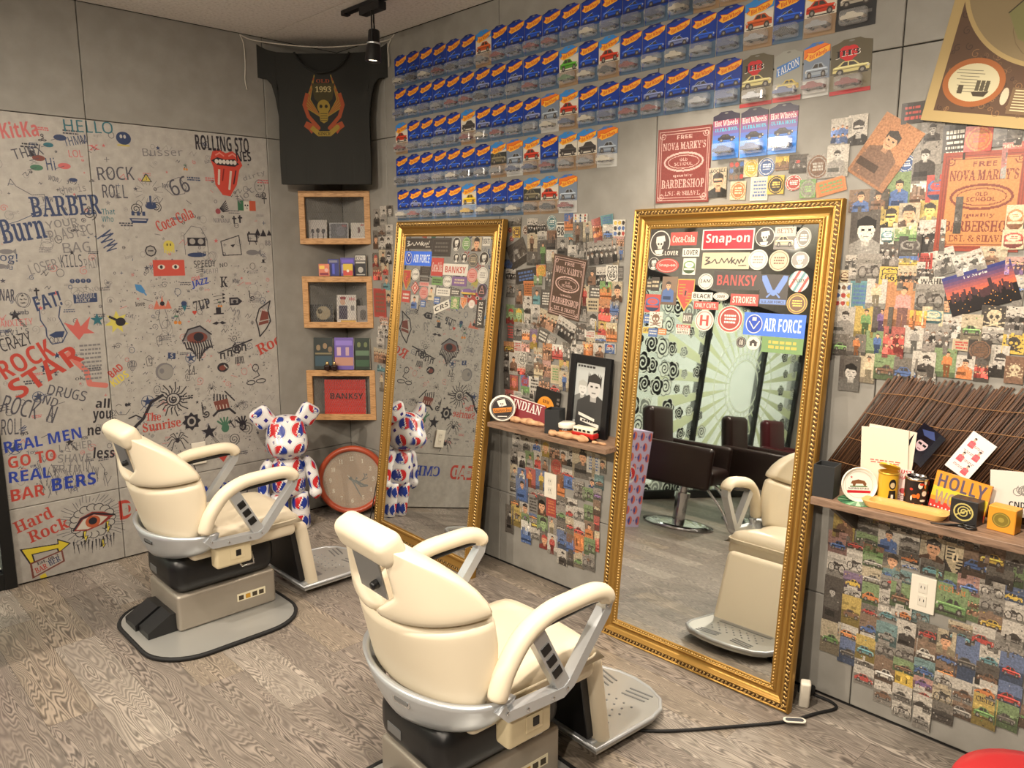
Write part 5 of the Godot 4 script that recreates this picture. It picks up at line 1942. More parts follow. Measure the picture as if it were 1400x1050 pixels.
func graffiti_texture() -> ImageTexture:
	im = Image.create(1296, 1980, false, Image.FORMAT_RGB8)
	cut = Rect2i(0, 0, 1296, 1980)
	im.fill(Color8(164, 160, 153))
	var n := FastNoiseLite.new()
	n.frequency = 0.02
	n.fractal_octaves = 4
	n.seed = 5
	for y in range(0, 1980, 6):
		for x in range(0, 1296, 6):
			var v := n.get_noise_2d(x, y) * 0.07 + rng.randf() * 0.02
			im.fill_rect(Rect2i(x, y, 6, 6), Color8(164, 160, 153) * (1.0 + v))
	# faint small doodles everywhere
	for i in 620:
		var o := gp(rng.randf_range(-1.86, -0.5), rng.randf_range(0.42, 2.14))
		var s := rng.randf_range(6.0, 22.0)
		var c := ink(["g", "g", "d", "k", "g", "d", "pr", "b"][rng.randi() % 8])
		if c == ink("g"):
			c = c.lerp(Color8(164, 160, 153), 0.4)
		match rng.randi() % 9:
			0: curl(o, s, 1.5, 2.0, c, rng.randf() * 6)
			1: scribble_lines(o.x - s * 1.5, o.y - s * 0.5, s * 3, s, 2, c)
			2: path([o, o + Vector2(s, -s), o + Vector2(s * 1.4, s * 0.3), o + Vector2(s * 2.2, -s * 0.8)], 2.0, c)
			3: ring(o, s * 0.7, s * 0.8, 2.0, c)
			4: star(o, s * 0.6, c)
			5: line(o, o + Vector2(rng.randf_range(-2, 2), rng.randf_range(-1, 1)) * s, 2.0, c)
			6: line(o - Vector2(s, 0) * 0.5, o + Vector2(s, 0) * 0.5, 2.0, c); line(o - Vector2(0, s) * 0.5, o + Vector2(0, s) * 0.5, 2.0, c)
			7: words(["ok", "wow", "NO", "ha", "yes", "93", "love", "joy", "cut", "X"][rng.randi() % 10], o, s * 2, s, c, [0, 2, 4][rng.randi() % 3], rng.randf_range(-0.3, 0.3))
			8: ring(o, s * 0.5, s * 0.5, 2.0, c); rect(o.x - s * 0.2, o.y - s * 0.1, 3, 3, c); rect(o.x + s * 0.15, o.y - s * 0.1, 3, 3, c)
	for i in 700:
		var o := gp(rng.randf_range(-1.3, -0.5), rng.randf_range(0.42, 1.5))
		oval(o.x, o.y, rng.randf_range(1.0, 3.2), rng.randf_range(1.0, 3.2), ink("d"))
	for i in 46:
		doodle(["spider", "spiral", "star_k", "cross", "note", "pent", "snail", "arrow", "coffin", "face_g", "ankh", "hat", "bolt_k", "sketch", "cherry", "sun", "fishk", "clef"][i % 18], gp(rng.randf_range(-1.84, -0.52), rng.randf_range(0.46, 2.1)), rng.randf_range(14.0, 30.0))
	for i in 60:
		var o := gp(rng.randf_range(-1.72, -1.42), rng.randf_range(0.4, 0.52))
		line(o, o + Vector2(rng.randf_range(-20, 20), rng.randf_range(-70, -30)), 2.0, ink("d"))
	for d in GD:
		var q: PackedStringArray = d.split(" ")
		doodle(q[0], gp(q[1].to_float(), q[2].to_float()), q[3].to_float() * GPX * {"eye": 0.72, "burst": 0.7, "hex": 0.62, "boot": 0.7, "arm": 0.8, "splat": 0.7, "tentacle": 1.5, "cube": 1.2, "visor": 1.2, "curve": 0.62, "block": 0.62, "dots4": 0.62, "sign": 0.86}.get(q[0], 1.0))
	for t in GT:
		var q: PackedStringArray = t.split("|")
		var a := gp(q[1].to_float(), q[2].to_float())
		var b := gp(q[3].to_float(), q[4].to_float())
		words(q[0], (a + b) / 2, (b - a).length(), q[5].to_float() * GPX, ink(q[6]), q[7].to_int(), (b - a).angle())
	var da := gp(-1.25, 0.262)
	words("DEAD", da, 250, 92, ink("r"), 1)
	words("DEAD", da, 222, 56, Color8(164, 160, 153), 1)
	words("CMPN", gp(-0.88, 0.26), 250, 62, ink("u"), 3)
	ring(gp(-0.66, 0.2), 40, 46, 6.0, ink("k"))
	draw_skull(gp(-0.64, 0.13), 46, ink("k"), Color8(164, 160, 153))
	return ImageTexture.create_from_image(im)

# ---------------------------------------------------------------- film on the shop window: cloud scrolls, and rays on the far panes
func film_texture() -> ImageTexture:
	var W := 1760
	var H := 820
	im = Image.create(W, H, false, Image.FORMAT_RGBA8)
	cut = Rect2i(0, 0, W, H)
	im.fill(Color(0.86, 0.9, 0.86, 0.1))
	var white := Color8(226, 228, 220)
	var black := Color8(26, 26, 28)
	var grey := Color8(132, 134, 130)
	# film runs from the wall edge (right end of the picture) away to the left; rays centre on the third pane
	var hub := Vector2(W * 0.27, H * 0.42)
	for i in 30:
		var a := TAU * i / 30
		var p := PackedVector2Array([hub + Vector2.from_angle(a) * 110, hub + Vector2.from_angle(a - 0.05) * 620, hub + Vector2.from_angle(a + 0.05) * 620])
		poly(p, Color8(214, 218, 186))
	for r in [120.0, 150.0, 240.0]:
		ring(hub, r, r, 8.0, Color8(226, 228, 216))
	var n := 0
	for gy in 11:
		for gx in 26:
			var o := Vector2(gx * 72.0 + (36.0 if gy % 2 else 0.0) + rng.randf_range(-12, 12), gy * 82.0 + rng.randf_range(-10, 10))
			var near_hub := o.distance_to(hub) < 330.0
			if near_hub and o.y < H * 0.78 or (gx * 7 + gy * 5) % 9 == 0:
				continue
			var s := rng.randf_range(40.0, 62.0)
			if o.distance_to(hub) < 520.0:
				s *= 0.6
			n += 1
			var tone: Color = [black, grey, black, white, black][n % 5]
			for k in 5:
				var a := TAU * k / 5 + n
				oval(o.x + cos(a) * s * 0.45, o.y + sin(a) * s * 0.4, s * 0.42, s * 0.4, white if tone != white else grey)
			for k in 5:
				var a := TAU * k / 5 + n
				oval(o.x + cos(a) * s * 0.45, o.y + sin(a) * s * 0.4, s * 0.34, s * 0.32, tone)
			oval(o.x, o.y, s * 0.5, s * 0.48, tone)
			curl(o, s * 0.62, 1.8, s * 0.11, white if tone != white else black, n * 1.3)
	return ImageTexture.create_from_image(im)

# ---------------------------------------------------------------- other painted surfaces
func bear_texture() -> ImageTexture:
	im = Image.create(512, 512, false, Image.FORMAT_RGB8)
	cut = Rect2i(0, 0, 512, 512)
	im.fill(Color8(226, 224, 224))
	for q in [[128, 128], [384, 384], [384, 128], [128, 384]]:
		emblem(Vector2(q[0], q[1]), 88.0)
	for q in [[0, 0], [256, 0], [512, 0], [0, 256], [256, 256], [512, 256], [0, 512], [256, 512], [512, 512]]:
		var o := Vector2(q[0], q[1])
		poly(PackedVector2Array([o + Vector2(0, -34), o + Vector2(30, 0), o + Vector2(0, 34), o + Vector2(-30, 0)]), Color8(52, 44, 128))
	return ImageTexture.create_from_image(im)

func emblem(o: Vector2, r: float):
	ring(o, r * 1.12, r * 1.12, 3.0, Color8(120, 118, 126))
	oval(o.x, o.y, r, r, Color8(36, 58, 146))
	var p := PackedVector2Array()
	for i in 25:
		p.append(o + Vector2.from_angle(PI * 0.62 + PI * i / 24.0) * r)
	poly(p, Color8(196, 44, 48))
	var z := PackedVector2Array()
	var zz := PackedVector2Array()
	for i in 9:
		var q := o + Vector2(0.34, -0.94).lerp(Vector2(-0.34, 0.5), i / 8.0) * r
		z.append(q + Vector2(0.16 if i % 2 else 0.02, 0.06 if i % 2 else 0) * r)
		zz.append(q + Vector2(-0.02 if i % 2 else -0.16, 0.06 if i % 2 else 0) * r)
	zz.reverse()
	z.append_array(zz)
	poly(z, Color8(230, 228, 226))
	draw_skull(o + Vector2(0, r * 0.78), r * 0.62, Color8(226, 224, 222), Color8(34, 40, 84))

func box_texture() -> ImageTexture:
	im = Image.create(512, 1024, false, Image.FORMAT_RGB8)
	cut = Rect2i(0, 0, 512, 1024)
	im.fill(Color8(186, 176, 206))
	for j in 9:
		for i in 4:
			var o := Vector2(64 + i * 128 + (64 if j % 2 else 0) - 32, 60 + j * 112)
			oval(o.x, o.y, 36, 46, Color8(210, 110, 90))
			poly(PackedVector2Array([o + Vector2(4, -44), o + Vector2(36, 0), o + Vector2(8, 46), o + Vector2(-4, 10)]), Color8(70, 80, 150))
			star(o + Vector2(64, 0), 14, Color8(70, 80, 150), 4, 0.4)
	oval(256, 470, 74, 90, Color8(222, 216, 222))
	emblem(Vector2(256, 460), 64)
	return ImageTexture.create_from_image(im)

func shirt_texture() -> ImageTexture:
	im = Image.create(512, 512, false, Image.FORMAT_RGB8)
	cut = Rect2i(0, 0, 512, 512)
	im.fill(Color8(38, 38, 35))
	for i in 5000:
		rect(rng.randf() * 512, rng.randf() * 512, 2, 2, Color8(38, 38, 35) * rng.randf_range(0.85, 1.18))
	var o := Vector2(256, 250)
	var gold := Color8(140, 118, 48)
	var rust := Color8(146, 70, 42)
	for q in [-1.0, 1.0]:
		for i in 9:
			var a = -PI / 2 + q * (0.25 + 0.13 * i)
			path([o + Vector2(q * 20, 60), o + Vector2(q * 60, 20) + Vector2.from_angle(a) * 50, o + Vector2(q * (44 + 5 * i), -150 + 14 * i)], 6.0, rust if i % 2 else gold)
		path([o + Vector2(q * 86, -60), o + Vector2(q * 104, 0), o + Vector2(q * 84, 60), o + Vector2(q * 30, 120)], 20.0, rust)
		poly(PackedVector2Array([o + Vector2(q * 40, 108), o + Vector2(q * 96, 84), o + Vector2(q * 110, 112), o + Vector2(q * 84, 130), o + Vector2(q * 70, 150)]), rust)
	poly(PackedVector2Array([o + Vector2(-62, -110), o + Vector2(62, -110), o + Vector2(48, -30), o + Vector2(0, 10), o + Vector2(-48, -30)]), Color8(64, 58, 34))
	words("OLD", o + Vector2(0, -122), 70, 18, rust, 3)
	words("1993", o + Vector2(0, -80), 84, 30, Color8(186, 170, 120), 3)
	oval(o.x, o.y + 10, 34, 36, gold)
	oval(o.x - 14, o.y + 8, 8, 9, Color8(40, 36, 26))
	oval(o.x + 14, o.y + 8, 8, 9, Color8(40, 36, 26))
	poly(PackedVector2Array([o + Vector2(-26, 30), o + Vector2(26, 30), o + Vector2(20, 84), o + Vector2(0, 96), o + Vector2(-20, 84)]), gold)
	for i in 4:
		line(o + Vector2(-18, 46 + i * 12), o + Vector2(18, 46 + i * 12), 3.0, Color8(60, 50, 28))
	path([o + Vector2(-70, 116), o + Vector2(-30, 150), o + Vector2(30, 150), o + Vector2(70, 116)], 26.0, gold)
	words("SINCE", o + Vector2(0, 150), 70, 16, Color8(50, 42, 26), 3)
	return ImageTexture.create_from_image(im)

func clock_texture() -> ImageTexture:
	im = Image.create(512, 512, false, Image.FORMAT_RGB8)
	cut = Rect2i(0, 0, 512, 512)
	im.fill(Color8(156, 122, 88))
	for i in 256:
		rect(0, i * 2, 512, 1, Color8(156, 122, 88) * rng.randf_range(0.9, 1.08))
		rect(i * 2, 0, 1, 512, Color8(150, 116, 84) * rng.randf_range(0.94, 1.06))
	for i in 12:
		var a := -PI / 2 + TAU * (i + 1) / 12
		var o := Vector2(256, 256) + Vector2.from_angle(a) * 186
		words(str(i + 1), o, 34 if i > 8 else 20, 38, Color8(214, 202, 180), 3)
	for i in 60:
		var a := TAU * i / 60
		var o := Vector2(256, 256) + Vector2.from_angle(a) * 222
		rect(o.x - 2, o.y - 2, 4, 4, Color8(214, 202, 180))
	var k := Color8(46, 38, 40)
	var c := Vector2(330, 270)
	path([c + Vector2(-50, -10), c + Vector2(-20, 10), c + Vector2(30, 40), c + Vector2(56, 44)], 16.0, k)
	path([c + Vector2(-20, 10), c + Vector2(20, -10), c + Vector2(40, -40), c + Vector2(30, -66)], 7.0, k)
	path([c + Vector2(20, -10), c + Vector2(60, -26)], 7.0, k)
	path([c + Vector2(-10, 20), c + Vector2(0, 52), c + Vector2(40, 50)], 9.0, k)
	oval(c.x + 52, c.y - 54, 8, 8, k)
	oval(c.x - 34, c.y - 24, 9, 9, k)
	return ImageTexture.create_from_image(im)

func map_texture() -> ImageTexture:
	im = Image.create(640, 900, false, Image.FORMAT_RGB8)
	cut = Rect2i(0, 0, 640, 900)
	im.fill(Color8(166, 144, 98))
	rect(34, 0, 606, 862, Color8(84, 62, 46))
	for i in 500:
		var o := Vector2(rng.randf_range(40, 640), rng.randf_range(0, 860))
		curl(o, rng.randf_range(6, 16), 1.2, 2.0, [Color8(104, 80, 58), Color8(58, 42, 34), Color8(134, 100, 66)][i % 3], rng.randf() * 6)
	oval(330, 390, 318, 318, Color8(166, 144, 98))
	oval(330, 390, 304, 304, Color8(132, 116, 86))
	for i in 4:
		ring(Vector2(330, 560), 30 + i * 32, 30 + i * 32, 2.0, Color8(110, 94, 68))
	poly(PackedVector2Array([Vector2(440, 120), Vector2(380, 170), Vector2(364, 300), Vector2(290, 400), Vector2(230, 480), Vector2(180, 540), Vector2(230, 620), Vector2(330, 660), Vector2(520, 600), Vector2(560, 300)]), Color8(122, 120, 78))
	path([Vector2(440, 120), Vector2(380, 170), Vector2(364, 300), Vector2(290, 400), Vector2(230, 480), Vector2(180, 540)], 4.0, Color8(60, 52, 36))
	line(Vector2(40, 330), Vector2(600, 180), 3.0, Color8(72, 60, 44))
	for i in 26:
		var o := Vector2(rng.randf_range(90, 330), rng.randf_range(180, 520))
		path([o, o + Vector2(14, -10), o + Vector2(24, 4)], 2.0, Color8(92, 78, 56))
	# ship medallion
	oval(136, 762, 98, 80, Color8(148, 88, 46))
	oval(136, 762, 80, 62, Color8(186, 178, 146))
	for i in 8:
		rect(70 + rng.randf() * 30, 722 + i * 10, rng.randf_range(60, 100), 2, Color8(96, 92, 78))
	poly(PackedVector2Array([Vector2(136, 792), Vector2(192, 788), Vector2(180, 806), Vector2(146, 806)]), Color8(62, 54, 40))
	for i in 3:
		rect(146 + i * 15, 754, 12, 34, Color8(78, 72, 56))
	rect(92, 772, 16, 28, Color8(70, 62, 48))
	rect(262, 770, 150, 84, Color8(110, 88, 64))
	for i in 8:
		rect(272, 777 + i * 9, 130, 4, Color8(196, 182, 146))
	oval(244, 800, 12, 28, Color8(190, 176, 150))
	return ImageTexture.create_from_image(im)

# ---------------------------------------------------------------- the room
func panel_mesh(w: float, h: float, d: float, uv0: Vector2, uv1: Vector2) -> ArrayMesh:
	# a board lying in local xy from (0,0) to (w,h), its face at z = 0, thin chamfer
	var st := begin()
	st.set_smooth_group(-1)
	var c := 0.002
	var U := func(x, y): return Vector2(lerp(uv0.x, uv1.x, x / w), lerp(uv0.y, uv1.y, y / h))
	var put := func(p): quad_uv(st, p, [U.call(p[0].x, p[0].y), U.call(p[1].x, p[1].y), U.call(p[2].x, p[2].y), U.call(p[3].x, p[3].y)])
	var a := [Vector3(c, c, 0), Vector3(w - c, c, 0), Vector3(w - c, h - c, 0), Vector3(c, h - c, 0)]
	var b := [Vector3(0, 0, -c), Vector3(w, 0, -c), Vector3(w, h, -c), Vector3(0, h, -c)]
	var e := [Vector3(0, 0, -d), Vector3(w, 0, -d), Vector3(w, h, -d), Vector3(0, h, -d)]
	put.call(a)
	for i in 4:
		var j := (i + 1) % 4
		put.call([b[i], b[j], a[j], a[i]])
		put.call([e[i], e[j], b[j], b[i]])
	put.call([e[3], e[2], e[1], e[0]])
	return done(st)

func slab(size: Vector3, centre: Vector3, called: String, m: Material):
	return struct(called, box_mesh(size), m, at(centre.x, centre.y, centre.z))

func room():
	# floor of grey oak planks laid along z
	var floor_node = slab(Vector3(7.6, 0.1, 9.6), Vector3(-3.1, -0.055, 3.0), "floor", M.dark_gap)
	var pw := 0.1585
	var pl := 0.914
	var variants := []
	for i in 12:
		var st := begin()
		st.set_smooth_group(-1)
		var x := pw / 2 - 0.0004
		var z := pl / 2 - 0.0004
		var u0 := fmod(i * 0.37, 1.0)
		var v0 := fmod(i * 0.53, 1.0)
		var U := [Vector2(u0, v0), Vector2(u0 + 0.5, v0), Vector2(u0 + 0.5, v0 + 0.2), Vector2(u0, v0 + 0.2)]
		quad_uv(st, [Vector3(-x, 0, z), Vector3(x, 0, z), Vector3(x, 0, -z), Vector3(-x, 0, -z)], [U[0], U[1], U[2], U[3]])
		for s in [[Vector3(-x, 0, z), Vector3(-x, -0.004, z), Vector3(x, -0.004, z), Vector3(x, 0, z)], [Vector3(x, 0, -z), Vector3(x, -0.004, -z), Vector3(-x, -0.004, -z), Vector3(-x, 0, -z)], [Vector3(x, 0, z), Vector3(x, -0.004, z), Vector3(x, -0.004, -z), Vector3(x, 0, -z)], [Vector3(-x, 0, -z), Vector3(-x, -0.004, -z), Vector3(-x, -0.004, z), Vector3(-x, 0, z)]]:
			quad_uv(st, s, [U[0], U[0], U[0], U[0]])
		variants.append(done(st))
	var far := begin()
	var n := 0
	for i in 48:
		var off := fmod(i * 0.377, 1.0) * pl
		for j in range(-1, 8):
			var x := -pw / 2 - i * pw
			var z0 := j * pl - off
			var z1 := z0 + pl
			if z1 < 0.02 or z0 > 6.2:
				continue
			var c := Vector3(x, 0, (z0 + z1) / 2)
			# nearest ones singly, those beyond joined
			if x > -4.2 and z0 < 4.3 or x > -5.4 and z0 < 1.6:
				var o = part(floor_node, "plank", variants[(i * 5 + j * 7 + 12) % 12], M.plank[(i * 4 + j * 5 + (i * j) % 3 + 18) % 9], Transform3D(Basis(Vector3.UP, PI * ((i + j) % 2)), c + Vector3(0, 0.055, 0) - Vector3(-3.1, 0, 3.0)))
				n += 1
			else:
				far.append_from(variants[(i * 5 + j * 7 + 12) % 12], 0, Transform3D(Basis(), c + Vector3(0, 0.055, 0) - Vector3(-3.1, 0, 3.0)))
	part(floor_node, "far_planks", far.commit(), M.plank[0]).set_meta("kind", "stuff")

	# left wall: cement boards, the lower ones covered in marker drawings
	var wl = slab(Vector3(1.985, ROOM_H + 0.2, 0.12), Vector3(-0.8725, ROOM_H / 2, -0.075), "wall_left", M.dark_gap)
	var graf := picture(graffiti_texture(), 0.55)
	var xs := [-1.865, -1.38, -0.468, 0.0]
	var ys := [0.006, 0.378, 2.19, ROOM_H]
	var g := 0.0018
	for i in 3:
		for j in 3:
			var x0: float = xs[i] + g
			var x1: float = xs[i + 1] - (g if i < 2 else 0.0)
			var y0: float = ys[j] + g
			var y1: float = ys[j + 1] - g
			var painted := i < 2 and j < 2
			var uv0 := Vector2((x0 - GX0) / 1.44, (GY1 - y0) / 2.2)
			var uv1 := Vector2((x1 - GX0) / 1.44, (GY1 - y1) / 2.2)
			part(wl, "wall_panel", panel_mesh(x1 - x0, y1 - y0, 0.014, uv0, uv1), graf if painted else M.board, at(x0 + 0.8725, y0 - ROOM_H / 2, 0.075))

	# right wall: plain cement boards
	var wr = slab(Vector3(0.12, ROOM_H + 0.2, 6.5), Vector3(0.075, ROOM_H / 2, 3.1), "wall_right", M.dark_gap)
	var zs := [0.0, 0.468, 1.38, 2.276, 3.172, 4.08, 4.99, 6.2]
	for i in 7:
		for j in 3:
			var z0: float = zs[i] + (g if i > 0 else 0.0)
			var z1: float = zs[i + 1] - g
			var y0: float = ys[j] + g
			var y1: float = ys[j + 1] - g
			part(wr, "wall_panel", panel_mesh(z1 - z0, y1 - y0, 0.014, Vector2.ZERO, Vector2.ONE), M.board, Transform3D(wall_basis(), Vector3(-0.075, y0 - ROOM_H / 2, z0 - 3.1)))

	# walls outside the picture
	slab(Vector3(6.7, ROOM_H + 0.2, 0.12), Vector3(-3.2, ROOM_H / 2, 6.26), "wall_back", M.board)
	slab(Vector3(0.12, ROOM_H + 0.2, 6.5), Vector3(-6.56, ROOM_H / 2, 3.1), "wall_far", M.board)

	# ceiling boards
	var ce = slab(Vector3(6.9, 0.1, 6.6), Vector3(-3.2, ROOM_H + 0.064, 3.1), "ceiling", M.dark_gap)
	for i in 8:
		for j in 4:
			var x0 := -0.47 - 0.91 * i
			var w := 0.91
			if i == 0:
				x0 = -0.47
				w = 0.47
			else:
				x0 = -0.47 - 0.91 * i
			var z0 := -0.5 + 1.82 * j
			var z1 := z0 + 1.82
			z0 = max(z0, 0.0)
			z1 = min(z1, 6.2)
			var size := Vector3(w - 0.003, 0.014, z1 - z0 - 0.003)
			part(ce, "ceiling_panel", box_mesh(size, 0.0015), M.ceiling, at(x0 + w / 2 + 3.2, -0.064 + 0.007, (z0 + z1) / 2 - 3.1))

	# shop window to the left of the graffiti wall, with printed film; corridor beyond
	var wall_head = slab(Vector3(4.66, ROOM_H - 2.09, 0.12), Vector3(-4.2, (ROOM_H + 2.09) / 2, -0.06), "wall_window_head", M.board)
	var win = Node3D.new()
	win.name = "window_1"
	win.set_meta("kind", "structure")
	add_child(win)
	for x in [-1.892, -3.13, -4.33, -5.55, -6.47]:
		part(win, "mullion", box_mesh(Vector3(0.052, 2.09, 0.09), 0.003), M.frame_black, at(x, 1.045, -0.03))
	for y in [0.04, 2.06]:
		part(win, "frame_rail", box_mesh(Vector3(4.6, 0.08 if y < 1 else 0.06, 0.08), 0.003), M.frame_black, at(-4.18, y, -0.03))
	var film := StandardMaterial3D.new()
	film.albedo_texture = film_texture()
	film.transparency = BaseMaterial3D.TRANSPARENCY_ALPHA
	film.roughness = 0.4
	film.backlight_enabled = true
	film.backlight = Color(0.8, 0.82, 0.78)
	var px := [-1.918, -3.104, -4.304, -5.524, -6.444]
	for i in 4:
		var x1: float = [-1.918, -3.156, -4.356, -5.576][i]
		var x0: float = [-3.104, -4.304, -5.524, -6.444][i]
		var u0: float = (x0 + 6.45) / 4.54
		var u1: float = (x1 + 6.45) / 4.54
		part(win, "glass_pane", box_mesh(Vector3(x1 - x0, 1.95, 0.008)), M.pane, at((x0 + x1) / 2, 1.055, -0.03))
		var fst := begin()
		var fw := (x1 - x0) / 2
		quad_uv(fst, [Vector3(-fw, -0.975, 0), Vector3(fw, -0.975, 0), Vector3(fw, 0.975, 0), Vector3(-fw, 0.975, 0)], [Vector2(u0, 1), Vector2(u1, 1), Vector2(u1, 0), Vector2(u0, 0)])
		part(win, "printed_film", done(fst), film, at((x0 + x1) / 2, 1.055, -0.0255))
	slab(Vector3(6.6, 3.0, 0.1), Vector3(-3.6, 1.4, -2.3), "wall_corridor", mat(222, 222, 212, 0.7))
	slab(Vector3(6.6, 0.1, 2.2), Vector3(-3.6, -0.055, -1.2), "floor_corridor", mat(170, 166, 158, 0.4))
	slab(Vector3(6.6, 0.1, 2.2), Vector3(-3.6, 2.85, -1.2), "ceiling_corridor", mat(220, 220, 214, 0.8))
	slab(Vector3(0.1, 3.0, 2.2), Vector3(-0.35, 1.4, -1.25), "wall_corridor_end", mat(214, 212, 204, 0.7))
	slab(Vector3(0.1, 3.0, 2.2), Vector3(-6.85, 1.4, -1.25), "wall_corridor_side", mat(214, 212, 204, 0.7))
	for i in 2:
		var x: float = [-2.8, -5.0][i]
		var t = thing("corridor_light_panel", ["flush white light panel in corridor ceiling nearer the shop wall", "flush white light panel in corridor ceiling at far end"][i], "ceiling light", Vector3(x, 2.8, -1.2), "corridor light panels")
		part(t, "frame", box_mesh(Vector3(1.26, 0.03, 0.66), 0.004), M.white_plastic, at(0, -0.015, 0))
		var glow := mat(255, 255, 246, 0.5)
		glow.emission_enabled = true
		glow.emission = Color8(246, 255, 240)
		glow.emission_energy_multiplier = 2.0
		part(t, "diffuser", box_mesh(Vector3(1.2, 0.006, 0.6)), glow, at(0, -0.033, 0))
		var l := AreaLight3D.new()
		l.name = "panel_light"
		l.area_size = Vector2(1.2, 0.6)
		l.light_color = Color8(244, 255, 240)
		l.light_energy = 7.0
		l.area_range = 12.0
		l.shadow_enabled = true
		t.add_child(l)
		l.transform = Transform3D(Basis(Vector3.RIGHT, -PI / 2), Vector3(0, -0.045, 0))

	# track lamps
	track(-0.40, 0.72, 3.9, "black ceiling track above the leaning mirrors")
	track(-2.0, 0.9, 4.6, "black ceiling track above the barber chairs")
	spot(Vector3(-2.0, 2.66, 1.7), Vector3(-1.3, 0.9, 0.2), 2.9, 68.0, "black track spotlight above the chair by the graffiti wall")
	spot(Vector3(-2.0, 2.66, 3.3), Vector3(-0.75, 0, 3.4), 5.2, 66.0, "black track spotlight above the nearest chair")
	spot(Vector3(-3.75, 2.66, 2.0), Vector3(-4.7, 1.5, 0.2), 5.0, 70.0, "black track spotlight aimed at the shop window")
	track(-3.75, 0.5, 4.6, "black ceiling track on the window side of the shop")
	spot(Vector3(-0.40, 2.66, 0.955), Vector3(-0.62, 0.3, 0.75), 0.9, 50.0, "black track spotlight in front of the hanging shirt")
	spot(Vector3(-0.40, 2.66, 2.45), Vector3(-0.95, 0, 2.8), 2.2, 70.0, "black track spotlight over the large mirror")
	spot(Vector3(-0.40, 2.66, 3.55), Vector3(-0.75, 0, 3.25), 1.7, 62.0, "black track spotlight over the right shelf")
	spot(Vector3(-3.75, 2.66, 1.03), Vector3(-1.2, 0.4, 1.4), 5.0, 55.0, "black track spotlight nearest the shop window")
	spot(Vector3(-3.75, 2.66, 2.9), Vector3(-0.8, 1.0, 2.8), 3.8, 58.0, "black track spotlight in the middle of the window side track")
	spot(Vector3(-3.75, 2.66, 4.3), Vector3(-0.3, 0.6, 3.5), 4.6, 55.0, "black track spotlight at the near end of window side track")

func wall_basis() -> Basis:
	return Basis(Vector3(0, 0, 1), Vector3(0, 1, 0), Vector3(-1, 0, 0))

func track(x: float, z0: float, z1: float, label: String):
	var t = thing("light_track", label, "track", Vector3(x, ROOM_H - 0.001, (z0 + z1) / 2))
	part(t, "rail", box_mesh(Vector3(0.034, 0.018, z1 - z0), 0.002), M.black, at(0, -0.009, 0))
	part(t, "end_cap", box_mesh(Vector3(0.038, 0.022, 0.03), 0.003), M.black, at(0, -0.012, (z0 - z1) / 2 + 0.01))

func spot(p: Vector3, aim: Vector3, energy: float, angle: float, label: String):
	var t = thing("track_spotlight", label, "spotlight", p, "track spotlights")
	part(t, "adapter", box_mesh(Vector3(0.045, 0.036, 0.16), 0.004), M.black, at(0, 0.017, 0))
	var d := (aim - p).normalized()
	# head hangs on two arms; turned to its aim
	var hang := Vector3(0, -0.15, 0)
	var side := d.cross(Vector3.UP).normalized()
	var st := begin()
	for s in [-1, 1]:
		tube(st, [side * s * 0.036 + Vector3(0, 0.0, 0), side * s * 0.036 + Vector3(0, -0.13, 0)], 0.0035, 6)
	part(t, "yoke", done(st), M.black)
	part(t, "cable", tube_mesh(smooth_path([Vector3(0, 0, 0.01), side * 0.02 + Vector3(0, -0.03, 0), side * 0.05 + Vector3(0, -0.05, 0), side * 0.03 + Vector3(0, -0.075, 0), Vector3(0, -0.09, 0)]), 0.003, 6), M.rubber)
	# keep the barrel mostly upright, as these lamps hang
	var b := (d + Vector3(0, -0.9, 0)).normalized()
	var y := -b
	var x := y.cross(Vector3(0, 0, 1)).normalized()
	var basis := Basis(x, y, x.cross(y))
	st = begin()
	lathe(st, [Vector2(0, 0.075), Vector2(0.022, 0.075), Vector2(0.026, 0.07), Vector2(0.028, 0.02), Vector2(0.034, 0.0), Vector2(0.037, -0.06), Vector2(0.037, -0.064), Vector2(0.032, -0.064), Vector2(0.03, -0.05), Vector2(0, -0.05)].map(func(q): return Vector2(q.x, -q.y)), 20, Transform3D(Basis(x, -y, -(x.cross(y))), hang))
	part(t, "barrel", done(st), M.black)
	st = begin()
	lathe(st, [Vector2(0.0285, 0.006), Vector2(0.0305, 0.006), Vector2(0.0312, 0.018), Vector2(0.0285, 0.018)], 20, Transform3D(basis, hang), -1)
	part(t, "silver_ring", done(st), M.silver)
	st = begin()
	lathe(st, [Vector2(0, -0.054), Vector2(0.03, -0.054), Vector2(0.03, -0.0525), Vector2(0, -0.0525)], 20, Transform3D(basis, hang), -1)
	var glow := mat(255, 250, 235, 0.4)
	glow.emission_enabled = true
	glow.emission = Color8(255, 236, 204)
	glow.emission_energy_multiplier = 6.0
	part(t, "lamp_lens", done(st), glow)
	var l := SpotLight3D.new()
	l.name = "lamp_light"
	l.light_color = Color8(255, 240, 220)
	l.light_energy = energy
	l.spot_range = 14.0
	l.spot_attenuation = 2.0
	l.spot_angle = angle
	l.spot_angle_attenuation = 0.9
	l.light_size = 0.035
	l.shadow_enabled = true
	t.add_child(l)
	l.position = hang + b * 0.068
	l.basis = Basis.looking_at(d, Vector3.UP if abs(d.y) < 0.98 else Vector3.FORWARD)

# ---------------------------------------------------------------- gold mirrors
func mirror_basis(yaw: float, lean: float, roll: float) -> Basis:
	var L := deg_to_rad(lean)
	var R := deg_to_rad(roll)
	var a := Vector3(0, 0, 1)
	var b := Vector3(sin(L), cos(L), 0)
	var a2 := a * cos(R) + b * sin(R)
	var b2 := b * cos(R) - a * sin(R)
	var Y := Basis(Vector3.UP, deg_to_rad(yaw))
	a2 = Y * a2
	b2 = Y * b2
	return Basis(a2, b2, a2.cross(b2))

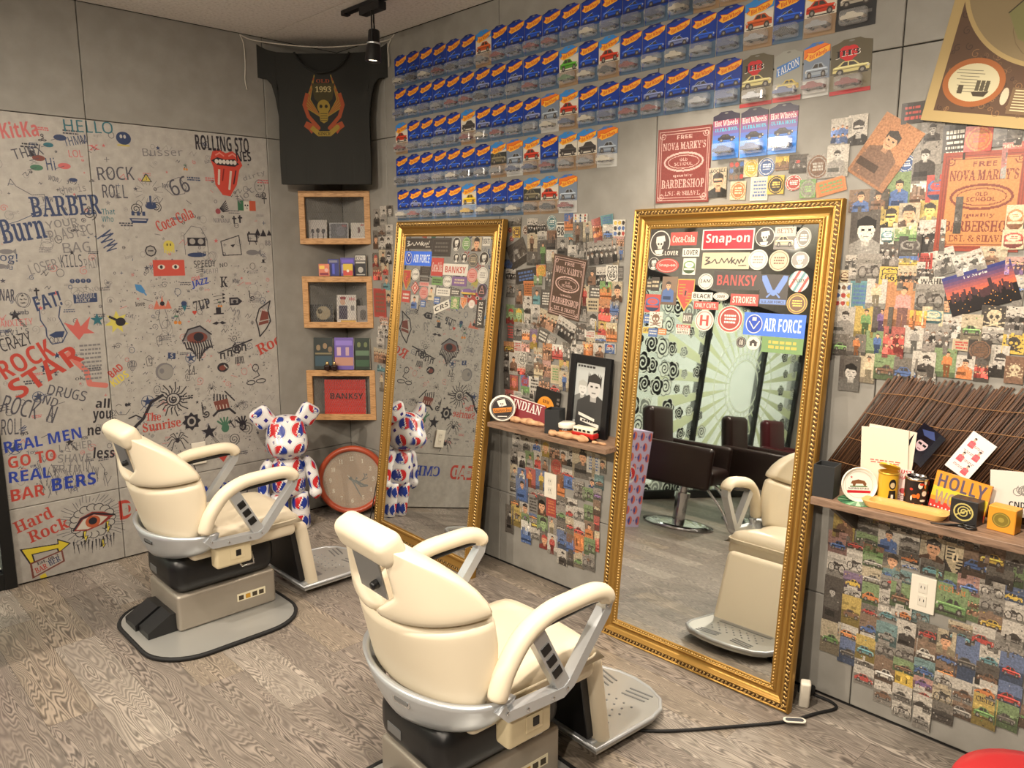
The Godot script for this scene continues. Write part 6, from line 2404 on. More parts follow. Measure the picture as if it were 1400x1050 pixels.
func frame_sweep(st, w: float, h: float, prof: Array):
	# profile: (distance in from the outer edge, height towards the viewer), mitred at the corners
	var C := func(k, q0):
		var q := Vector2(q0.x * 0.8, q0.y)
		return [Vector3(-w / 2 + q.x, q.x, q.y), Vector3(w / 2 - q.x, q.x, q.y), Vector3(w / 2 - q.x, h - q.x, q.y), Vector3(-w / 2 + q.x, h - q.x, q.y)][k]
	for k in 4:
		st.set_smooth_group(k + 1)
		for i in prof.size() - 1:
			var a = C.call(k, prof[i])
			var b = C.call((k + 1) % 4, prof[i])
			var c = C.call((k + 1) % 4, prof[i + 1])
			var d = C.call(k, prof[i + 1])
			quad(st, a, b, c, d)

func along_frame(w: float, h: float, inset: float, step: float, f: Callable):
	var W := w - inset * 2
	var H := h - inset * 2
	for side in 4:
		var len: float = [W, H, W, H][side]
		var n := int(round(len / step))
		for i in n:
			var t := (i + 0.5) / n * len
			var p: Vector3 = [Vector3(-W / 2 + t, inset, 0), Vector3(W / 2, inset + t, 0), Vector3(W / 2 - t, h - inset, 0), Vector3(-W / 2, h - inset - t, 0)][side]
			f.call(p, side * PI / 2, i)

func low_bead(st, p: Vector3, r: Vector3, ang: float):
	st.set_smooth_group(0)
	var B := Basis(Vector3(0, 0, 1), ang)
	var rows := [[1.0, 0.0], [0.72, 0.7], [0.0, 1.0]]
	for k in 2:
		for i in 6:
			var q := []
			for c in [[k, i], [k, i + 1], [k + 1, i + 1], [k + 1, i]]:
				var a = TAU * c[1] / 6.0
				q.append(p + B * Vector3(cos(a) * rows[c[0]][0] * r.x, sin(a) * rows[c[0]][0] * r.y, rows[c[0]][1] * r.z))
			if k == 1:
				tri(st, q[0], q[1], q[2])
			else:
				quad(st, q[0], q[1], q[2], q[3])

func mirror(at_: Vector3, yaw: float, lean: float, roll: float, w: float, h: float, label: String) -> Node3D:
	var t = thing("leaning_mirror", label, "mirror", at_, "gold framed leaning mirrors", mirror_basis(yaw, lean, roll))
	var st := begin()
	frame_sweep(st, w, h, [Vector2(0.0, -0.030), Vector2(0.0, -0.006), Vector2(0.004, 0.0), Vector2(0.008, 0.001), Vector2(0.012, -0.004), Vector2(0.03, -0.002), Vector2(0.034, 0.002), Vector2(0.038, 0.001), Vector2(0.044, -0.007), Vector2(0.052, -0.0125), Vector2(0.062, -0.0145), Vector2(0.07, -0.013), Vector2(0.074, -0.007), Vector2(0.078, -0.0055), Vector2(0.081, -0.009), Vector2(0.091, -0.011), Vector2(0.094, -0.010), Vector2(0.098, -0.0125), Vector2(0.1, -0.016), Vector2(0.1, -0.024)])
	part(t, "frame_moulding", done(st), M.gold)
	st = begin()
	along_frame(w, h, 0.0168, 0.0155, func(p, a, i):
		low_bead(st, p + Vector3(0, 0, -0.004), Vector3(0.0095, 0.0038, 0.0055), a + 0.75)
		low_bead(st, p + Vector3(0, 0, -0.004) + Vector3(cos(a + PI / 2), sin(a + PI / 2), 0) * 0.0055 * (1 if i % 2 else -1), Vector3(0.004, 0.003, 0.005), a - 0.5))
	part(t, "carved_border", done(st), M.gold_light)
	st = begin()
	frame_sweep(st, w, h, [Vector2(0.0125, -0.0035), Vector2(0.0295, -0.0015)])
	part(t, "border_ground", done(st), M.gold_dark)
	st = begin()
	along_frame(w, h, 0.0688, 0.0118, func(p, a, _i): low_bead(st, p + Vector3(0, 0, -0.0105), Vector3(0.0048, 0.004, 0.0045), a))
	part(t, "bead_row", done(st), M.gold_light)
	part(t, "mirror_glass", box_mesh(Vector3(w - 0.154, h - 0.154, 0.004)), M.mirror, at(0, h / 2, -0.0165))
	part(t, "back_board", box_mesh(Vector3(w - 0.01, h - 0.01, 0.006)), M.back_board, at(0, h / 2, -0.028))
	return t

func mirrors():
	mirror(Vector3(-0.2125, 0.0, 2.6298), 0.1, 6.1, 0.4, 0.838, 1.755, "large gold-framed mirror with many stickers beside the right shelf")
	mirror(Vector3(-0.2437, 0.003, 1.0024), -1.98, 6.65, -0.6, 0.887, 1.739, "gold-framed mirror nearest the corner shelves, reflecting the graffiti")

# ---------------------------------------------------------------- barber chairs (local: x forward, z to the sitter's right)
func pillow(st, nu: int, nv: int, f: Callable, th: float, flip := false):
	# closed cushion: f(u, v) gives [point, normal]; thickness swells away from the rim
	for s in [1.0, -1.0]:
		grid(st, nu, nv, func(u, v):
			var e: Array = f.call(u, v)
			var a = 2 * u - 1
			var b = 2 * v - 1
			var k := pow(max(0.0, (1 - pow(abs(a), 14)) * (1 - pow(abs(b), 14))), 0.42)
			return e[0] + e[1] * th * k * s, flip == (s > 0))

func back_front(y: float) -> float:
	var K := [[0.45, -0.115], [0.50, -0.095], [0.54, -0.084], [0.60, -0.081], [0.645, -0.087], [0.70, -0.108], [0.74, -0.133], [0.78, -0.168], [0.813, -0.211], [0.84, -0.255], [0.87, -0.305], [0.90, -0.33]]
	for i in K.size() - 1:
		if y <= K[i + 1][0]:
			return lerp(float(K[i][1]), float(K[i + 1][1]), clamp((y - K[i][0]) / (K[i + 1][0] - K[i][0]), 0.0, 1.0))
	return -0.33

func back_point(phi: float, y: float, grow := 0.0) -> Array:
	var b := back_b(y) + grow
	var a = 0.242 - max(0.0, y - 0.7) * 0.18 + grow
	var c := -0.095
	var p := Vector3(c - b * cos(phi), y, a * sin(phi))
	var n := Vector3(-cos(phi) / b, -0.9, sin(phi) / a)
	n.y = 0.0
	return [p, n.normalized()]

func back_b(y: float) -> float:
	return 0.124 + min(y - 0.47, 0.21) * 0.29 + max(y - 0.68, 0.0) * 0.2

func phi_max(y: float) -> float:
	var b := back_b(y)
	return acos(clamp((-0.095 - back_front(y)) / b, -0.4, 0.999))

func make_chair(label: String):
	var t = thing("barber_chair", label, "barber chair", Vector3.ZERO, "cream barber chairs")
	# floor plate with rubber rim
	var outline := round_rect(0.64, 0.63, 0.19, 8)
	var st := begin()
	extrude(st, outline, 0.012, Transform3D(Basis(Vector3.RIGHT, -PI / 2), Vector3(-0.04, 0.001, 0.07)))
	part(t, "floor_plate", done(st), M.plate)
	var rim := []
	for q in outline:
		rim.append(Vector3(q.x - 0.04, 0.009, 0.07 - q.y))
	part(t, "rubber_rim", tube_mesh(rim, 0.0095, 6, Vector3.ZERO, 1.0, true), M.rubber)
	# pedestal
	part(t, "pedestal_box", box_mesh(Vector3(0.435, 0.158, 0.32), 0.016, true), M.steel, at(0.02, 0.092, -0.01))
	part(t, "pedestal_cover", box_mesh(Vector3(0.455, 0.17, 0.338), 0.062, true), M.black, at(0.02, 0.25, -0.01))
	part(t, "cover_slot", box_mesh(Vector3(0.006, 0.03, 0.07), 0.002), M.silver_dark, at(-0.207, 0.235, -0.07))
	var lab = part(t, "warning_label", box_mesh(Vector3(0.13, 0.034, 0.001)), mat(222, 214, 186, 0.5), at(0.12, 0.085, 0.1506))
	for i in 4:
		part(lab, "pictogram", box_mesh(Vector3(0.022, 0.02, 0.0006)), mat(60, 50, 34, 0.6) if i != 1 else mat(186, 140, 40, 0.6), at(-0.047 + 0.031 * i, -0.002, 0.0007))
	# pedals behind the pedestal
	for k in 2:
		st = begin()
		var pp := PackedVector2Array([Vector2(-0.075, 0), Vector2(0.06, 0), Vector2(0.06, 0.075), Vector2(0.02, 0.08), Vector2(-0.075, 0.025)])
		extrude(st, pp, 0.12 if k == 0 else 0.105, Transform3D(Basis(), Vector3(-0.25 + 0.012 * k, 0.014, -0.11 + 0.127 * k)))
		part(t, "foot_pedal", done(st), M.black)
	# lift
	part(t, "lift_frame", box_mesh(Vector3(0.42, 0.035, 0.22), 0.006), M.black, at(0.06, 0.352, 0))
	st = begin()
	extrude(st, PackedVector2Array([Vector2(-0.05, 0.30), Vector2(0.33, 0.30), Vector2(0.36, 0.335), Vector2(0.0, 0.36), Vector2(-0.16, 0.36)]), 0.27, at(0, 0, -0.135))
	part(t, "seat_carrier", done(st), M.black)
	# seat
	st = begin()
	grid(st, 14, 14, func(u, v): return seat_top(u, v), true)
	grid(st, 14, 14, func(u, v): return Vector3(lerp(-0.16, 0.345, u), 0.385, lerp(-0.225, 0.225, v)), false)
	part(t, "seat_cushion", done(st), M.cream)
	part(t, "seat_skirt", box_mesh(Vector3(0.47, 0.075, 0.43), 0.025, true), M.cream, at(0.085, 0.362, 0))
	var pipe := []
	for q in round_rect(0.5, 0.445, 0.06, 5):
		pipe.append(Vector3(q.x + 0.092, 0.401, q.y))
	part(t, "seat_piping", tube_mesh(pipe, 0.004, 6, Vector3.ZERO, 1.0, true), M.cream)
	# side boxes with switch
	for s in [-1, 1]:
		var sb = part(t, "side_box", box_mesh(Vector3(0.155, 0.1, 0.06), 0.014, true), M.cream_plastic, at(0.0, 0.342, s * 0.25))
		part(sb, "switch_frame", box_mesh(Vector3(0.06, 0.05, 0.004), 0.002), M.cream_plastic, at(0.012, 0.003, s * 0.0305))
		part(sb, "rocker_switch", box_mesh(Vector3(0.022, 0.026, 0.006), 0.002), M.black, at(0.016, 0.004, s * 0.032))
	# back: lower wrap, two upper wings with a slot between them, headrest
	st = begin()
	pillow(st, 36, 16, func(u, v):
		var y0 = 0.405 + 0.02 * abs(2 * u - 1)
		var y1: float = 0.672 - 0.028 * cos((2 * u - 1) * 1.9)
		var y := lerpf(y0, y1, v)
		var m := phi_max(y) * 0.99
		return back_point(lerpf(-m, m, u), y), 0.030)
	part(t, "lower_backrest", done(st), M.cream)
	for s in [-1, 1]:
		st = begin()
		pillow(st, 22, 20, func(u, v):
			var y1 := 0.886
			var y0: float = 0.668
			var y := lerpf(y0, y1, v)
			var m := phi_max(y) * 0.99
			var lo: float = lerpf(0.0, 0.36, clamp((y - 0.69) / 0.05, 0.0, 1.0))
			lo = min(lo, m - 0.06)
			if lo == 0.0 and y0 < 0.0:
				lo = 0.0
			var phi := lerpf(lo, m, u)
			var yy = y - 0.028 * cos(phi * 1.2) * (1.0 - v)
			return back_point(phi * s, yy), 0.034, s < 0)
		part(t, "back_wing", done(st), M.cream)
	var plate = part(t, "headrest_plate", box_mesh(Vector3(0.006, 0.14, 0.13), 0.002), M.silver_dark, Transform3D(Basis(Vector3(0, 0, 1), 0.24), Vector3(-0.312, 0.775, 0)))
	st = begin()
	lathe(st, [Vector2(0, -0.018), Vector2(0.009, -0.018), Vector2(0.012, -0.012), Vector2(0.012, 0.0)], 12, Transform3D(Basis(Vector3(0, 0, 1), -PI / 2), Vector3(-0.004, -0.03, 0.035)))
	part(plate, "knob", done(st), M.black)
	st = begin()
	rbox(st, Vector3(0.078, 0.088, 0.25), 0.03, Transform3D(Basis(Vector3(0, 0, 1), 0.42), Vector3(-0.308, 0.855, 0)), true)
	part(t, "headrest", done(st), M.cream)
	# silver shroud round the foot of the back
	st = begin()
	var shroud := func(grow, lift): return func(u, v):
		var phi := lerpf(-1.75, 1.75, u)
		var y: float = lerpf(0.318 + 0.036 * abs(phi), 0.446 + 0.005 * abs(phi), v)
		var e := back_point(phi, 0.47, grow + 0.05 * pow(v, 0.6) - 0.022)
		return Vector3(e[0].x, y, e[0].z)
	grid(st, 30, 6, shroud.call(0.028, 0.0))
	grid(st, 30, 6, shroud.call(0.010, 0.0), true)
	var so: Callable = shroud.call(0.028, 0.0)
	var si: Callable = shroud.call(0.010, 0.0)
	grid(st, 30, 1, func(u, v): return so.call(u, 1.0).lerp(si.call(u, 1.0), v))
	grid(st, 30, 1, func(u, v): return so.call(u, 0.0).lerp(si.call(u, 0.0), v), true)
	for e in [0.0, 1.0]:
		grid(st, 1, 6, func(u, v): return so.call(e, v).lerp(si.call(e, v), u), e == 0.0)
	var shr = part(t, "back_shroud", done(st), M.silver)
	var bp := back_point(0.2, 0.47, 0.046)
	var bb := Basis(Vector3(0, 1, 0).cross(bp[1]).normalized(), Vector3.UP, bp[1])
	part(shr, "handle_recess", extrude_mesh(round_rect(0.072, 0.022, 0.0105, 6), 0.006), M.chrome, Transform3D(bb, Vector3(bp[0].x + 0.006, 0.408, bp[0].z)))
	part(shr, "handle_grip", extrude_mesh(round_rect(0.056, 0.013, 0.0064, 6), 0.0075), M.silver_dark, Transform3D(bb, Vector3(bp[0].x + 0.006, 0.409, bp[0].z)))
	# arms
	for s in [-1, 1]:
		var z = 0.285 * s
		var pad := smooth_path([Vector3(-0.122, 0.458, z), Vector3(-0.112, 0.49, z), Vector3(-0.088, 0.54, z), Vector3(-0.03, 0.606, z), Vector3(0.05, 0.641, z), Vector3(0.14, 0.648, z), Vector3(0.225, 0.648, z), Vector3(0.268, 0.632, z), Vector3(0.283, 0.606, z)], 4)
		var rad := []
		for i in pad.size():
			var q := float(i) / (pad.size() - 1)
			rad.append(0.025 * pow(max(0.0, 1.0 - pow(abs(2 * q - 1), 14)), 0.3) + 0.002)
		var arm = part(t, "armrest", tube_mesh(pad, rad, 12, Vector3(0, 0, 1), 1.12), M.cream)
		st = begin()
		strap(st, [Vector2(0.277, 0.615), Vector2(0.268, 0.585), Vector2(0.128, 0.418), Vector2(0.1, 0.403), Vector2(-0.095, 0.412), Vector2(-0.117, 0.44)], 0.03, 0.034, z)
		part(arm, "arm_frame", done(st), M.silver)
		st = begin()
		strap(st, [Vector2(0.005, 0.605), Vector2(0.108, 0.412)], 0.046, 0.03, z)
		var pn = part(arm, "control_panel", done(st), M.silver)
		for i in 3:
			var c := Vector2(0.005, 0.605).lerp(Vector2(0.108, 0.412), 0.28 + 0.2 * i)
			var st2 := begin()
			rbox(st2, Vector3(0.03, 0.032, 0.008), 0.003, Transform3D(Basis(Vector3(0, 0, 1), -1.08), Vector3(c.x, c.y, z + s * 0.0145)))
			part(pn, "control_button", done(st2), M.black)
		part(arm, "arm_rod", tube_mesh([Vector3(0.01, 0.607, z - s * 0.004), Vector3(0.25, 0.618, z - s * 0.004)], 0.008, 8), M.black)
		for q in [Vector2(-0.1, 0.425), Vector2(-0.03, 0.408), Vector2(0.06, 0.404), Vector2(0.112, 0.412), Vector2(0.268, 0.602)]:
			st = begin()
			lathe(st, [Vector2(0, 0.0), Vector2(0.0055, 0.0), Vector2(0.0045, 0.003), Vector2(0, 0.003)], 8, Transform3D(Basis(Vector3(1, 0, 0), PI / 2 * s), Vector3(q.x, q.y, z + s * 0.017)))
			part(arm, "bolt", done(st), M.chrome)
	# leg rest and foot plate
	st = begin()
	rbox(st, Vector3(0.058, 0.335, 0.36), 0.028, Transform3D(Basis(Vector3(0, 0, 1), 0.16), Vector3(0.392, 0.19, 0)), true)
	part(t, "leg_rest", done(st), M.cream)
	part(t, "leg_rest_back", box_mesh(Vector3(0.03, 0.27, 0.3), 0.004), M.black, Transform3D(Basis(Vector3(0, 0, 1), 0.16), Vector3(0.35, 0.2, 0)))
	st = begin()
	var fp := PackedVector2Array([Vector2(0.36, -0.185), Vector2(0.62, -0.19), Vector2(0.68, -0.178), Vector2(0.725, -0.14), Vector2(0.752, -0.07), Vector2(0.76, 0.0), Vector2(0.752, 0.07), Vector2(0.725, 0.14), Vector2(0.68, 0.178), Vector2(0.62, 0.19), Vector2(0.36, 0.185)])
	extrude(st, fp, 0.022, Transform3D(Basis(Vector3(1, 0, 0), -PI / 2), Vector3(0, 0.032, 0)))
	var foot = part(t, "foot_plate", done(st), M.plate)
	var lip := []
	for q in fp:
		lip.append(Vector3(q.x, 0.05, -q.y))
	part(foot, "rolled_edge", tube_mesh(lip, 0.008, 6, Vector3.ZERO, 1.0, true), M.silver)
	st = begin()
	for i in 4:
		for j in 7:
			lathe(st, [Vector2(0.0042, 0.0), Vector2(0.004, 0.0025), Vector2(0, 0.0028)], 6, at(0.52 + 0.03 * i, 0.054, -0.11 + 0.034 * j + (0.017 if i % 2 else 0.0)))
	for k in 3:
		for s in [-1, 1]:
			rbox(st, Vector3(0.006, 0.004, 0.09), 0.001, Transform3D(Basis(Vector3.UP, s * 0.2), Vector3(0.66 + 0.022 * k, 0.055, s * 0.075)))
	part(foot, "tread_studs", done(st), M.silver_dark)
	var st3 := begin()
	rbox(st3, Vector3(0.03, 0.003, 0.24), 0.001, at(0.475, 0.055, 0))
	part(foot, "name_bar", done(st3), M.silver_dark)
	part(t, "leg_rest_foot", box_mesh(Vector3(0.08, 0.03, 0.33), 0.008), M.silver, at(0.40, 0.045, 0))
	st = begin()
	tube(st, [Vector3(0.04, 0.29, 0.2), Vector3(0.05, 0.262, 0.235), Vector3(0.1, 0.262, 0.235), Vector3(0.11, 0.3, 0.2)], 0.005, 6)
	part(t, "wire_loop", done(st), M.chrome)
	return t

func seat_top(u: float, v: float) -> Vector3:
	var a := 2 * u - 1
	var b := 2 * v - 1
	var k := pow(max(0.0, (1 - pow(abs(a), 7)) * (1 - pow(abs(b), 7))), 0.4)
	var rise := 0.05 + 0.016 * cos(b * 1.4) - 0.01 * exp(-pow((a + 0.25) * 9, 2)) + 0.012 * a * a
	return Vector3(lerp(-0.16, 0.345, u), 0.385 + rise * k, lerp(-0.225, 0.225, v))

# flat bar following points in the xy plane
func strap(st, pts: Array, wide: float, deep: float, z: float):
	st.set_smooth_group(-1)
	var L := []
	var R := []
	for i in pts.size():
		var d: Vector2 = (pts[min(i + 1, pts.size() - 1)] - pts[max(i - 1, 0)]).normalized()
		var n := Vector2(-d.y, d.x) * wide * 0.5
		L.append(pts[i] + n)
		R.append(pts[i] - n)
	var P := func(q, k): return Vector3(q.x, q.y, z + k * deep / 2)
	for i in pts.size() - 1:
		quad(st, P.call(R[i], 1), P.call(R[i + 1], 1), P.call(L[i + 1], 1), P.call(L[i], 1))
		quad(st, P.call(L[i], -1), P.call(L[i + 1], -1), P.call(R[i + 1], -1), P.call(R[i], -1))
		quad(st, P.call(L[i], 1), P.call(L[i + 1], 1), P.call(L[i + 1], -1), P.call(L[i], -1))
		quad(st, P.call(R[i], -1), P.call(R[i + 1], -1), P.call(R[i + 1], 1), P.call(R[i], 1))
	for e in [0, pts.size() - 1]:
		var q := [P.call(L[e], 1), P.call(L[e], -1), P.call(R[e], -1), P.call(R[e], 1)]
		if e == 0:
			quad(st, q[0], q[1], q[2], q[3])
		else:
			quad(st, q[3], q[2], q[1], q[0])

func barber_chairs():
	var a = make_chair("cream leather barber chair on grey floor plate by the graffiti wall")
	a.position = Vector3(-1.30, 0, 0.88)
	var b = a.duplicate()
	b.name = numbered("barber_chair")
	add_child(b)
	b.set_meta("label", "cream leather barber chair nearest the camera, facing the large mirror")
	b.position = Vector3(-1.23, 0, 2.547)
	b.rotation.y = deg_to_rad(-3.6)

# ---------------------------------------------------------------- prints on the right wall and stickers on the mirrors
const COLOURS = {"k": "black", "w": "white", "g": "grey", "r": "red", "o": "orange", "y": "yellow", "e": "green", "b": "blue", "n": "brown", "p": "pink", "t": "teal", "v": "violet", "s": "cream", "d": "charcoal", "stripe": "striped"}
const WHERE = {"mu": "above the middle shelf", "ml": "below the middle shelf", "rm": "above the large mirror", "ru": "above the reed screen", "rl": "below the right shelf", "co": "beside the corner shelves", "sb": "on the large mirror", "ss": "on the small mirror"}
const ORDINAL = ["first", "second", "third", "fourth", "fifth", "sixth", "seventh", "eighth", "ninth", "tenth"]

func phrase(k: String, f: String, b: String, t: String) -> String:
	var F: String = COLOURS[f]
	var B: String = COLOURS[b]
	var d: String = {"car": "%s car on %s ground", "bike": "%s motorcycle on %s ground", "face": "%s toned face on %s ground", "man": "%s clad person on %s ground", "body": "standing %s figure on %s ground", "group": "several people in %s on %s", "scene": "%s and %s scenery", "tin": "%s and %s tin", "skull": "%s skull on %s ground", "logos": "small %s badges on %s", "round": "round %s badge on %s", "text": "%s lettering on %s", "shield": "%s and %s road sign 66", "num": "%s on %s number 98", "crest": "%s and %s shield crest", "label": "%s barbershop label poster with %s lettering", "sunset": "%s and %s city skyline at sunset", "cola": "%s and %s drink badge with red and blue", "oval": "%s oval with %s face", "script": "%s panel with %s flowing script", "ovalword": "%s disc with %s lettering", "word": "%s panel with %s lettering", "wordbox": "wide %s panel with %s lettering", "squig": "%s strip with %s scrawled letters", "wing": "%s winged emblem on %s", "airforce": "wide %s emblem and %s lettering", "house": "%s disc with %s house", "plate": "%s embossed plate with %s rim", "diamond": "%s and %s diamond badge", "fish": "%s and %s fish", "vword": "upright %s strip with %s lettering"}[k] % [F, B]
	if t == "TITLE":
		d += " with title lettering"
	elif ["LOVER", "JAM", "BLACK", "BUT", "ONLY_CUTS.", "BLACK_LIVES", "ROCKET", "POMADE", "CRS", "BEATS", "H", "40", "AIR_FORCE", "BETTY"].has(t):
		d += " reading " + t.replace("_", " ")
	return d

func wall_prints():
	var atlas_px := 1250.0
	var pages := []
	var cur := Vector2.ZERO
	var row := 0.0
	im = Image.create(2048, 2048, false, Image.FORMAT_RGB8)
	pages.append([im, picture(null, 0.35)])
	var mottle := FastNoiseLite.new()
	mottle.frequency = 0.09
	mottle.seed = 4
	for zone in PRINTS:
		var grow := 1.0 if zone == "sb" or zone == "ss" else 1.09
		var items := []
		for l in PRINTS[zone].strip_edges().split("\n"):
			var q: PackedStringArray = l.split(" ")
			items.append({"x": q[0].to_float(), "y": q[1].to_float(), "w": q[2].to_float() * grow, "h": q[3].to_float() * grow, "a": q[4].to_float(), "k": q[5], "f": q[6], "b": q[7], "t": q[8] if q.size() > 8 else ""})
		var alike := {}
		for it in items:
			it.d = phrase(it.k, it.f, it.b, it.t)
			alike[it.d] = alike.get(it.d, []) + [it]
		var sticker: bool = zone == "sb" or zone == "ss"
		for d in alike:
			var g: Array = alike[d]
			g.sort_custom(func(p, q): return p.x < q.x)
			for i in g.size():
				g[i].label = "%s %s %s" % [d, "sticker" if sticker else "print", WHERE[zone]]
				if g.size() > 1:
					g[i].label += ", " + ("leftmost" if i == 0 else "rightmost" if i == g.size() - 1 else ORDINAL[i] + " such from left")
		var n := 0
		for it in items:
			var pw: int = max(24, int(it.w * atlas_px))
			var ph: int = max(24, int(it.h * atlas_px))
			if cur.x + pw + 3 > 2048:
				cur = Vector2(0, cur.y + row + 3)
				row = 0.0
			if cur.y + ph + 3 > 2048:
				im = Image.create(2048, 2048, false, Image.FORMAT_RGB8)
				pages.append([im, picture(null, 0.35)])
				cur = Vector2.ZERO
				row = 0.0
			row = max(row, float(ph))
			cut = Rect2i(int(cur.x), int(cur.y), pw + 2, ph + 2)
			rect(cur.x, cur.y, pw + 2, ph + 2, hue("w"))
			draw_print(it.k, cur.x + 1, cur.y + 1, pw, ph, it.f, it.b, it.t)
			if not sticker and it.w > 0.0:
				for by in range(0, ph, 3):
					for bx in range(0, pw, 3):
						var gx := int(cur.x) + 1 + bx
						var gy := int(cur.y) + 1 + by
						rect(gx, gy, 3, 3, toned(im.get_pixel(gx, gy), 0.98 + (0.1 if ["label", "text", "num", "shield", "sunset", "cola"].has(it.k) else 0.24) * mottle.get_noise_2d(gx, gy) + rng.randf_range(-0.025, 0.025)))
			if not sticker and ["man", "group", "car", "bike", "face", "body", "scene"].has(it.k):
				for s in 14:
					rect(cur.x + rng.randf() * pw, cur.y + rng.randf() * ph, rng.randf_range(2, 6), rng.randf_range(2, 5), im.get_pixel(int(cur.x + rng.randf() * pw), int(cur.y + rng.randf() * ph)))
			var m: float = 1.0 / 2048.0
			var cell := Rect2((cur.x + 1) * m, (cur.y + 1) * m, pw * m, ph * m)
			cur.x += pw + 3
			var mesh: ArrayMesh
			if ["oval", "ovalword", "house"].has(it.k) or it.k == "round" and (sticker or it.b == "w" or it.w < 0.05):
				mesh = cutout(disc_outline(), it.w, it.h, 0.0006, cell)
			elif it.k == "diamond":
				mesh = cutout(PackedVector2Array([Vector2(0.5, 0), Vector2(0, 0.5), Vector2(-0.5, 0), Vector2(0, -0.5)]), it.w, it.h, 0.0006, cell)
			elif it.k == "crest" and sticker:
				mesh = cutout(PackedVector2Array([Vector2(0, -0.5), Vector2(0.46, -0.1), Vector2(0.46, 0.45), Vector2(-0.46, 0.45), Vector2(-0.46, -0.1)]), it.w, it.h, 0.0006, cell)
			elif it.k == "fish":
				mesh = cutout(PackedVector2Array([Vector2(-0.5, 0.05), Vector2(-0.3, -0.35), Vector2(0.2, -0.3), Vector2(0.32, -0.1), Vector2(0.5, -0.4), Vector2(0.46, 0.0), Vector2(0.5, 0.35), Vector2(0.3, 0.12), Vector2(0.1, 0.4), Vector2(-0.25, 0.35)]), it.w, it.h, 0.0006, cell)
			elif sticker:
				mesh = sheet(it.w, it.h, 0.0006, cell)
			else:
				mesh = sheet(it.w, it.h, 0.0007, cell, rng.randf_range(0.0, 0.0035) if it.w > 0.04 else 0.0)
			if sticker:
				var fw: float = (0.838 if zone == "sb" else 0.887) / 2 - 0.082 - it.w / 2
				it.x = clamp(it.x, -fw, fw)
				it.y = min(it.y, (1.755 if zone == "sb" else 1.739) - 0.082 - it.h / 2)
			var xf: Transform3D
			var turn := Basis(Vector3(0, 0, 1), it.a + (0.0 if it.a != 0.0 or sticker else rng.randf_range(-0.02, 0.02)))
			if zone == "sb":
				xf = Transform3D(mirror_basis(0.1, 6.1, 0.4), Vector3(-0.2125, 0.0, 2.6298)) * Transform3D(turn, Vector3(it.x, it.y, -0.0142 + n * 0.00002))
			elif zone == "ss":
				xf = Transform3D(mirror_basis(-1.98, 6.65, -0.6), Vector3(-0.2437, 0.003, 1.0024)) * Transform3D(turn, Vector3(it.x, it.y, -0.0142 + n * 0.00002))
			else:
				xf = Transform3D(wall_basis() * turn, Vector3(-0.0012 - n * 0.00006, it.y, it.x))
			var name_: String = "mirror_sticker" if sticker else {"label": "label_poster", "round": "round_print", "sunset": "postcard"}.get(it.k, "photo_print")
			solo(name_, mesh, pages[-1][1], it.label, "sticker" if sticker else "print", xf, ("stickers " if sticker else "prints ") + WHERE[zone])
			n += 1
	for p in pages:
		p[1].albedo_texture = ImageTexture.create_from_image(p[0])

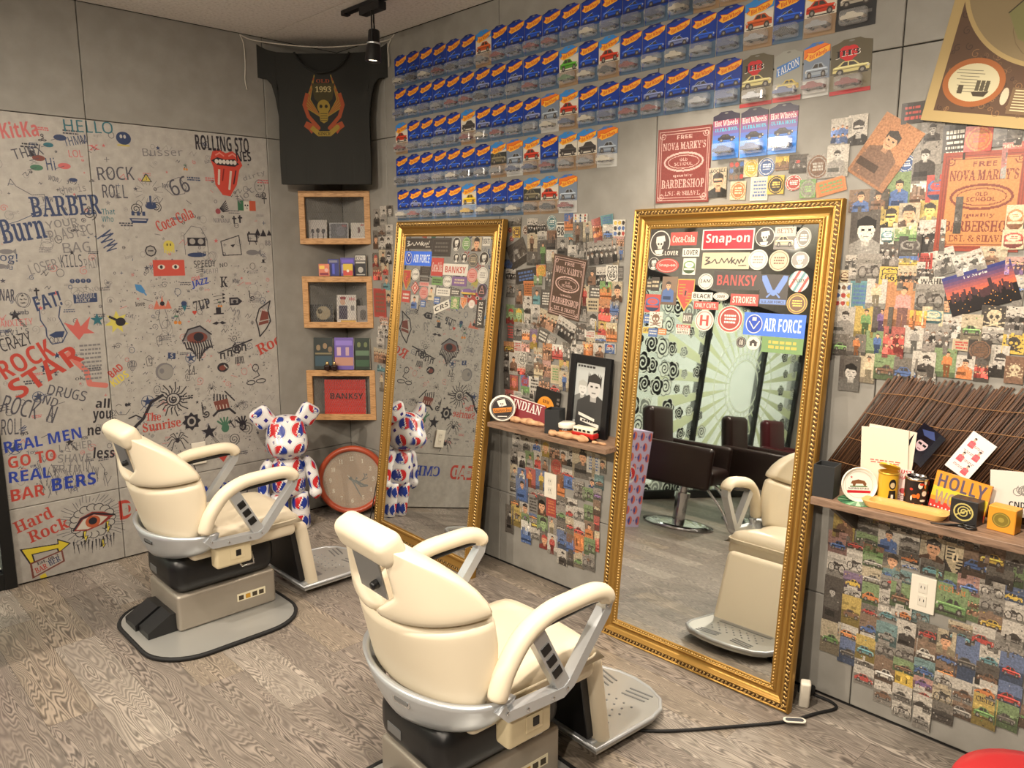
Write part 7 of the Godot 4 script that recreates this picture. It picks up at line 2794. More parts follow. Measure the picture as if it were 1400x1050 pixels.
# ---------------------------------------------------------------- carded toy cars
func toy_cards():
	im = Image.create(1300, 420, false, Image.FORMAT_RGB8)
	var kinds := ["A", "B", "P", "G", "R", "Y", "D", "W", "J", "K", "M", "S", "F"]
	var cells := {}
	for i in kinds.size():
		var x := (i % 7) * 182
		var y := int(i / 7.0) * 208
		cut = Rect2i(x, y, 180, 206)
		draw_card(x, y, 180, 206, kinds[i])
		cells[kinds[i]] = Rect2((x + 1) / 1300.0, (y + 1) / 420.0, 178 / 1300.0, 204 / 420.0)
	var art := picture(ImageTexture.create_from_image(im), 0.28)
	var paint := [mat(150, 152, 156, 0.3, 0.6), mat(46, 48, 54, 0.3), mat(120, 34, 34, 0.3), mat(70, 84, 120, 0.3, 0.3), mat(186, 178, 160, 0.35), mat(196, 160, 50, 0.3), mat(70, 110, 60, 0.3)]
	var words_for := {"A": "blue", "B": "blue and grey", "P": "orange car", "G": "green car", "R": "red car", "Y": "yellow car", "D": "olive car", "W": "dark car", "J": "brown with heart logo", "K": "black and grey", "M": "blue and magenta", "S": "light blue", "F": "grey with slanted lettering"}
	var paint_words := ["silver", "black", "dark red", "slate blue", "cream", "yellow", "green"]
	var outline := PackedVector2Array([Vector2(-0.5, -0.5), Vector2(0.5, -0.5), Vector2(0.5, 0.42), Vector2(0.3, 0.46), Vector2(0.2, 0.5), Vector2(-0.2, 0.5), Vector2(-0.3, 0.46), Vector2(-0.5, 0.42)])
	var car := begin()
	toy_car(car)
	var car_mesh := done(car)
	var wheel := begin()
	for x in [-0.021, 0.021]:
		for z in [0.004, 0.022]:
			lathe(wheel, [Vector2(0, -0.003), Vector2(0.0062, -0.003), Vector2(0.0062, 0.003), Vector2(0, 0.003)], 10, Transform3D(Basis(Vector3.RIGHT, PI / 2), Vector3(x, 0.0062, z)), -1)
	var wheel_mesh := done(wheel)
	var blister := begin()
	rbox(blister, Vector3(0.086, 0.046, 0.03), 0.009, at(0, 0, 0.015))
	var blister_mesh := done(blister)
	var meshes := {}
	var rows := [[2.597, 0.567, 19, {6: "P", 17: "P", 18: "R"}], [2.432, 0.559, 22, {6: "B", 8: "B", 11: "G", 13: "R", 16: "B", 19: "P", 21: "R"}], [2.255, 0.562, 19, {0: "R", 3: "B", 5: "W", 6: "B", 9: "B", 10: "S", 11: "R", 15: "B", 17: "B"}], [2.083, 0.559, 14, {7: "D", 8: "S", 9: "R", 11: "W", 12: "W", 13: "S"}], [1.905, 0.563, 12, {1: "B", 5: "Y", 9: "D", 10: "R", 11: "S"}]]
	var list := []
	for r in rows.size():
		for i in rows[r][2]:
			list.append([rows[r][1] + 0.1093 * i, rows[r][0], 0.106, 0.163, rows[r][3].get(i, "A"), ["top", "second", "third", "fourth", "fifth"][r], i])
	list.append_array([[2.958, 2.436, 0.126, 0.165, "K", "second", 22], [2.63, 2.25, 0.122, 0.172, "J", "third", 19], [2.756, 2.242, 0.1, 0.163, "F", "third", 20], [2.861, 2.25, 0.088, 0.17, "S", "third", 21], [2.953, 2.242, 0.13, 0.166, "J", "third", 22], [2.528, 2.074, 0.106, 0.166, "M", "separate", 0], [2.64, 2.073, 0.104, 0.166, "M", "separate", 1], [2.748, 2.073, 0.104, 0.165, "M", "separate", 2]])
	for e in list:
		var key := "%s%.3f%.3f" % [e[4], e[2], e[3]]
		if not meshes.has(key):
			meshes[key] = cutout(outline, e[2], e[3], 0.0009, cells[e[4]])
		var pc := rng.randi() % 5
		if e[4] == "Y": pc = 5
		if e[4] == "G": pc = 6
		var nth: String = (ORDINAL + ["eleventh", "twelfth", "thirteenth", "fourteenth", "fifteenth", "sixteenth", "seventeenth", "eighteenth", "nineteenth", "twentieth", "twenty-first", "twenty-second", "twenty-third"])[e[6]]
		var where: String = ("%s from left, %s row" % [nth, e[5]]) if e[5] != "separate" else nth + " of three cards set below"
		var t = thing("carded_toy_car", "%s card, %s toy car, %s" % [words_for[e[4]], paint_words[pc], where], "toy car", Vector3(-0.0012, e[1] - e[3] / 2, e[0] + e[2] / 2), "carded toy cars on the wall", wall_basis() * Basis(Vector3(0, 0, 1), rng.randf_range(-0.02, 0.02)))
		part(t, "card", meshes[key], art)
		part(t, "blister", blister_mesh, M.blister, at(0, -e[3] * 0.5 + 0.033, 0.001))
		var c = part(t, "toy_car", car_mesh, paint[pc], at(0, -e[3] * 0.5 + 0.02, 0.004))
		part(c, "wheels", wheel_mesh, M.rubber)

func toy_car(st):
	st.set_smooth_group(-1)
	var body := PackedVector2Array([Vector2(-0.036, 0.005), Vector2(0.036, 0.005), Vector2(0.037, 0.012), Vector2(0.03, 0.016), Vector2(0.012, 0.017), Vector2(-0.03, 0.017), Vector2(-0.037, 0.013)])
	extrude(st, body, 0.026)
	var cab := PackedVector2Array([Vector2(-0.024, 0.016), Vector2(0.016, 0.016), Vector2(0.004, 0.0255), Vector2(-0.016, 0.0255)])
	extrude(st, cab, 0.02, at(0, 0, 0.003))

# ---------------------------------------------------------------- things in the corner
func diag(u: float, y: float, back := 0.0) -> Vector3:
	# point on the plane across the corner, u from -1 (left wall) to 1 (right wall), 0.30 m along each wall
	var r := 0.30 - back
	return Vector3(-r / 2 + u * 0.15, y, r / 2 + u * 0.15)

func diag_basis() -> Basis:
	var s := sqrt(0.5)
	return Basis(Vector3(s, 0, s), Vector3.UP, Vector3(-s, 0, s))

func book(called: String, label: String, w: float, h: float, d: float, u: float, y: float, back: float, cover: Color, marks: Array, lean := 0.08, cat := "book"):
	var o := diag(u, y, back * 0.75)
	var t = thing(called, label, cat, o, "", diag_basis() * Basis(Vector3.RIGHT, -lean))
	var m := StandardMaterial3D.new()
	m.albedo_color = cover
	m.roughness = 0.4
	part(t, "cover", box_mesh(Vector3(w, h, d), 0.001), m, at(0, h / 2, d / 2))
	part(t, "page_block", box_mesh(Vector3(w - 0.004, h - 0.004, d * 0.8)), mat(206, 198, 180, 0.8), at(0.003, h / 2, d / 2))
	for k in marks:
		# raised print on the cover: [kind, x, y, w, h, colour]
		var st := begin()
		if k[0] == "rect":
			rbox(st, Vector3(k[3], k[4], 0.0006))
		elif k[0] == "disc":
			extrude(st, round_rect(k[3], k[4], min(k[3], k[4]) * 0.499, 6), 0.0006)
		var mk := StandardMaterial3D.new()
		mk.albedo_color = k[5]
		mk.roughness = 0.5
		if k[0] == "text":
			part(t, "cover_lettering", lettering(k[6], k[3], k[4], k[7] if k.size() > 7 else 1), mk, at(k[1], k[2], d + 0.0006))
		else:
			part(t, "cover_print", done(st), mk, at(k[1], k[2], d + 0.0003))
	return t

func lettering(s: String, w: float, h: float, f: int) -> ArrayMesh:
	var g := glyph_tris(s, f)
	var tris: PackedVector2Array = g[0]
	var mid: Vector2 = (g[1] + g[2]) * 0.5
	var sc := Vector2(w / (g[2].x - g[1].x), h / (g[2].y - g[1].y))
	var st := begin()
	st.set_smooth_group(-1)
	for i in range(0, tris.size() - 2, 3):
		var p := []
		for k in 3:
			var q := (tris[i + k] - mid) * sc
			p.append(Vector3(q.x, q.y, 0))
		if (p[1] - p[0]).cross(p[2] - p[0]).z < 0:
			p.reverse()
		tri(st, p[0], p[1], p[2])
	return done(st)

func corner_shelf(top: float, label: String):
	var bot := top - 0.302
	var t = thing("corner_shelf", label, "shelf", Vector3(0, bot, 0), "corner shelves")
	var W := 0.424
	var rail := 0.034
	var B := diag_basis()
	var c := diag(0, 0)
	for y in [rail / 2, 0.302 - rail / 2]:
		part(t, "frame_rail", box_mesh(Vector3(W - 0.012, rail, 0.022), 0.002), M.pine, Transform3D(B, c + Vector3(0, y, 0) - B.z * 0.012))
	for s in [-1, 1]:
		part(t, "frame_stile", box_mesh(Vector3(rail, 0.302 - 2 * rail, 0.022), 0.002), M.pine, Transform3D(B, c + Vector3(0, 0.151, 0) + B.x * s * (W / 2 - 0.023) - B.z * 0.012))
	for y in [0.012, 0.29]:
		var st := begin()
		extrude(st, PackedVector2Array([Vector2(-0.002, 0.002), Vector2(-0.27, 0.002), Vector2(-0.002, 0.27)]), 0.014, Transform3D(Basis(Vector3(1, 0, 0), Vector3(0, 0, 1), Vector3(0, -1, 0)), Vector3(0, y, 0)))
		part(t, "shelf_board", done(st), M.pine)
	var st2 := begin()
	var nx := 26
	var ny := 18
	var step := (W - 2 * rail) / nx
	for i in nx:
		for j in ny:
			var p := Vector3(-W / 2 + rail + (i + (0.5 if j % 2 else 0.0)) * step, rail + (j + 0.5) * (0.302 - 2 * rail) / ny, 0)
			for d in [Vector3(0.5, 0.5, 0), Vector3(-0.5, 0.5, 0)]:
				var q: Vector3 = p + Vector3(d.x * step, (0.302 - 2 * rail) / ny, 0)
				if abs(q.x) < W / 2 - rail + 0.004:
					tube(st2, [p, q], 0.0008, 3)
	part(t, "wire_netting", done(st2), M.silver_dark, Transform3D(B, c - B.z * 0.022))

func corner_things():
	corner_shelf(1.917, "topmost pine corner shelf with wire netting")
	corner_shelf(1.430, "middle pine corner shelf with wire netting")
	corner_shelf(0.873, "lowest pine corner shelf with wire netting")
	var C8 := func(r, g, b): return Color8(r, g, b)
	book("record_sleeve", "pale sleeve with three dark-haired heads in top corner shelf", 0.105, 0.125, 0.004, -0.52, 1.63, 0.075, Color8(176, 168, 160), [["disc", -0.03, 0.06, 0.018, 0.026, Color8(52, 44, 44)], ["disc", 0, 0.063, 0.02, 0.028, Color8(52, 44, 44)], ["disc", 0.032, 0.06, 0.02, 0.028, Color8(52, 44, 44)], ["rect", -0.03, 0.025, 0.006, 0.045, Color8(60, 52, 52)], ["rect", 0.0, 0.025, 0.006, 0.045, Color8(60, 52, 52)], ["rect", 0.032, 0.025, 0.006, 0.045, Color8(60, 52, 52)]])
	book("framed_album", "dark album in thin silver frame in top corner shelf", 0.11, 0.108, 0.006, 0.06, 1.63, 0.085, Color8(62, 60, 64), [["rect", 0, 0.106, 0.11, 0.004, Color8(190, 190, 190)], ["rect", 0, 0.002, 0.11, 0.004, Color8(190, 190, 190)], ["rect", -0.053, 0.054, 0.004, 0.108, Color8(190, 190, 190)], ["rect", 0.053, 0.054, 0.004, 0.108, Color8(190, 190, 190)], ["disc", 0.01, 0.06, 0.05, 0.06, Color8(112, 110, 116)], ["rect", 0.03, 0.09, 0.03, 0.012, Color8(130, 70, 70)]])
	book("booklet", "pale booklet with small red figure in top corner shelf", 0.095, 0.108, 0.006, 0.62, 1.63, 0.07, Color8(186, 178, 166), [["disc", 0.0, 0.066, 0.014, 0.036, Color8(104, 72, 66)], ["rect", 0.02, 0.095, 0.02, 0.008, Color8(160, 70, 66)]])
	book("small_box", "yellow and pink patterned small box on middle corner shelf", 0.062, 0.07, 0.03, -0.34, 1.432, 0.05, Color8(206, 120, 96), [["rect", -0.012, 0.05, 0.03, 0.02, Color8(226, 190, 90)], ["disc", 0.014, 0.034, 0.022, 0.022, Color8(214, 170, 160)], ["rect", 0.0, 0.012, 0.05, 0.014, Color8(130, 44, 60)]], 0.0, "box")
	book("small_box", "dark blue tall small box on middle corner shelf", 0.064, 0.098, 0.03, -0.1, 1.432, 0.085, Color8(48, 52, 120), [["rect", 0, 0.084, 0.05, 0.014, Color8(120, 120, 140)], ["rect", 0, 0.04, 0.014, 0.06, Color8(80, 90, 190)]], 0.0, "box")
	book("small_box", "violet wide small box on middle corner shelf", 0.085, 0.105, 0.018, 0.27, 1.432, 0.1, Color8(86, 78, 150), [["rect", 0, 0.085, 0.07, 0.02, Color8(110, 90, 196)], ["rect", -0.03, 0.04, 0.01, 0.05, Color8(150, 146, 190)]], 0.0, "box")
	book("small_box", "yellow small box with red eye on middle corner shelf", 0.055, 0.07, 0.016, 0.32, 1.432, 0.02, Color8(206, 176, 60), [["rect", 0, 0.018, 0.055, 0.03, Color8(190, 70, 60)], ["disc", 0, 0.03, 0.016, 0.016, Color8(226, 216, 200)]], 0.0, "box")
	book("lettered_book", "black and white book lettered EDO on middle corner shelf", 0.064, 0.122, 0.02, 0.66, 1.432, 0.05, Color8(40, 38, 38), [["rect", 0, 0.104, 0.058, 0.028, Color8(196, 190, 180)], ["text", 0, 0.104, 0.05, 0.018, Color8(30, 28, 28), "EDO"], ["rect", 0, 0.078, 0.054, 0.01, Color8(186, 180, 170)], ["disc", 0, 0.036, 0.03, 0.034, Color8(170, 166, 158)], ["rect", 0, 0.008, 0.05, 0.006, Color8(170, 166, 158)]], 0.0)
	book("picture_book", "dark picture book with round pale scene in middle corner shelf", 0.135, 0.12, 0.012, -0.5, 1.143, 0.075, Color8(52, 50, 46), [["disc", 0.01, 0.07, 0.085, 0.08, Color8(150, 138, 112)], ["rect", 0.0, 0.05, 0.06, 0.024, Color8(76, 72, 62)], ["disc", -0.01, 0.08, 0.03, 0.03, Color8(92, 84, 70)]])
	book("magazine", "white magazine with red quiffed figure in middle corner shelf", 0.115, 0.178, 0.005, 0.2, 1.143, 0.06, Color8(204, 198, 190), [["disc", -0.022, 0.135, 0.03, 0.036, Color8(196, 156, 130)], ["disc", -0.02, 0.158, 0.036, 0.018, Color8(140, 44, 46)], ["rect", -0.02, 0.075, 0.05, 0.08, Color8(62, 54, 72)], ["text", 0.034, 0.155, 0.036, 0.02, Color8(178, 52, 52), "idol"], ["rect", 0.036, 0.1, 0.02, 0.03, Color8(120, 116, 112)], ["rect", 0.01, 0.02, 0.09, 0.016, Color8(196, 156, 80)]])
	book("card_print", "small grey card in middle corner shelf", 0.07, 0.115, 0.003, 0.66, 1.143, 0.06, Color8(142, 136, 130), [["disc", 0, 0.06, 0.035, 0.06, Color8(92, 86, 82)]], 0.08, "card")
	book("disc_case", "dark disc case with three faces on lowest corner shelf", 0.115, 0.19, 0.016, -0.5, 0.875, 0.08, Color8(34, 42, 40), [["disc", -0.03, 0.13, 0.024, 0.034, Color8(130, 110, 82)], ["disc", 0.01, 0.14, 0.024, 0.034, Color8(136, 112, 84)], ["disc", 0.04, 0.12, 0.024, 0.034, Color8(120, 100, 76)], ["rect", 0, 0.05, 0.1, 0.06, Color8(44, 70, 82)], ["rect", 0, 0.095, 0.1, 0.01, Color8(120, 110, 80)]])
	book("disc_case", "violet disc case with a city scene on lowest corner shelf", 0.115, 0.192, 0.016, 0.1, 0.875, 0.05, Color8(104, 84, 160), [["rect", 0, 0.16, 0.1, 0.03, Color8(132, 112, 190)], ["rect", -0.03, 0.11, 0.024, 0.05, Color8(190, 160, 170)], ["rect", 0.02, 0.11, 0.02, 0.05, Color8(180, 150, 160)], ["rect", 0, 0.05, 0.11, 0.05, Color8(176, 128, 110)]])
	book("disc_case", "dark green disc case on lowest corner shelf", 0.09, 0.19, 0.016, 0.62, 0.875, 0.045, Color8(26, 40, 28), [["rect", 0, 0.1, 0.08, 0.03, Color8(86, 110, 84)], ["disc", -0.02, 0.15, 0.02, 0.03, Color8(104, 112, 70)], ["disc", 0.02, 0.15, 0.02, 0.03, Color8(96, 106, 66)], ["rect", 0, 0.04, 0.08, 0.04, Color8(46, 78, 52)]])
	# small pair of dark glass bottles in front of the cases
	var st := begin()
	for s in [-1, 1]:
		rbox(st, Vector3(0.036, 0.034, 0.03), 0.008, at(s * 0.021, 0.017, 0), true)
	var bt = thing("trinket_pair", "small dark double trinket with two shiny knobs on lowest corner shelf", "trinket", diag(-0.24, 0.877, -0.03), "", diag_basis())
	part(bt, "body", done(st), mat(36, 18, 16, 0.25))
	for s in [-1, 1]:
		st = begin()
		lathe(st, [Vector2(0.009, 0), Vector2(0.011, 0.01), Vector2(0.008, 0.018), Vector2(0, 0.021)], 12, at(s * 0.021, 0.033, 0))
		part(bt, "knob", done(st), mat(190, 160, 110, 0.2, 0.8))
	book("red_booklet", "red booklet lettered BANKSY in lowest corner shelf", 0.25, 0.225, 0.008, 0.06, 0.586, 0.075, Color8(196, 56, 48), [["text", 0.01, 0.125, 0.2, 0.034, Color8(44, 26, 28), "BANKSY"]])

	# T-shirt pegged on a string across the corner
	var cord := smooth_path([Vector3(-0.593, 2.708, 0.004), Vector3(-0.5, 2.685, 0.03), Vector3(-0.25, 2.655, 0.27), Vector3(-0.02, 2.685, 0.49), Vector3(-0.004, 2.708, 0.575)])
	var strg = thing("hanging_string", "white string tied across the corner with loose ends", "string", Vector3.ZERO)
	part(strg, "line", tube_mesh(cord, 0.003, 6), M.string)
	part(strg, "loose_end", tube_mesh(smooth_path([Vector3(-0.593, 2.708, 0.004), Vector3(-0.578, 2.66, 0.012), Vector3(-0.575, 2.56, 0.012), Vector3(-0.58, 2.48, 0.01), Vector3(-0.572, 2.43, 0.012)]), 0.003, 6), M.string)
	part(strg, "loose_end", tube_mesh(smooth_path([Vector3(-0.004, 2.69, 0.545), Vector3(-0.012, 2.65, 0.525), Vector3(-0.012, 2.6, 0.53), Vector3(-0.012, 2.55, 0.53)]), 0.003, 6), M.string)
	var sh = thing("t_shirt", "black T-shirt with winged 1993 emblem hung across the corner", "T-shirt", Vector3(-0.25, 1.94, 0.25), "", diag_basis())
	var cloth := picture(shirt_texture(), 0.9)
	for side in 2:
		st = begin()
		shirt(st, side)
		part(sh, ["front_cloth", "back_cloth"][side], done(st), cloth if side == 0 else mat(36, 36, 33, 0.95))
	part(sh, "collar", tube_mesh(smooth_path([Vector3(-0.15, 0.69, 0.006), Vector3(-0.1, 0.625, 0.03), Vector3(-0.03, 0.585, 0.036), Vector3(0.04, 0.59, 0.036), Vector3(0.11, 0.63, 0.03), Vector3(0.15, 0.69, 0.006)], 5), 0.007, 6), mat(30, 30, 28, 0.95))

	# bear figure with round emblems
	var bear = thing("bear_figure", "white vinyl bear figure patterned with red and blue emblems", "toy figure", Vector3(-0.545, 0, 0.2), "", Basis(Vector3.UP, -0.35))
	var bm := tri_mat(bear_texture(), Vector3(4.6, 4.6, 4.6), 0.25, false)
	bm.uv1_triplanar_sharpness = 12.0
	bm.uv1_offset = Vector3(0.5, 0.5, 0.5)
	st = begin()
	grid(st, 28, 18, func(u, v): return bear_head(u, v), true)
	var head = part(bear, "head", done(st), bm, at(0, 0.545, 0))
	for s in [-1, 1]:
		st = begin()
		rbox(st, Vector3(0.118, 0.125, 0.066), 0.032, Transform3D(Basis(Vector3(0, 0, 1), s * -0.6) * Basis(Vector3.UP, s * 0.3), Vector3(s * 0.122, 0.118, -0.005)), true)
		part(head, "ear", done(st), bm)
	st = begin()
	lathe(st, [Vector2(0.06, 0.2), Vector2(0.092, 0.215), Vector2(0.108, 0.25), Vector2(0.108, 0.33), Vector2(0.092, 0.4), Vector2(0.066, 0.432), Vector2(0, 0.436)], 22, Transform3D(Basis().scaled(Vector3(0.88, 1, 0.74)), Vector3.ZERO))
	part(bear, "torso", done(st), bm)
	for s in [-1, 1]:
		part(bear, "arm", tube_mesh(smooth_path([Vector3(s * 0.085, 0.405, 0), Vector3(s * 0.118, 0.365, 0), Vector3(s * 0.136, 0.29, 0.01), Vector3(s * 0.142, 0.235, 0.02), Vector3(s * 0.144, 0.2, 0.026), Vector3(s * 0.142, 0.17, 0.03)], 4), [0.026, 0.032, 0.035, 0.036, 0.036, 0.036, 0.036, 0.035, 0.034, 0.033, 0.032, 0.031, 0.031, 0.034, 0.036, 0.036, 0.034, 0.03, 0.022, 0.012, 0.004], 14), bm)
		st = begin()
		lathe(st, [Vector2(0, 0.0), Vector2(0.046, 0.0), Vector2(0.054, 0.012), Vector2(0.054, 0.05), Vector2(0.05, 0.16), Vector2(0.046, 0.215), Vector2(0, 0.225)], 18, Transform3D(Basis().scaled(Vector3(1, 1, 1.1)), Vector3(s * 0.058, 0.0, 0.004)))
		part(bear, "leg", done(st), bm)

	# wall clock standing on the floor
	var cb := Basis(Vector3.UP, -0.62) * Basis(Vector3.RIGHT, -0.17)
	var ck = thing("wall_clock", "round red-rimmed wall clock standing on the floor in the corner", "clock", Vector3(-0.165, 0.012, 0.255), "", cb)
	var face_up := Basis(Vector3.RIGHT, PI / 2)
	st = begin()
	lathe(st, [Vector2(0.17, -0.012), Vector2(0.2, -0.012), Vector2(0.206, 0.0), Vector2(0.205, 0.022), Vector2(0.196, 0.034), Vector2(0.184, 0.035), Vector2(0.174, 0.026), Vector2(0.17, 0.008)], 48, Transform3D(face_up, Vector3(0, 0.206, 0)))
	part(ck, "rim", done(st), mat(168, 72, 44, 0.3))
	part(ck, "dial", cutout(disc_outline(48), 0.35, 0.35, 0.004, Rect2(0, 0, 1, 1)), picture(clock_texture(), 0.7), at(0, 0.206, 0.004))
	part(ck, "case_back", cutout(disc_outline(32), 0.38, 0.38, 0.01, Rect2(0, 0, 1, 1)), M.back_board, at(0, 0.206, -0.012))
	for hd in [["hour_hand", 2.2, 0.075, 0.007], ["minute_hand", 2.68, 0.12, 0.005], ["second_hand", -0.75, 0.04, 0.003]]:
		st = begin()
		var a: float = hd[1]
		var dirv := Vector3(sin(a), cos(a), 0)
		var nrm = Vector3(cos(a), -sin(a), 0) * hd[3]
		extrude(st, PackedVector2Array([Vector2(-nrm.x - dirv.x * 0.02, -nrm.y - dirv.y * 0.02), Vector2(nrm.x - dirv.x * 0.02, nrm.y - dirv.y * 0.02), Vector2(dirv.x * hd[2] + nrm.x * 0.3, dirv.y * hd[2] + nrm.y * 0.3), Vector2(dirv.x * hd[2] - nrm.x * 0.3, dirv.y * hd[2] - nrm.y * 0.3)]), 0.0015, at(0, 0.206, 0.01))
		part(ck, hd[0], done(st), mat(60, 56, 54, 0.4) if hd[0] != "second_hand" else mat(190, 190, 180, 0.4))
	part(ck, "cover_glass", cutout(disc_outline(48), 0.344, 0.344, 0.002, Rect2(0, 0, 1, 1)), M.pane, at(0, 0.206, 0.016))

func bear_head(u: float, v: float) -> Vector3:
	var a := TAU * u
	var b := PI * (v - 0.5)
	var sx := signf(cos(a)) * pow(abs(cos(a)), 0.72)
	var sz := signf(sin(a)) * pow(abs(sin(a)), 0.72)
	var cy := pow(abs(cos(b)), 0.55)
	var y := signf(sin(b)) * pow(abs(sin(b)), 0.72) * 0.122
	var muzzle = 0.05 * exp(-pow((y + 0.04) / 0.055, 2)) * max(0.0, sin(a)) * cy
	return Vector3(sx * cy * (0.106 + 0.01 * exp(-pow((y + 0.05) / 0.06, 2))), y, sz * cy * 0.1 + muzzle)

func shirt(st, side: int):
	# columns across: top edge (shoulder, neck) and bottom edge (sleeve hem or body hem)
	var cols := [[-0.36, 0.74, 0.565], [-0.335, 0.725, 0.56], [-0.305, 0.71, 0.555], [-0.28, 0.702, 0.525], [-0.262, 0.698, 0.46], [-0.256, 0.697, 0.36], [-0.252, 0.696, 0.1], [-0.248, 0.695, 0.0], [-0.2, 0.692, 0.0], [-0.15, 0.69, 0.0], [-0.1, 0.69, 0.0], [-0.05, 0.69, 0.0], [0.0, 0.69, 0.0], [0.05, 0.69, 0.0], [0.1, 0.69, 0.0], [0.15, 0.69, 0.0], [0.2, 0.692, 0.0], [0.248, 0.695, 0.0], [0.252, 0.696, 0.1], [0.256, 0.697, 0.36], [0.262, 0.698, 0.46], [0.28, 0.702, 0.525], [0.305, 0.71, 0.555], [0.335, 0.725, 0.56], [0.36, 0.745, 0.565]]
	var rows := 18
	st.set_smooth_group(0)
	var G := []
	for c in cols:
		var r := []
		var x: float = c[0]
		var top: float = c[1]
		if side == 0 and abs(x) < 0.15:
			top = 0.585 + 0.105 * pow(abs(x) / 0.15, 1.6)
		for j in rows + 1:
			var v := float(j) / rows
			var y := lerpf(top, float(c[2]), v)
			var edge: float = clamp((0.36 - abs(x)) / 0.1, 0.0, 1.0)
			var z := 0.016 * edge * sin(clamp(v, 0.0, 1.0) * PI * 0.5) + 0.008 * sin(x * 38.0 + y * 5.0) * edge * v + 0.012 * exp(-pow((y - 0.6) / 0.05, 2)) * edge * cos(x * 16)
			if side == 1:
				z = -0.012 * edge - 0.004 * sin(x * 30.0) * v * edge
			# the sides pull in towards the chest, widest at the hem
			var xx := x
			if abs(x) < 0.26 and y < 0.5:
				xx *= 0.965 + 0.035 * smoothstep(0.45, 0.0, y)
			r.append(Vector3(xx, y, z))
		G.append(r)
	var U := func(p): return Vector2(p.x / 0.52 + 0.5, 0.49 + (0.42 - p.y) / 0.52)
	for i in cols.size() - 1:
		for j in rows:
			var q := [G[i][j + 1], G[i + 1][j + 1], G[i + 1][j], G[i][j]]
			if side == 1:
				q = [q[3], q[2], q[1], q[0]]
			var ok := func(p): return (U.call(p) as Vector2).clamp(Vector2(0.01, 0.01), Vector2(0.99, 0.99))
			quad_uv(st, q, [ok.call(q[0]), ok.call(q[1]), ok.call(q[2]), ok.call(q[3])])

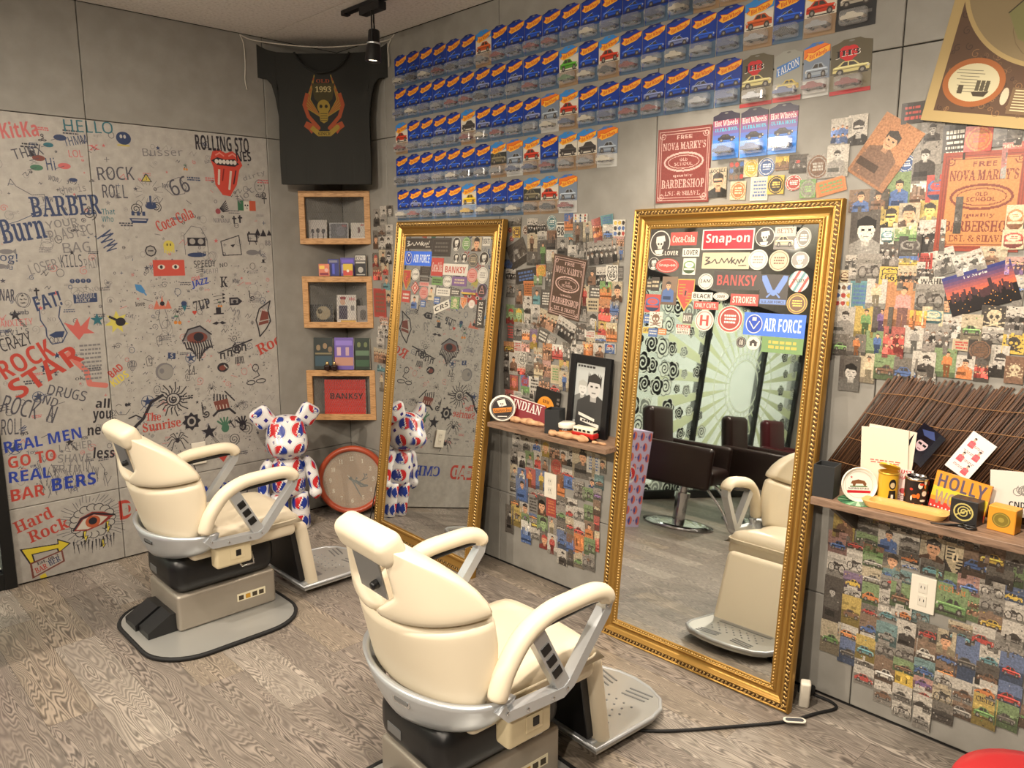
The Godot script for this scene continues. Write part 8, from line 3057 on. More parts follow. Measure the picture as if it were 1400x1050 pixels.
# ---------------------------------------------------------------- shelves and what stands on them
func small_art() -> Dictionary:
	# one sheet of small printed faces: [x, y, w, h] cells
	im = Image.create(1024, 1024, false, Image.FORMAT_RGB8)
	cut = Rect2i(0, 0, 1024, 1024)
	im.fill(Color8(200, 196, 186))
	var k := Color8(30, 28, 28)
	var wh := Color8(224, 220, 210)
	# pomade tin lid
	rect(0, 0, 256, 256, wh)
	oval(128, 128, 116, 116, Color8(42, 34, 34))
	ring(Vector2(128, 128), 108, 108, 3.0, Color8(170, 160, 150))
	poly(PackedVector2Array([Vector2(70, 52), Vector2(150, 30), Vector2(172, 96), Vector2(96, 110)]), wh)
	draw_skull(Vector2(122, 84), 60, wh, k)
	poly(PackedVector2Array([Vector2(28, 130), Vector2(228, 112), Vector2(220, 160), Vector2(40, 178)]), Color8(206, 128, 48))
	words("Suavecito", Vector2(126, 146), 170, 34, Color8(48, 30, 20), 4, -0.08)
	rect(80, 206, 96, 8, wh)
	# dish with a bear flag
	rect(256, 0, 256, 256, wh)
	ring(Vector2(384, 128), 112, 112, 5.0, Color8(196, 188, 172))
	star(Vector2(324, 66), 12, Color8(176, 40, 44))
	poly(PackedVector2Array([Vector2(318, 118), Vector2(330, 96), Vector2(380, 84), Vector2(430, 96), Vector2(446, 120), Vector2(440, 138), Vector2(424, 136), Vector2(416, 120), Vector2(360, 120), Vector2(354, 138), Vector2(336, 138), Vector2(334, 122)]), Color8(118, 78, 50))
	rect(312, 138, 140, 10, Color8(70, 110, 60))
	words("CALIFORNIA REPUBLIC", Vector2(382, 160), 170, 16, k, 1)
	rect(290, 176, 188, 22, Color8(184, 34, 44))
	# couple portrait
	rect(512, 0, 256, 420, Color8(186, 190, 188))
	scribble_lines(524, 10, 150, 26, 1, Color8(60, 60, 60))
	person(580, 170, 92, Color8(112, 114, 112), Color8(206, 206, 202), Color8(176, 176, 170))
	person(676, 150, 140, Color8(62, 62, 62), Color8(196, 194, 190), Color8(58, 56, 54))
	for i in 9:
		poly(PackedVector2Array([Vector2(620 + i * 13, 90), Vector2(632 + i * 13, 90), Vector2(622 + i * 14, 50 + (i % 3) * 8)]), Color8(58, 56, 54))
	poly(PackedVector2Array([Vector2(560, 330), Vector2(700, 356), Vector2(700, 376), Vector2(560, 350)]), wh)
	poly(PackedVector2Array([Vector2(580, 366), Vector2(740, 390), Vector2(740, 412), Vector2(580, 388)]), wh)
	scribble_lines(590, 372, 130, 22, 1, k)
	# dark glossy photo of a face
	rect(768, 0, 256, 360, Color8(26, 24, 34))
	poly(PackedVector2Array([Vector2(800, 60), Vector2(900, 20), Vector2(960, 80), Vector2(860, 110)]), Color8(62, 74, 120))
	oval(890, 180, 54, 70, Color8(186, 164, 170))
	poly(PackedVector2Array([Vector2(820, 190), Vector2(840, 100), Vector2(930, 90), Vector2(960, 200), Vector2(935, 150), Vector2(850, 150)]), Color8(24, 18, 24))
	rect(850, 170, 34, 22, k)
	rect(898, 170, 34, 22, k)
	rect(872, 226, 36, 8, Color8(110, 60, 66))
	# white card with small figures
	rect(0, 256, 256, 360, Color8(232, 226, 220))
	for i in 4:
		person(70 + (i % 2) * 110, 310 + i * 70, 30, Color8(206, 90, 100), Color8(226, 180, 160), k)
		scribble_lines(40, 345 + i * 66, 170, 22, 2, Color8(170, 120, 126))
	# HOLLYWOOD book
	rect(256, 256, 256, 180, Color8(214, 138, 40))
	rect(256, 330, 256, 50, Color8(206, 180, 50))
	rect(256, 400, 256, 36, Color8(196, 54, 44))
	words("HOLLY", Vector2(384, 300), 220, 64, Color8(84, 72, 90), 1)
	words("WOOD", Vector2(370, 380), 190, 64, Color8(150, 128, 110), 1)
	for i in 14:
		oval(268 + i * 18, 428, 4, 4, wh)
	# yellow can and dark can
	rect(512, 420, 256, 150, Color8(206, 162, 46))
	oval(600, 470, 30, 26, k)
	oval(600, 474, 20, 14, Color8(200, 180, 140))
	poly(PackedVector2Array([Vector2(574, 500), Vector2(628, 500), Vector2(640, 566), Vector2(562, 566)]), k)
	rect(590, 520, 20, 40, wh)
	rect(768, 420, 256, 150, Color8(34, 26, 26))
	for i in 26:
		oval(rng.randf_range(775, 1015), rng.randf_range(425, 560), rng.randf_range(6, 22), rng.randf_range(5, 16), [Color8(214, 108, 40), Color8(226, 214, 196), Color8(196, 60, 40), Color8(40, 34, 36)][i % 4])
	# pink and white card
	rect(0, 620, 120, 240, Color8(226, 206, 200))
	words("JUST", Vector2(60, 646), 100, 34, Color8(178, 34, 40), 1)
	words("SHAVE", Vector2(60, 686), 100, 24, Color8(178, 34, 40), 1)
	oval(60, 780, 26, 20, Color8(190, 80, 80))
	scribble_lines(12, 810, 96, 40, 3, Color8(150, 110, 116))
	# paper bags
	rect(130, 620, 240, 330, Color8(216, 204, 184))
	scribble_lines(170, 785, 160, 22, 2, Color8(190, 90, 78))
	rect(380, 620, 260, 200, Color8(206, 200, 190))
	for i in 6:
		curl(Vector2(500 + rng.randf_range(-40, 40), 690 + rng.randf_range(-20, 30)), 24, 1.3, 3.0, Color8(120, 116, 112), rng.randf() * 6)
	words("CND-CUTS", Vector2(510, 766), 130, 26, k, 1)
	scribble_lines(450, 790, 120, 16, 1, Color8(120, 116, 112))
	# record sleeve with orange label
	rect(650, 580, 240, 240, Color8(24, 22, 22))
	oval(760, 720, 84, 84, Color8(212, 140, 48))
	oval(760, 720, 12, 12, k)
	words("RPM", Vector2(760, 676), 60, 26, Color8(90, 50, 20), 1)
	scribble_lines(860, 620, 26, 180, 6, Color8(120, 112, 104))
	# disc and gold seal
	rect(650, 830, 190, 190, Color8(40, 38, 38))
	ring(Vector2(745, 925), 70, 70, 12.0, Color8(190, 176, 104))
	curl(Vector2(745, 925), 52, 2.0, 9.0, Color8(190, 176, 104))
	line(Vector2(690, 960), Vector2(800, 890), 10.0, Color8(190, 176, 104))
	rect(845, 830, 179, 190, Color8(214, 144, 44))
	oval(934, 925, 62, 62, Color8(120, 104, 40))
	ring(Vector2(934, 925), 50, 50, 6.0, Color8(156, 138, 60))
	oval(934, 925, 20, 20, Color8(156, 138, 60))
	# green disc
	rect(380, 830, 260, 190, Color8(70, 120, 84))
	for i in 12:
		var a := TAU * i / 12
		poly(PackedVector2Array([Vector2(510, 925), Vector2(510, 925) + Vector2.from_angle(a) * 130, Vector2(510, 925) + Vector2.from_angle(a + 0.26) * 130]), [Color8(110, 166, 120), Color8(60, 104, 78), Color8(150, 196, 150)][i % 3])
	var t := ImageTexture.create_from_image(im)
	M.art = picture(t, 0.35)
	M.art_gloss = picture(t, 0.12)
	M.art_paper = picture(t, 0.85)
	var c := func(x, y, w, h): return Rect2((x + 1) / 1024.0, (y + 1) / 1024.0, (w - 2) / 1024.0, (h - 2) / 1024.0)
	return {"tin": c.call(0, 0, 256, 256), "dish": c.call(256, 0, 256, 256), "couple": c.call(512, 0, 256, 420), "face": c.call(768, 0, 256, 360), "card": c.call(0, 256, 256, 360), "holly": c.call(256, 256, 256, 180), "can1": c.call(512, 420, 256, 150), "can2": c.call(768, 420, 256, 150), "just": c.call(0, 620, 120, 240), "bag": c.call(130, 620, 240, 330), "bag2": c.call(380, 620, 260, 200), "record": c.call(650, 580, 240, 240), "seal": c.call(650, 830, 190, 190), "coin": c.call(845, 830, 179, 190), "disc": c.call(415, 830, 190, 190)}

func facing(yaw: float, lean := 0.0) -> Basis:
	# front towards -x turned by yaw towards +z, leaning back
	return wall_basis() * Basis(Vector3.UP, yaw) * Basis(Vector3.RIGHT, -lean)

func wrapped_can(r: float, h: float, cell: Rect2) -> ArrayMesh:
	var st := begin()
	st.set_smooth_group(0)
	for i in 24:
		var a := TAU * i / 24
		var b := TAU * (i + 1) / 24
		var u0 := cell.position.x + cell.size.x * fmod(i / 12.0, 1.0)
		var u1 := u0 + cell.size.x / 12.0
		quad_uv(st, [Vector3(sin(a) * r, 0, cos(a) * r), Vector3(sin(b) * r, 0, cos(b) * r), Vector3(sin(b) * r, h, cos(b) * r), Vector3(sin(a) * r, h, cos(a) * r)], [Vector2(u0, cell.end.y), Vector2(u1, cell.end.y), Vector2(u1, cell.position.y), Vector2(u0, cell.position.y)])
	return done(st)

func open_box(label: String, p: Vector3, w: float, h: float, yaw: float):
	var t = thing("open_box", label, "box", p, "", Basis(Vector3.UP, yaw))
	for s in [-1, 1]:
		part(t, "side_panel", box_mesh(Vector3(0.003, h, w), 0.0005), M.black_card, at(s * (w / 2 - 0.0015), h / 2, 0))
		part(t, "end_panel", box_mesh(Vector3(w - 0.006, h, 0.003), 0.0005), M.black_card, at(0, h / 2, s * (w / 2 - 0.0015)))
	part(t, "bottom_panel", box_mesh(Vector3(w - 0.006, 0.003, w - 0.006)), M.black_card, at(0, 0.0025, 0))

func wood_stick(label: String, pts: Array, r: float):
	var p := smooth_path(pts, 4)
	var rad := []
	for i in p.size():
		var q := float(i) / (p.size() - 1)
		rad.append(r * (0.82 + 0.22 * sin(i * 1.1) + 0.1 * sin(i * 2.7)) * pow(max(0.02, 1 - pow(abs(2 * q - 1), 6)), 0.4))
	solo("driftwood_stick", tube_mesh(p, rad, 9), M.driftwood, label, "driftwood")

func shelves():
	M.black_card = mat(34, 36, 38, 0.55)
	var A := small_art()
	var st: SurfaceTool
	# middle shelf
	var y := 0.785
	var t = thing("wall_shelf", "dark wooden shelf board between the two mirrors", "shelf", Vector3(-0.1, y - 0.011, 1.86))
	part(t, "board", box_mesh(Vector3(0.196, 0.022, 0.71), 0.002), M.shelf_wood, at(-0.001, 0, 0))
	part(t, "bracket", box_mesh(Vector3(0.16, 0.02, 0.02), 0.002), M.black, at(0.018, -0.0215, -0.2))
	part(t, "bracket", box_mesh(Vector3(0.16, 0.02, 0.02), 0.002), M.black, at(0.018, -0.0215, 0.2))
	t = thing("pomade_tin", "round black and white tin standing on edge on middle shelf", "tin", Vector3(-0.135, y + 0.063, 1.542), "", facing(0.75, 0.12))
	st = begin()
	lathe(st, [Vector2(0, -0.014), Vector2(0.058, -0.014), Vector2(0.062, -0.01), Vector2(0.062, 0.012), Vector2(0.059, 0.015), Vector2(0, 0.015)], 32, Transform3D(Basis(Vector3.RIGHT, PI / 2), Vector3.ZERO))
	part(t, "body", done(st), M.white_plastic)
	part(t, "printed_lid", cutout(disc_outline(32), 0.116, 0.116, 0.0008, A.tin), M.art, at(0, 0, 0.015))
	t = thing("pennant_board", "red board lettered INDIAN leaning on middle shelf", "sign", Vector3(-0.07, y, 1.645), "", facing(0.28, 0.2))
	part(t, "board", extrude_mesh(PackedVector2Array([Vector2(-0.105, 0.0), Vector2(0.12, 0.0), Vector2(0.085, 0.085), Vector2(-0.105, 0.122)]), 0.004), mat(120, 22, 32, 0.45))
	part(t, "pale_edge", extrude_mesh(PackedVector2Array([Vector2(-0.105, 0.1225), Vector2(0.085, 0.0855), Vector2(0.085, 0.0825), Vector2(-0.105, 0.1185)]), 0.0055), mat(214, 190, 180, 0.5))
	part(t, "lettering", lettering("INDIAN", 0.155, 0.042, 3), mat(214, 206, 200, 0.5), Transform3D(Basis(Vector3(0, 0, 1), -0.17), Vector3(-0.01, 0.072, 0.0046)))
	solo("record_sleeve", sheet(0.155, 0.15, 0.003, A.record), M.art, "black record sleeve with orange disc on middle shelf", "record", Transform3D(facing(0.0, 0.07) * Basis(Vector3(0, 0, 1), -0.1), Vector3(-0.019, y + 0.086, 1.72)))
	wood_stick("darker driftwood stick in front of the red board on middle shelf", [Vector3(-0.115, y + 0.014, 1.575), Vector3(-0.113, y + 0.017, 1.64), Vector3(-0.105, y + 0.016, 1.7), Vector3(-0.1, y + 0.015, 1.78)], 0.017)
	open_box("black open square box on middle shelf", Vector3(-0.125, y, 1.868), 0.07, 0.108, 0.35)
	t = thing("hair_wax_jar", "small dark jar with white lid on middle shelf", "jar", Vector3(-0.116, y, 1.93))
	st = begin()
	lathe(st, [Vector2(0, 0), Vector2(0.032, 0), Vector2(0.034, 0.004), Vector2(0.034, 0.034), Vector2(0, 0.034)], 24)
	part(t, "body", done(st), mat(46, 26, 20, 0.2))
	st = begin()
	lathe(st, [Vector2(0.0345, 0.006), Vector2(0.0345, 0.024)], 24)
	part(t, "label_band", done(st), mat(190, 100, 44, 0.4))
	st = begin()
	lathe(st, [Vector2(0.037, 0.034), Vector2(0.038, 0.037), Vector2(0.038, 0.052), Vector2(0.036, 0.055), Vector2(0, 0.055)], 24)
	part(t, "lid", done(st), M.white_plastic)
	wood_stick("pale driftwood stick along the front edge of middle shelf", [Vector3(-0.178, y + 0.012, 1.885), Vector3(-0.182, y + 0.015, 1.93), Vector3(-0.178, y + 0.016, 2.0), Vector3(-0.172, y + 0.014, 2.06), Vector3(-0.168, y + 0.012, 2.1)], 0.0165)
	t = thing("toy_bus", "red and cream toy bus on middle shelf", "toy", Vector3(-0.132, y, 2.05), "", Basis(Vector3.UP, 0.05))
	part(t, "lower_body", box_mesh(Vector3(0.045, 0.024, 0.115), 0.006, true), mat(176, 34, 32, 0.25), at(0, 0.022, 0))
	part(t, "upper_body", box_mesh(Vector3(0.042, 0.026, 0.11), 0.008, true), mat(222, 214, 190, 0.25), at(0, 0.044, 0))
	for i in 4:
		for s in [-1, 1]:
			part(t, "window", box_mesh(Vector3(0.002, 0.009, 0.016), 0.0005), M.black, at(s * 0.0205, 0.043, -0.036 + 0.023 * i))
	part(t, "window", box_mesh(Vector3(0.03, 0.01, 0.002), 0.0005), M.black, at(0, 0.044, 0.0545))
	for i in 2:
		for s in [-1, 1]:
			st = begin()
			lathe(st, [Vector2(0, -0.004), Vector2(0.011, -0.004), Vector2(0.011, 0.004), Vector2(0, 0.004)], 12, Transform3D(Basis(Vector3(0, 0, 1), PI / 2), Vector3(s * 0.02, 0.011, -0.034 + 0.068 * i)), -1)
			part(t, "wheel", done(st), M.rubber)
	t = thing("framed_portrait", "black picture frame with grey portrait of a couple on middle shelf", "picture frame", Vector3(-0.058, y, 1.99), "", facing(-0.13, 0.09))
	for s in [-1, 1]:
		part(t, "frame_stile", box_mesh(Vector3(0.034, 0.345, 0.018), 0.002), M.black, at(s * 0.111, 0.1725, 0))
	part(t, "frame_rail", box_mesh(Vector3(0.188, 0.036, 0.018), 0.002), M.black, at(0, 0.018, 0))
	part(t, "frame_rail", box_mesh(Vector3(0.188, 0.036, 0.018), 0.002), M.black, at(0, 0.327, 0))
	part(t, "portrait", sheet(0.19, 0.275, 0.001, A.couple), M.art, at(0, 0.1725, -0.002))
	part(t, "backing", box_mesh(Vector3(0.2, 0.3, 0.004)), M.back_board, at(0, 0.1725, -0.006))
	wood_stick("short pale wood chip at the mirror end of middle shelf", [Vector3(-0.16, y + 0.006, 2.11), Vector3(-0.155, y + 0.007, 2.14), Vector3(-0.15, y + 0.006, 2.18)], 0.007)

	# right shelf
	y = 0.795
	t = thing("wall_shelf", "long wooden shelf board right of the large mirror", "shelf", Vector3(-0.11, y - 0.012, 3.63))
	part(t, "board", box_mesh(Vector3(0.216, 0.024, 1.1), 0.002), M.shelf_wood, at(-0.001, 0, 0))
	for z in [-0.49, 0.4]:
		st = begin()
		extrude(st, PackedVector2Array([Vector2(0.104, -0.012), Vector2(-0.09, -0.012), Vector2(-0.09, -0.02), Vector2(0.094, -0.13), Vector2(0.104, -0.13)]), 0.014, at(0, 0, z))
		part(t, "bracket", done(st), mat(74, 66, 58, 0.6))
	# reed screen leaning on the wall
	t = thing("reed_screen", "brown slanted reed screen leaning on the wall behind right shelf", "screen", Vector3(0, y, 3.0))
	for k in 3:
		st = begin()
		var i := k
		while i < 236:
			var z := 0.006 + i * 0.0041 + rng.randf_range(-0.001, 0.001)
			var top := 0.385 + rng.randf_range(-0.014, 0.012)
			var dx := rng.randf_range(-0.003, 0.003)
			var tilt := 0.55 + rng.randf_range(-0.015, 0.015)
			tube(st, [Vector3(-0.03 + dx, 0.0025, z), Vector3(-0.02 + dx, top * 0.5, z + top * 0.5 * tilt), Vector3(-0.01 + dx * 0.5, top, z + top * tilt + rng.randf_range(-0.004, 0.004))], 0.0027, 5)
			i += 3
		var reeds = part(t, "reeds", done(st), [mat(70, 46, 29, 0.6), mat(88, 59, 38, 0.6), mat(52, 33, 22, 0.6)][k])
		reeds.set_meta("kind", "stuff")
	for i in 4:
		var h: float = [0.33, 0.255, 0.165, 0.085][i]
		var line_pts := []
		for j in 9:
			var q := j / 8.0
			var hh := h + 0.006 * sin(j * 1.9 + i) - 0.012 * q
			line_pts.append(Vector3(lerp(-0.034, -0.013, hh / 0.385) - 0.003, hh, 0.012 + hh * 0.55 + q * 0.95))
		part(t, "binding_thread", tube_mesh(smooth_path(line_pts, 3), 0.0013, 5), mat(136, 98, 62, 0.8))
	open_box("black open square box at mirror end of right shelf", Vector3(-0.168, y, 3.107), 0.066, 0.106, 0.1)
	t = thing("bear_flag_dish", "round white dish with brown bear and red stripe on right shelf", "dish", Vector3(-0.15, y + 0.053, 3.204), "", facing(0.7, 0.2))
	st = begin()
	lathe(st, [Vector2(0, -0.012), Vector2(0.05, -0.012), Vector2(0.055, -0.002), Vector2(0.055, 0.004), Vector2(0.052, 0.004), Vector2(0.048, -0.004), Vector2(0, -0.004)], 32, Transform3D(Basis(Vector3.RIGHT, PI / 2), Vector3.ZERO))
	part(t, "dish_body", done(st), mat(226, 220, 206, 0.25))
	part(t, "printed_face", cutout(disc_outline(32), 0.096, 0.096, 0.0006, A.dish), M.art, at(0, 0, -0.004))
	solo("compact_disc", cutout(disc_outline(32), 0.12, 0.12, 0.0012, A.disc), M.art_gloss, "green shiny disc lying on right shelf under the tray", "disc", Transform3D(Basis(Vector3.RIGHT, -PI / 2), Vector3(-0.153, y + 0.0005, 3.205)))
	for i in 2:
		var p: Vector3 = [Vector3(-0.091, y, 3.27), Vector3(-0.085, y, 3.352)][i]
		var r: float = [0.03, 0.034][i]
		t = thing("drink_can", ["yellow tin can with dark figure and raised lid on right shelf", "dark tin can with orange pattern on right shelf"][i], "can", p, "", Basis(Vector3.UP, -1.85))
		part(t, "printed_wall", wrapped_can(r, 0.096, A["can1" if i == 0 else "can2"]), M.art)
		st = begin()
		lathe(st, [Vector2(0, 0.0005), Vector2(r, 0.0005), Vector2(r + 0.0012, 0.003), Vector2(r, 0.005)], 24)
		part(t, "bottom_rim", done(st), M.chrome if i == 1 else mat(200, 160, 60, 0.3, 0.6))
		st = begin()
		lathe(st, [Vector2(r, 0.092), Vector2(r + 0.0015, 0.095), Vector2(r + 0.001, 0.099), Vector2(r - 0.003, 0.099), Vector2(r - 0.004, 0.094), Vector2(0, 0.094)], 24)
		part(t, "top_rim", done(st), M.chrome if i == 1 else mat(200, 160, 60, 0.3, 0.6))
		if i == 0:
			st = begin()
			lathe(st, [Vector2(0, 0), Vector2(0.031, 0), Vector2(0.031, 0.005), Vector2(0, 0.005)], 24, Transform3D(Basis(Vector3.UP, 1.85) * Basis(Vector3(0, 0, 1), -0.5), Vector3(0, 0.112, 0)), -1)
			part(t, "lid", done(st), mat(206, 166, 50, 0.3))
	solo("shave_card", sheet(0.05, 0.105, 0.001, A.just), M.art, "pale card with red lettering between the two cans", "card", Transform3D(facing(0.0, 0.05), Vector3(-0.058, y + 0.0535, 3.305)))
	for i in 2:
		solo("paper_bag", sheet(0.145, 0.205, 0.004, A.bag, 0.004), M.art_paper, ["front cream paper bag with red script on reed screen", "rear cream paper bag standing behind another on reed screen"][i], "paper bag", Transform3D(facing(0.0, 0.03) * Basis(Vector3(0, 0, 1), 0.06 - 0.1 * i), Vector3(-0.047 + 0.006 * i, y + 0.122 + 0.004 * i, 3.238 + 0.012 * i)), "paper bags on the reed screen")
	solo("glossy_photo", sheet(0.078, 0.118, 0.0012, A.face, 0.004), M.art_gloss, "glossy dark photo of a face tilted on reed screen", "photo", Transform3D(facing(0.0, 0.05) * Basis(Vector3(0, 0, 1), -0.55), Vector3(-0.042, 0.985, 3.345)))
	solo("menu_card", sheet(0.075, 0.135, 0.0015, A.card), M.art, "white card with small pink figures tilted on reed screen", "card", Transform3D(facing(0.0, 0.05) * Basis(Vector3(0, 0, 1), -0.52), Vector3(-0.042, 0.975, 3.478)))
	t = thing("wooden_tray", "long narrow pale wooden tray on front of right shelf", "tray", Vector3(-0.152, y + 0.0015, 3.345), "", Basis(Vector3.UP, 0.03))
	var outer := round_rect(0.08, 0.245, 0.026, 6)
	var inner := round_rect(0.056, 0.205, 0.02, 6)
	st = begin()
	st.set_smooth_group(-1)
	var n := outer.size()
	for i in n:
		var j := (i + 1) % n
		var F := func(q, h): return Vector3(q.x, h, -q.y)
		quad(st, F.call(outer[i] * 0.9, 0), F.call(outer[j] * 0.9, 0), F.call(outer[j], 0.018), F.call(outer[i], 0.018))
		quad(st, F.call(outer[i], 0.018), F.call(outer[j], 0.018), F.call(inner[j], 0.018), F.call(inner[i], 0.018))
		quad(st, F.call(inner[i], 0.018), F.call(inner[j], 0.018), F.call(inner[j] * 0.9, 0.008), F.call(inner[i] * 0.9, 0.008))
		tri(st, F.call(inner[i] * 0.9, 0.008), F.call(inner[j] * 0.9, 0.008), Vector3(0, 0.008, 0))
		tri(st, F.call(outer[j] * 0.9, 0), F.call(outer[i] * 0.9, 0), Vector3.ZERO)
	part(t, "tray_body", done(st), mat(206, 158, 92, 0.45))
	solo("picture_book", sheet(0.155, 0.112, 0.01, A.holly), M.art, "orange and red book lettered HOLLYWOOD on right shelf", "book", Transform3D(facing(-0.1, 0.14) * Basis(Vector3(0, 0, 1), -0.1), Vector3(-0.085, y + 0.065, 3.475)))
	for i in 3:
		var p: Vector3 = [Vector3(-0.125, y + 0.0365, 3.505), Vector3(-0.12, y + 0.0355, 3.6), Vector3(-0.118, y + 0.032, 3.69)][i]
		t = thing("gift_box", ["dark box with gold seal on right shelf", "orange box with round olive seal on right shelf", "dark low box at the far end of right shelf"][i], "box", p, "", facing(-0.12))
		var col = [Color8(44, 42, 42), Color8(212, 142, 44), Color8(46, 40, 38)][i]
		var m := StandardMaterial3D.new()
		m.albedo_color = col
		m.roughness = 0.4
		part(t, "box_body", box_mesh(Vector3([0.075, 0.072, 0.06][i], [0.073, 0.071, 0.064][i], 0.045), 0.002), m)
		if i < 2:
			part(t, "printed_seal", sheet(0.068, 0.066, 0.0008, A[["seal", "coin"][i]]), M.art, at(0, 0, 0.0225))
	solo("paper_bag", sheet(0.19, 0.13, 0.004, A.bag2, 0.003), M.art_paper, "white paper bag with sketch behind the orange box", "paper bag", Transform3D(facing(0.0, 0.08) * Basis(Vector3(0, 0, 1), 0.1), Vector3(-0.062, y + 0.1, 3.64)), "paper bags on the reed screen")
	t = thing("scissors", "black scissors lying on front edge of right shelf", "scissors", Vector3(-0.182, y + 0.0045, 3.5), "", Basis(Vector3.UP, 0.5))
	for s in [-1, 1]:
		var loop := []
		for i in 14:
			loop.append(Vector3(s * 0.014 + cos(TAU * i / 14) * 0.011, 0, 0.03 + sin(TAU * i / 14) * 0.014))
		part(t, "finger_loop", tube_mesh(loop, 0.003, 6, Vector3.ZERO, 1.0, true), M.black)
		part(t, "blade", tube_mesh([Vector3(s * 0.012, 0.001 * s, 0.018), Vector3(0, 0.001 * s, 0), Vector3(-s * 0.006, 0.001 * s, -0.07)], [0.003, 0.004, 0.001], 6), M.black)

	# old map at the top right
	var map_b := wall_basis() * Basis(Vector3(0, 0, 1), -0.2)
	solo("map_poster", map_sheet(), picture(map_texture(), 0.75), "antique brown world map poster at the top right", "map", Transform3D(map_b, Vector3(-0.012, 1.965, 3.25) + map_b * Vector3(0.525, 0.37, 0)))

	# power outlets
	outlet(Transform3D(Basis(), Vector3(-0.965, 0.49, 0.0)), "white power outlet plate on the graffiti wall")
	outlet(Transform3D(wall_basis(), Vector3(-0.0, 0.485, 1.737)), "white power outlet plate below the middle shelf")
	outlet(Transform3D(wall_basis(), Vector3(-0.0, 0.49, 3.376)), "white power outlet plate below the right shelf")

func map_sheet() -> ArrayMesh:
	# two mirrored hemispheres side by side, the paper curling a little from the wall
	var st := begin()
	st.set_smooth_group(0)
	for k in 2:
		for i in 6:
			var a := i / 6.0
			var b := (i + 1) / 6.0
			var X := func(t): return -0.525 + 0.525 * t + 0.525 * k
			var Z := func(x): return 0.014 * pow(abs(x) / 0.525, 3.0) + 0.001
			var ua := a if k == 0 else 1.0 - a
			var ub := b if k == 0 else 1.0 - b
			var xa: float = X.call(a)
			var xb: float = X.call(b)
			quad_uv(st, [Vector3(xa, -0.37, Z.call(xa)), Vector3(xb, -0.37, Z.call(xb)), Vector3(xb, 0.37, Z.call(xb)), Vector3(xa, 0.37, Z.call(xa))], [Vector2(ua, 0.998), Vector2(ub, 0.998), Vector2(ub, 0.002), Vector2(ua, 0.002)])
			quad_uv(st, [Vector3(xb, -0.37, Z.call(xb) - 0.001), Vector3(xa, -0.37, Z.call(xa) - 0.001), Vector3(xa, 0.37, Z.call(xa) - 0.001), Vector3(xb, 0.37, Z.call(xb) - 0.001)], [Vector2(0.01, 0.99), Vector2(0.01, 0.99), Vector2(0.01, 0.99), Vector2(0.01, 0.99)])
	return done(st)

func outlet(xf: Transform3D, label: String):
	var t = thing("power_outlet", label, "outlet", xf.origin, "", xf.basis)
	part(t, "plate", box_mesh(Vector3(0.075, 0.12, 0.008), 0.002), M.white_plastic, at(0, 0, 0.0085))
	for s in [-1, 1]:
		var so = part(t, "socket", box_mesh(Vector3(0.026, 0.034, 0.003), 0.001), mat(216, 210, 196, 0.4), at(0, s * 0.022, 0.0135))
		for q in [-1, 1]:
			part(so, "slot", box_mesh(Vector3(0.002, 0.009, 0.001)), M.black, at(q * 0.0055, 0.003, 0.0015))

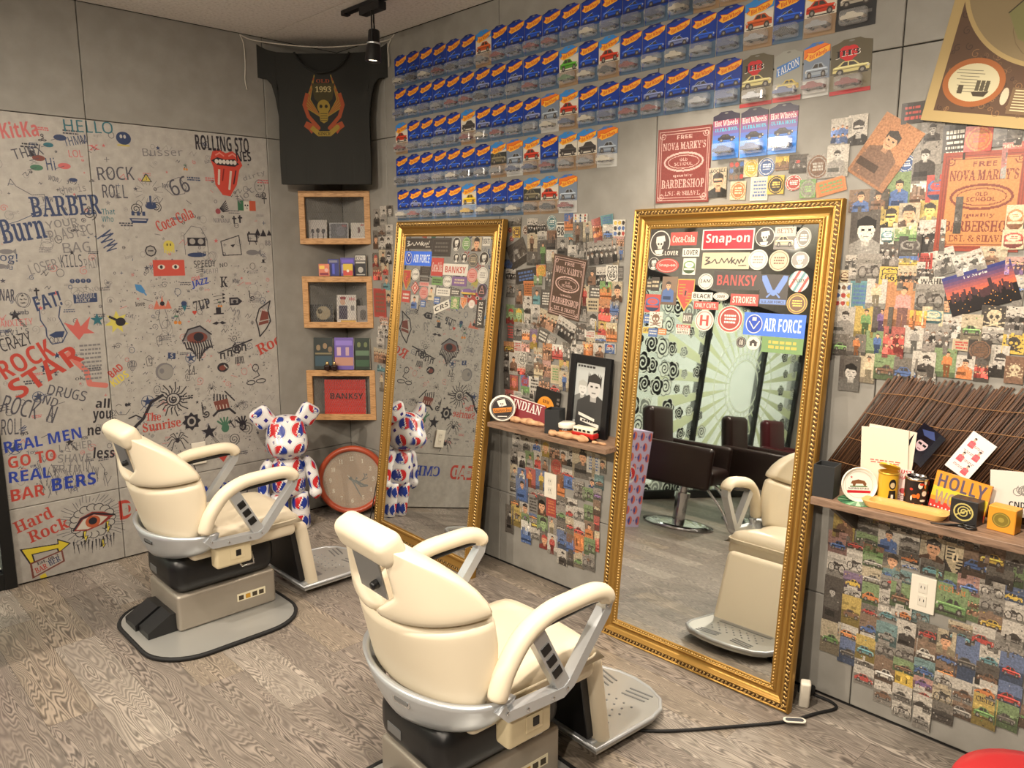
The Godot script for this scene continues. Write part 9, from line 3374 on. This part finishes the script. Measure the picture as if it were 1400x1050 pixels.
# ---------------------------------------------------------------- on the floor
func floor_things():
	var pts := smooth_path([Vector3(-0.72, 0.0065, 2.66), Vector3(-0.602, 0.0065, 2.804), Vector3(-0.415, 0.0065, 2.952), Vector3(-0.256, 0.0065, 3.066), Vector3(-0.14, 0.0065, 3.115), Vector3(-0.06, 0.0065, 3.15), Vector3(-0.032, 0.0065, 3.12), Vector3(-0.04, 0.012, 3.06), Vector3(-0.06, 0.03, 3.02)], 5)
	var cord = thing("extension_lead", "black power cord running across floor from the chair to large mirror", "cord", Vector3.ZERO)
	part(cord, "cable", tube_mesh(pts, 0.0055, 8), M.rubber)
	part(cord, "plug", box_mesh(Vector3(0.045, 0.032, 0.05), 0.008, true), M.rubber, at(-0.065, 0.036, 3.045))
	var tap = thing("power_tap", "white power tap leaning beside the large mirror's foot", "power tap", Vector3(-0.115, 0.0, 3.06), "", Basis(Vector3.UP, 0.5) * Basis(Vector3(0, 0, 1), 0.35))
	part(tap, "tap_body", box_mesh(Vector3(0.03, 0.12, 0.034), 0.008, true), M.white_plastic, at(0, 0.064, 0))
	part(tap, "socket_face", box_mesh(Vector3(0.018, 0.02, 0.002), 0.0005), mat(190, 186, 176, 0.5), at(0, 0.022, 0.0172))
	var tagm = thing("cord_tag", "small grey oval tag with white rim on the cord", "tag", Vector3(-0.245, 0.0165, 3.09), "", Basis(Vector3.UP, 0.7))
	var st := begin()
	extrude(st, round_rect(0.03, 0.075, 0.0149, 6), 0.003, Transform3D(Basis(Vector3.RIGHT, -PI / 2), Vector3.ZERO))
	part(tagm, "rim", done(st), M.white_plastic)
	st = begin()
	extrude(st, round_rect(0.019, 0.06, 0.0094, 6), 0.0038, Transform3D(Basis(Vector3.RIGHT, -PI / 2), Vector3.ZERO))
	part(tagm, "centre", done(st), mat(72, 74, 80, 0.4))
	# cable hanging beside the corner
	var wire = thing("wall_cable", "thin black cable hanging behind the smaller mirror by the clock", "cable", Vector3.ZERO)
	part(wire, "cable", tube_mesh(smooth_path([Vector3(-0.02, 0.62, 0.42), Vector3(-0.03, 0.55, 0.43), Vector3(-0.05, 0.4, 0.42), Vector3(-0.09, 0.2, 0.4), Vector3(-0.14, 0.005, 0.4)]), 0.003, 6), M.rubber)
	part(wire, "plug", box_mesh(Vector3(0.03, 0.03, 0.045), 0.006, true), M.rubber, at(-0.018, 0.63, 0.42))
	# red stool at the lower right
	var s = thing("red_stool", "red plastic stool at the lower right corner", "stool", Vector3(-0.765, 0, 3.865))
	st = begin()
	lathe(st, [Vector2(0, 0.43), Vector2(0.15, 0.425), Vector2(0.168, 0.42), Vector2(0.172, 0.43), Vector2(0.166, 0.442), Vector2(0.13, 0.45), Vector2(0, 0.452)], 36)
	part(s, "seat", done(st), M.red_plastic)
	for i in 4:
		var a := PI / 4 + PI / 2 * i
		var d := Vector3(cos(a), 0, sin(a))
		part(s, "leg", tube_mesh([d * 0.12 + Vector3(0, 0.425, 0), d * 0.145 + Vector3(0, 0.2, 0), d * 0.17 + Vector3(0, 0.0, 0)], [0.02, 0.018, 0.016], 8), M.red_plastic)

# ---------------------------------------------------------------- seen only in the large mirror
func salon_chair(label: String, p: Vector3, yaw: float, m: Material, tufted: bool):
	# local: faces +x
	var t = thing("salon_chair", label, "salon chair", p, "salon chairs by the window", Basis(Vector3.UP, yaw))
	var st := begin()
	lathe(st, [Vector2(0, 0), Vector2(0.27, 0), Vector2(0.28, 0.012), Vector2(0.2, 0.026), Vector2(0.06, 0.036), Vector2(0, 0.036)], 32)
	part(t, "disc_base", done(st), M.chrome)
	st = begin()
	lathe(st, [Vector2(0.05, 0.03), Vector2(0.05, 0.22), Vector2(0.06, 0.22), Vector2(0.06, 0.26), Vector2(0.035, 0.26), Vector2(0.035, 0.36)], 20, Transform3D(), -1)
	part(t, "column", done(st), M.chrome)
	part(t, "seat", box_mesh(Vector3(0.52, 0.12, 0.5), 0.035, true), m, at(0.02, 0.43, 0))
	st = begin()
	rbox(st, Vector3(0.1, 0.5, 0.56), 0.045, Transform3D(Basis(Vector3(0, 0, 1), 0.16), Vector3(-0.27, 0.66, 0)), true)
	var back = part(t, "backrest", done(st), m)
	if tufted:
		for i in 3:
			for j in 4:
				st = begin()
				lathe(st, [Vector2(0.012, 0), Vector2(0.008, 0.008), Vector2(0, 0.01)], 10, Transform3D(Basis(Vector3(0, 0, 1), -PI / 2 + 0.16), Vector3(-0.215 - 0.02 * i, 0.56 + 0.11 * i, -0.18 + 0.12 * j)))
				part(back, "button", done(st), m)
	for s in [-1, 1]:
		part(t, "arm", box_mesh(Vector3(0.56, 0.32, 0.075), 0.03, true), m, at(-0.01, 0.5, s * 0.29))
	part(t, "footrest", tube_mesh(smooth_path([Vector3(0.2, 0.36, -0.14), Vector3(0.36, 0.2, -0.15), Vector3(0.44, 0.07, -0.16), Vector3(0.46, 0.05, 0), Vector3(0.44, 0.07, 0.16), Vector3(0.36, 0.2, 0.15), Vector3(0.2, 0.36, 0.14)]), 0.011, 8), M.chrome)

func behind_things():
	salon_chair("dark brown salon chair beside the patterned box, in the mirror", Vector3(-2.92, 0, 0.84), -1.85, M.brown_leather, false)
	salon_chair("dark brown salon chair behind the nearest one, in the mirror", Vector3(-3.88, 0, 1.0), -1.8, M.brown_leather, false)
	salon_chair("dark wine salon chair with tufted back, in the mirror", Vector3(-4.8, 0, 0.9), -1.75, M.wine_leather, true)
	var b = thing("patterned_box", "tall pale violet box printed with emblems, seen in large mirror", "box", Vector3(-2.27, 0, 0.66), "", Basis(Vector3.UP, 0.25))
	var tex := picture(box_texture(), 0.45)
	for i in 4:
		part(b, "printed_side", sheet(0.3, 0.72, 0.004, Rect2(0, 0, 1, 1)), tex, Transform3D(Basis(Vector3.UP, PI / 2 * i), Basis(Vector3.UP, PI / 2 * i) * Vector3(0, 0.36, 0.146)))
	part(b, "top_flap", box_mesh(Vector3(0.296, 0.004, 0.296)), mat(186, 176, 206, 0.5), at(0, 0.718, 0))
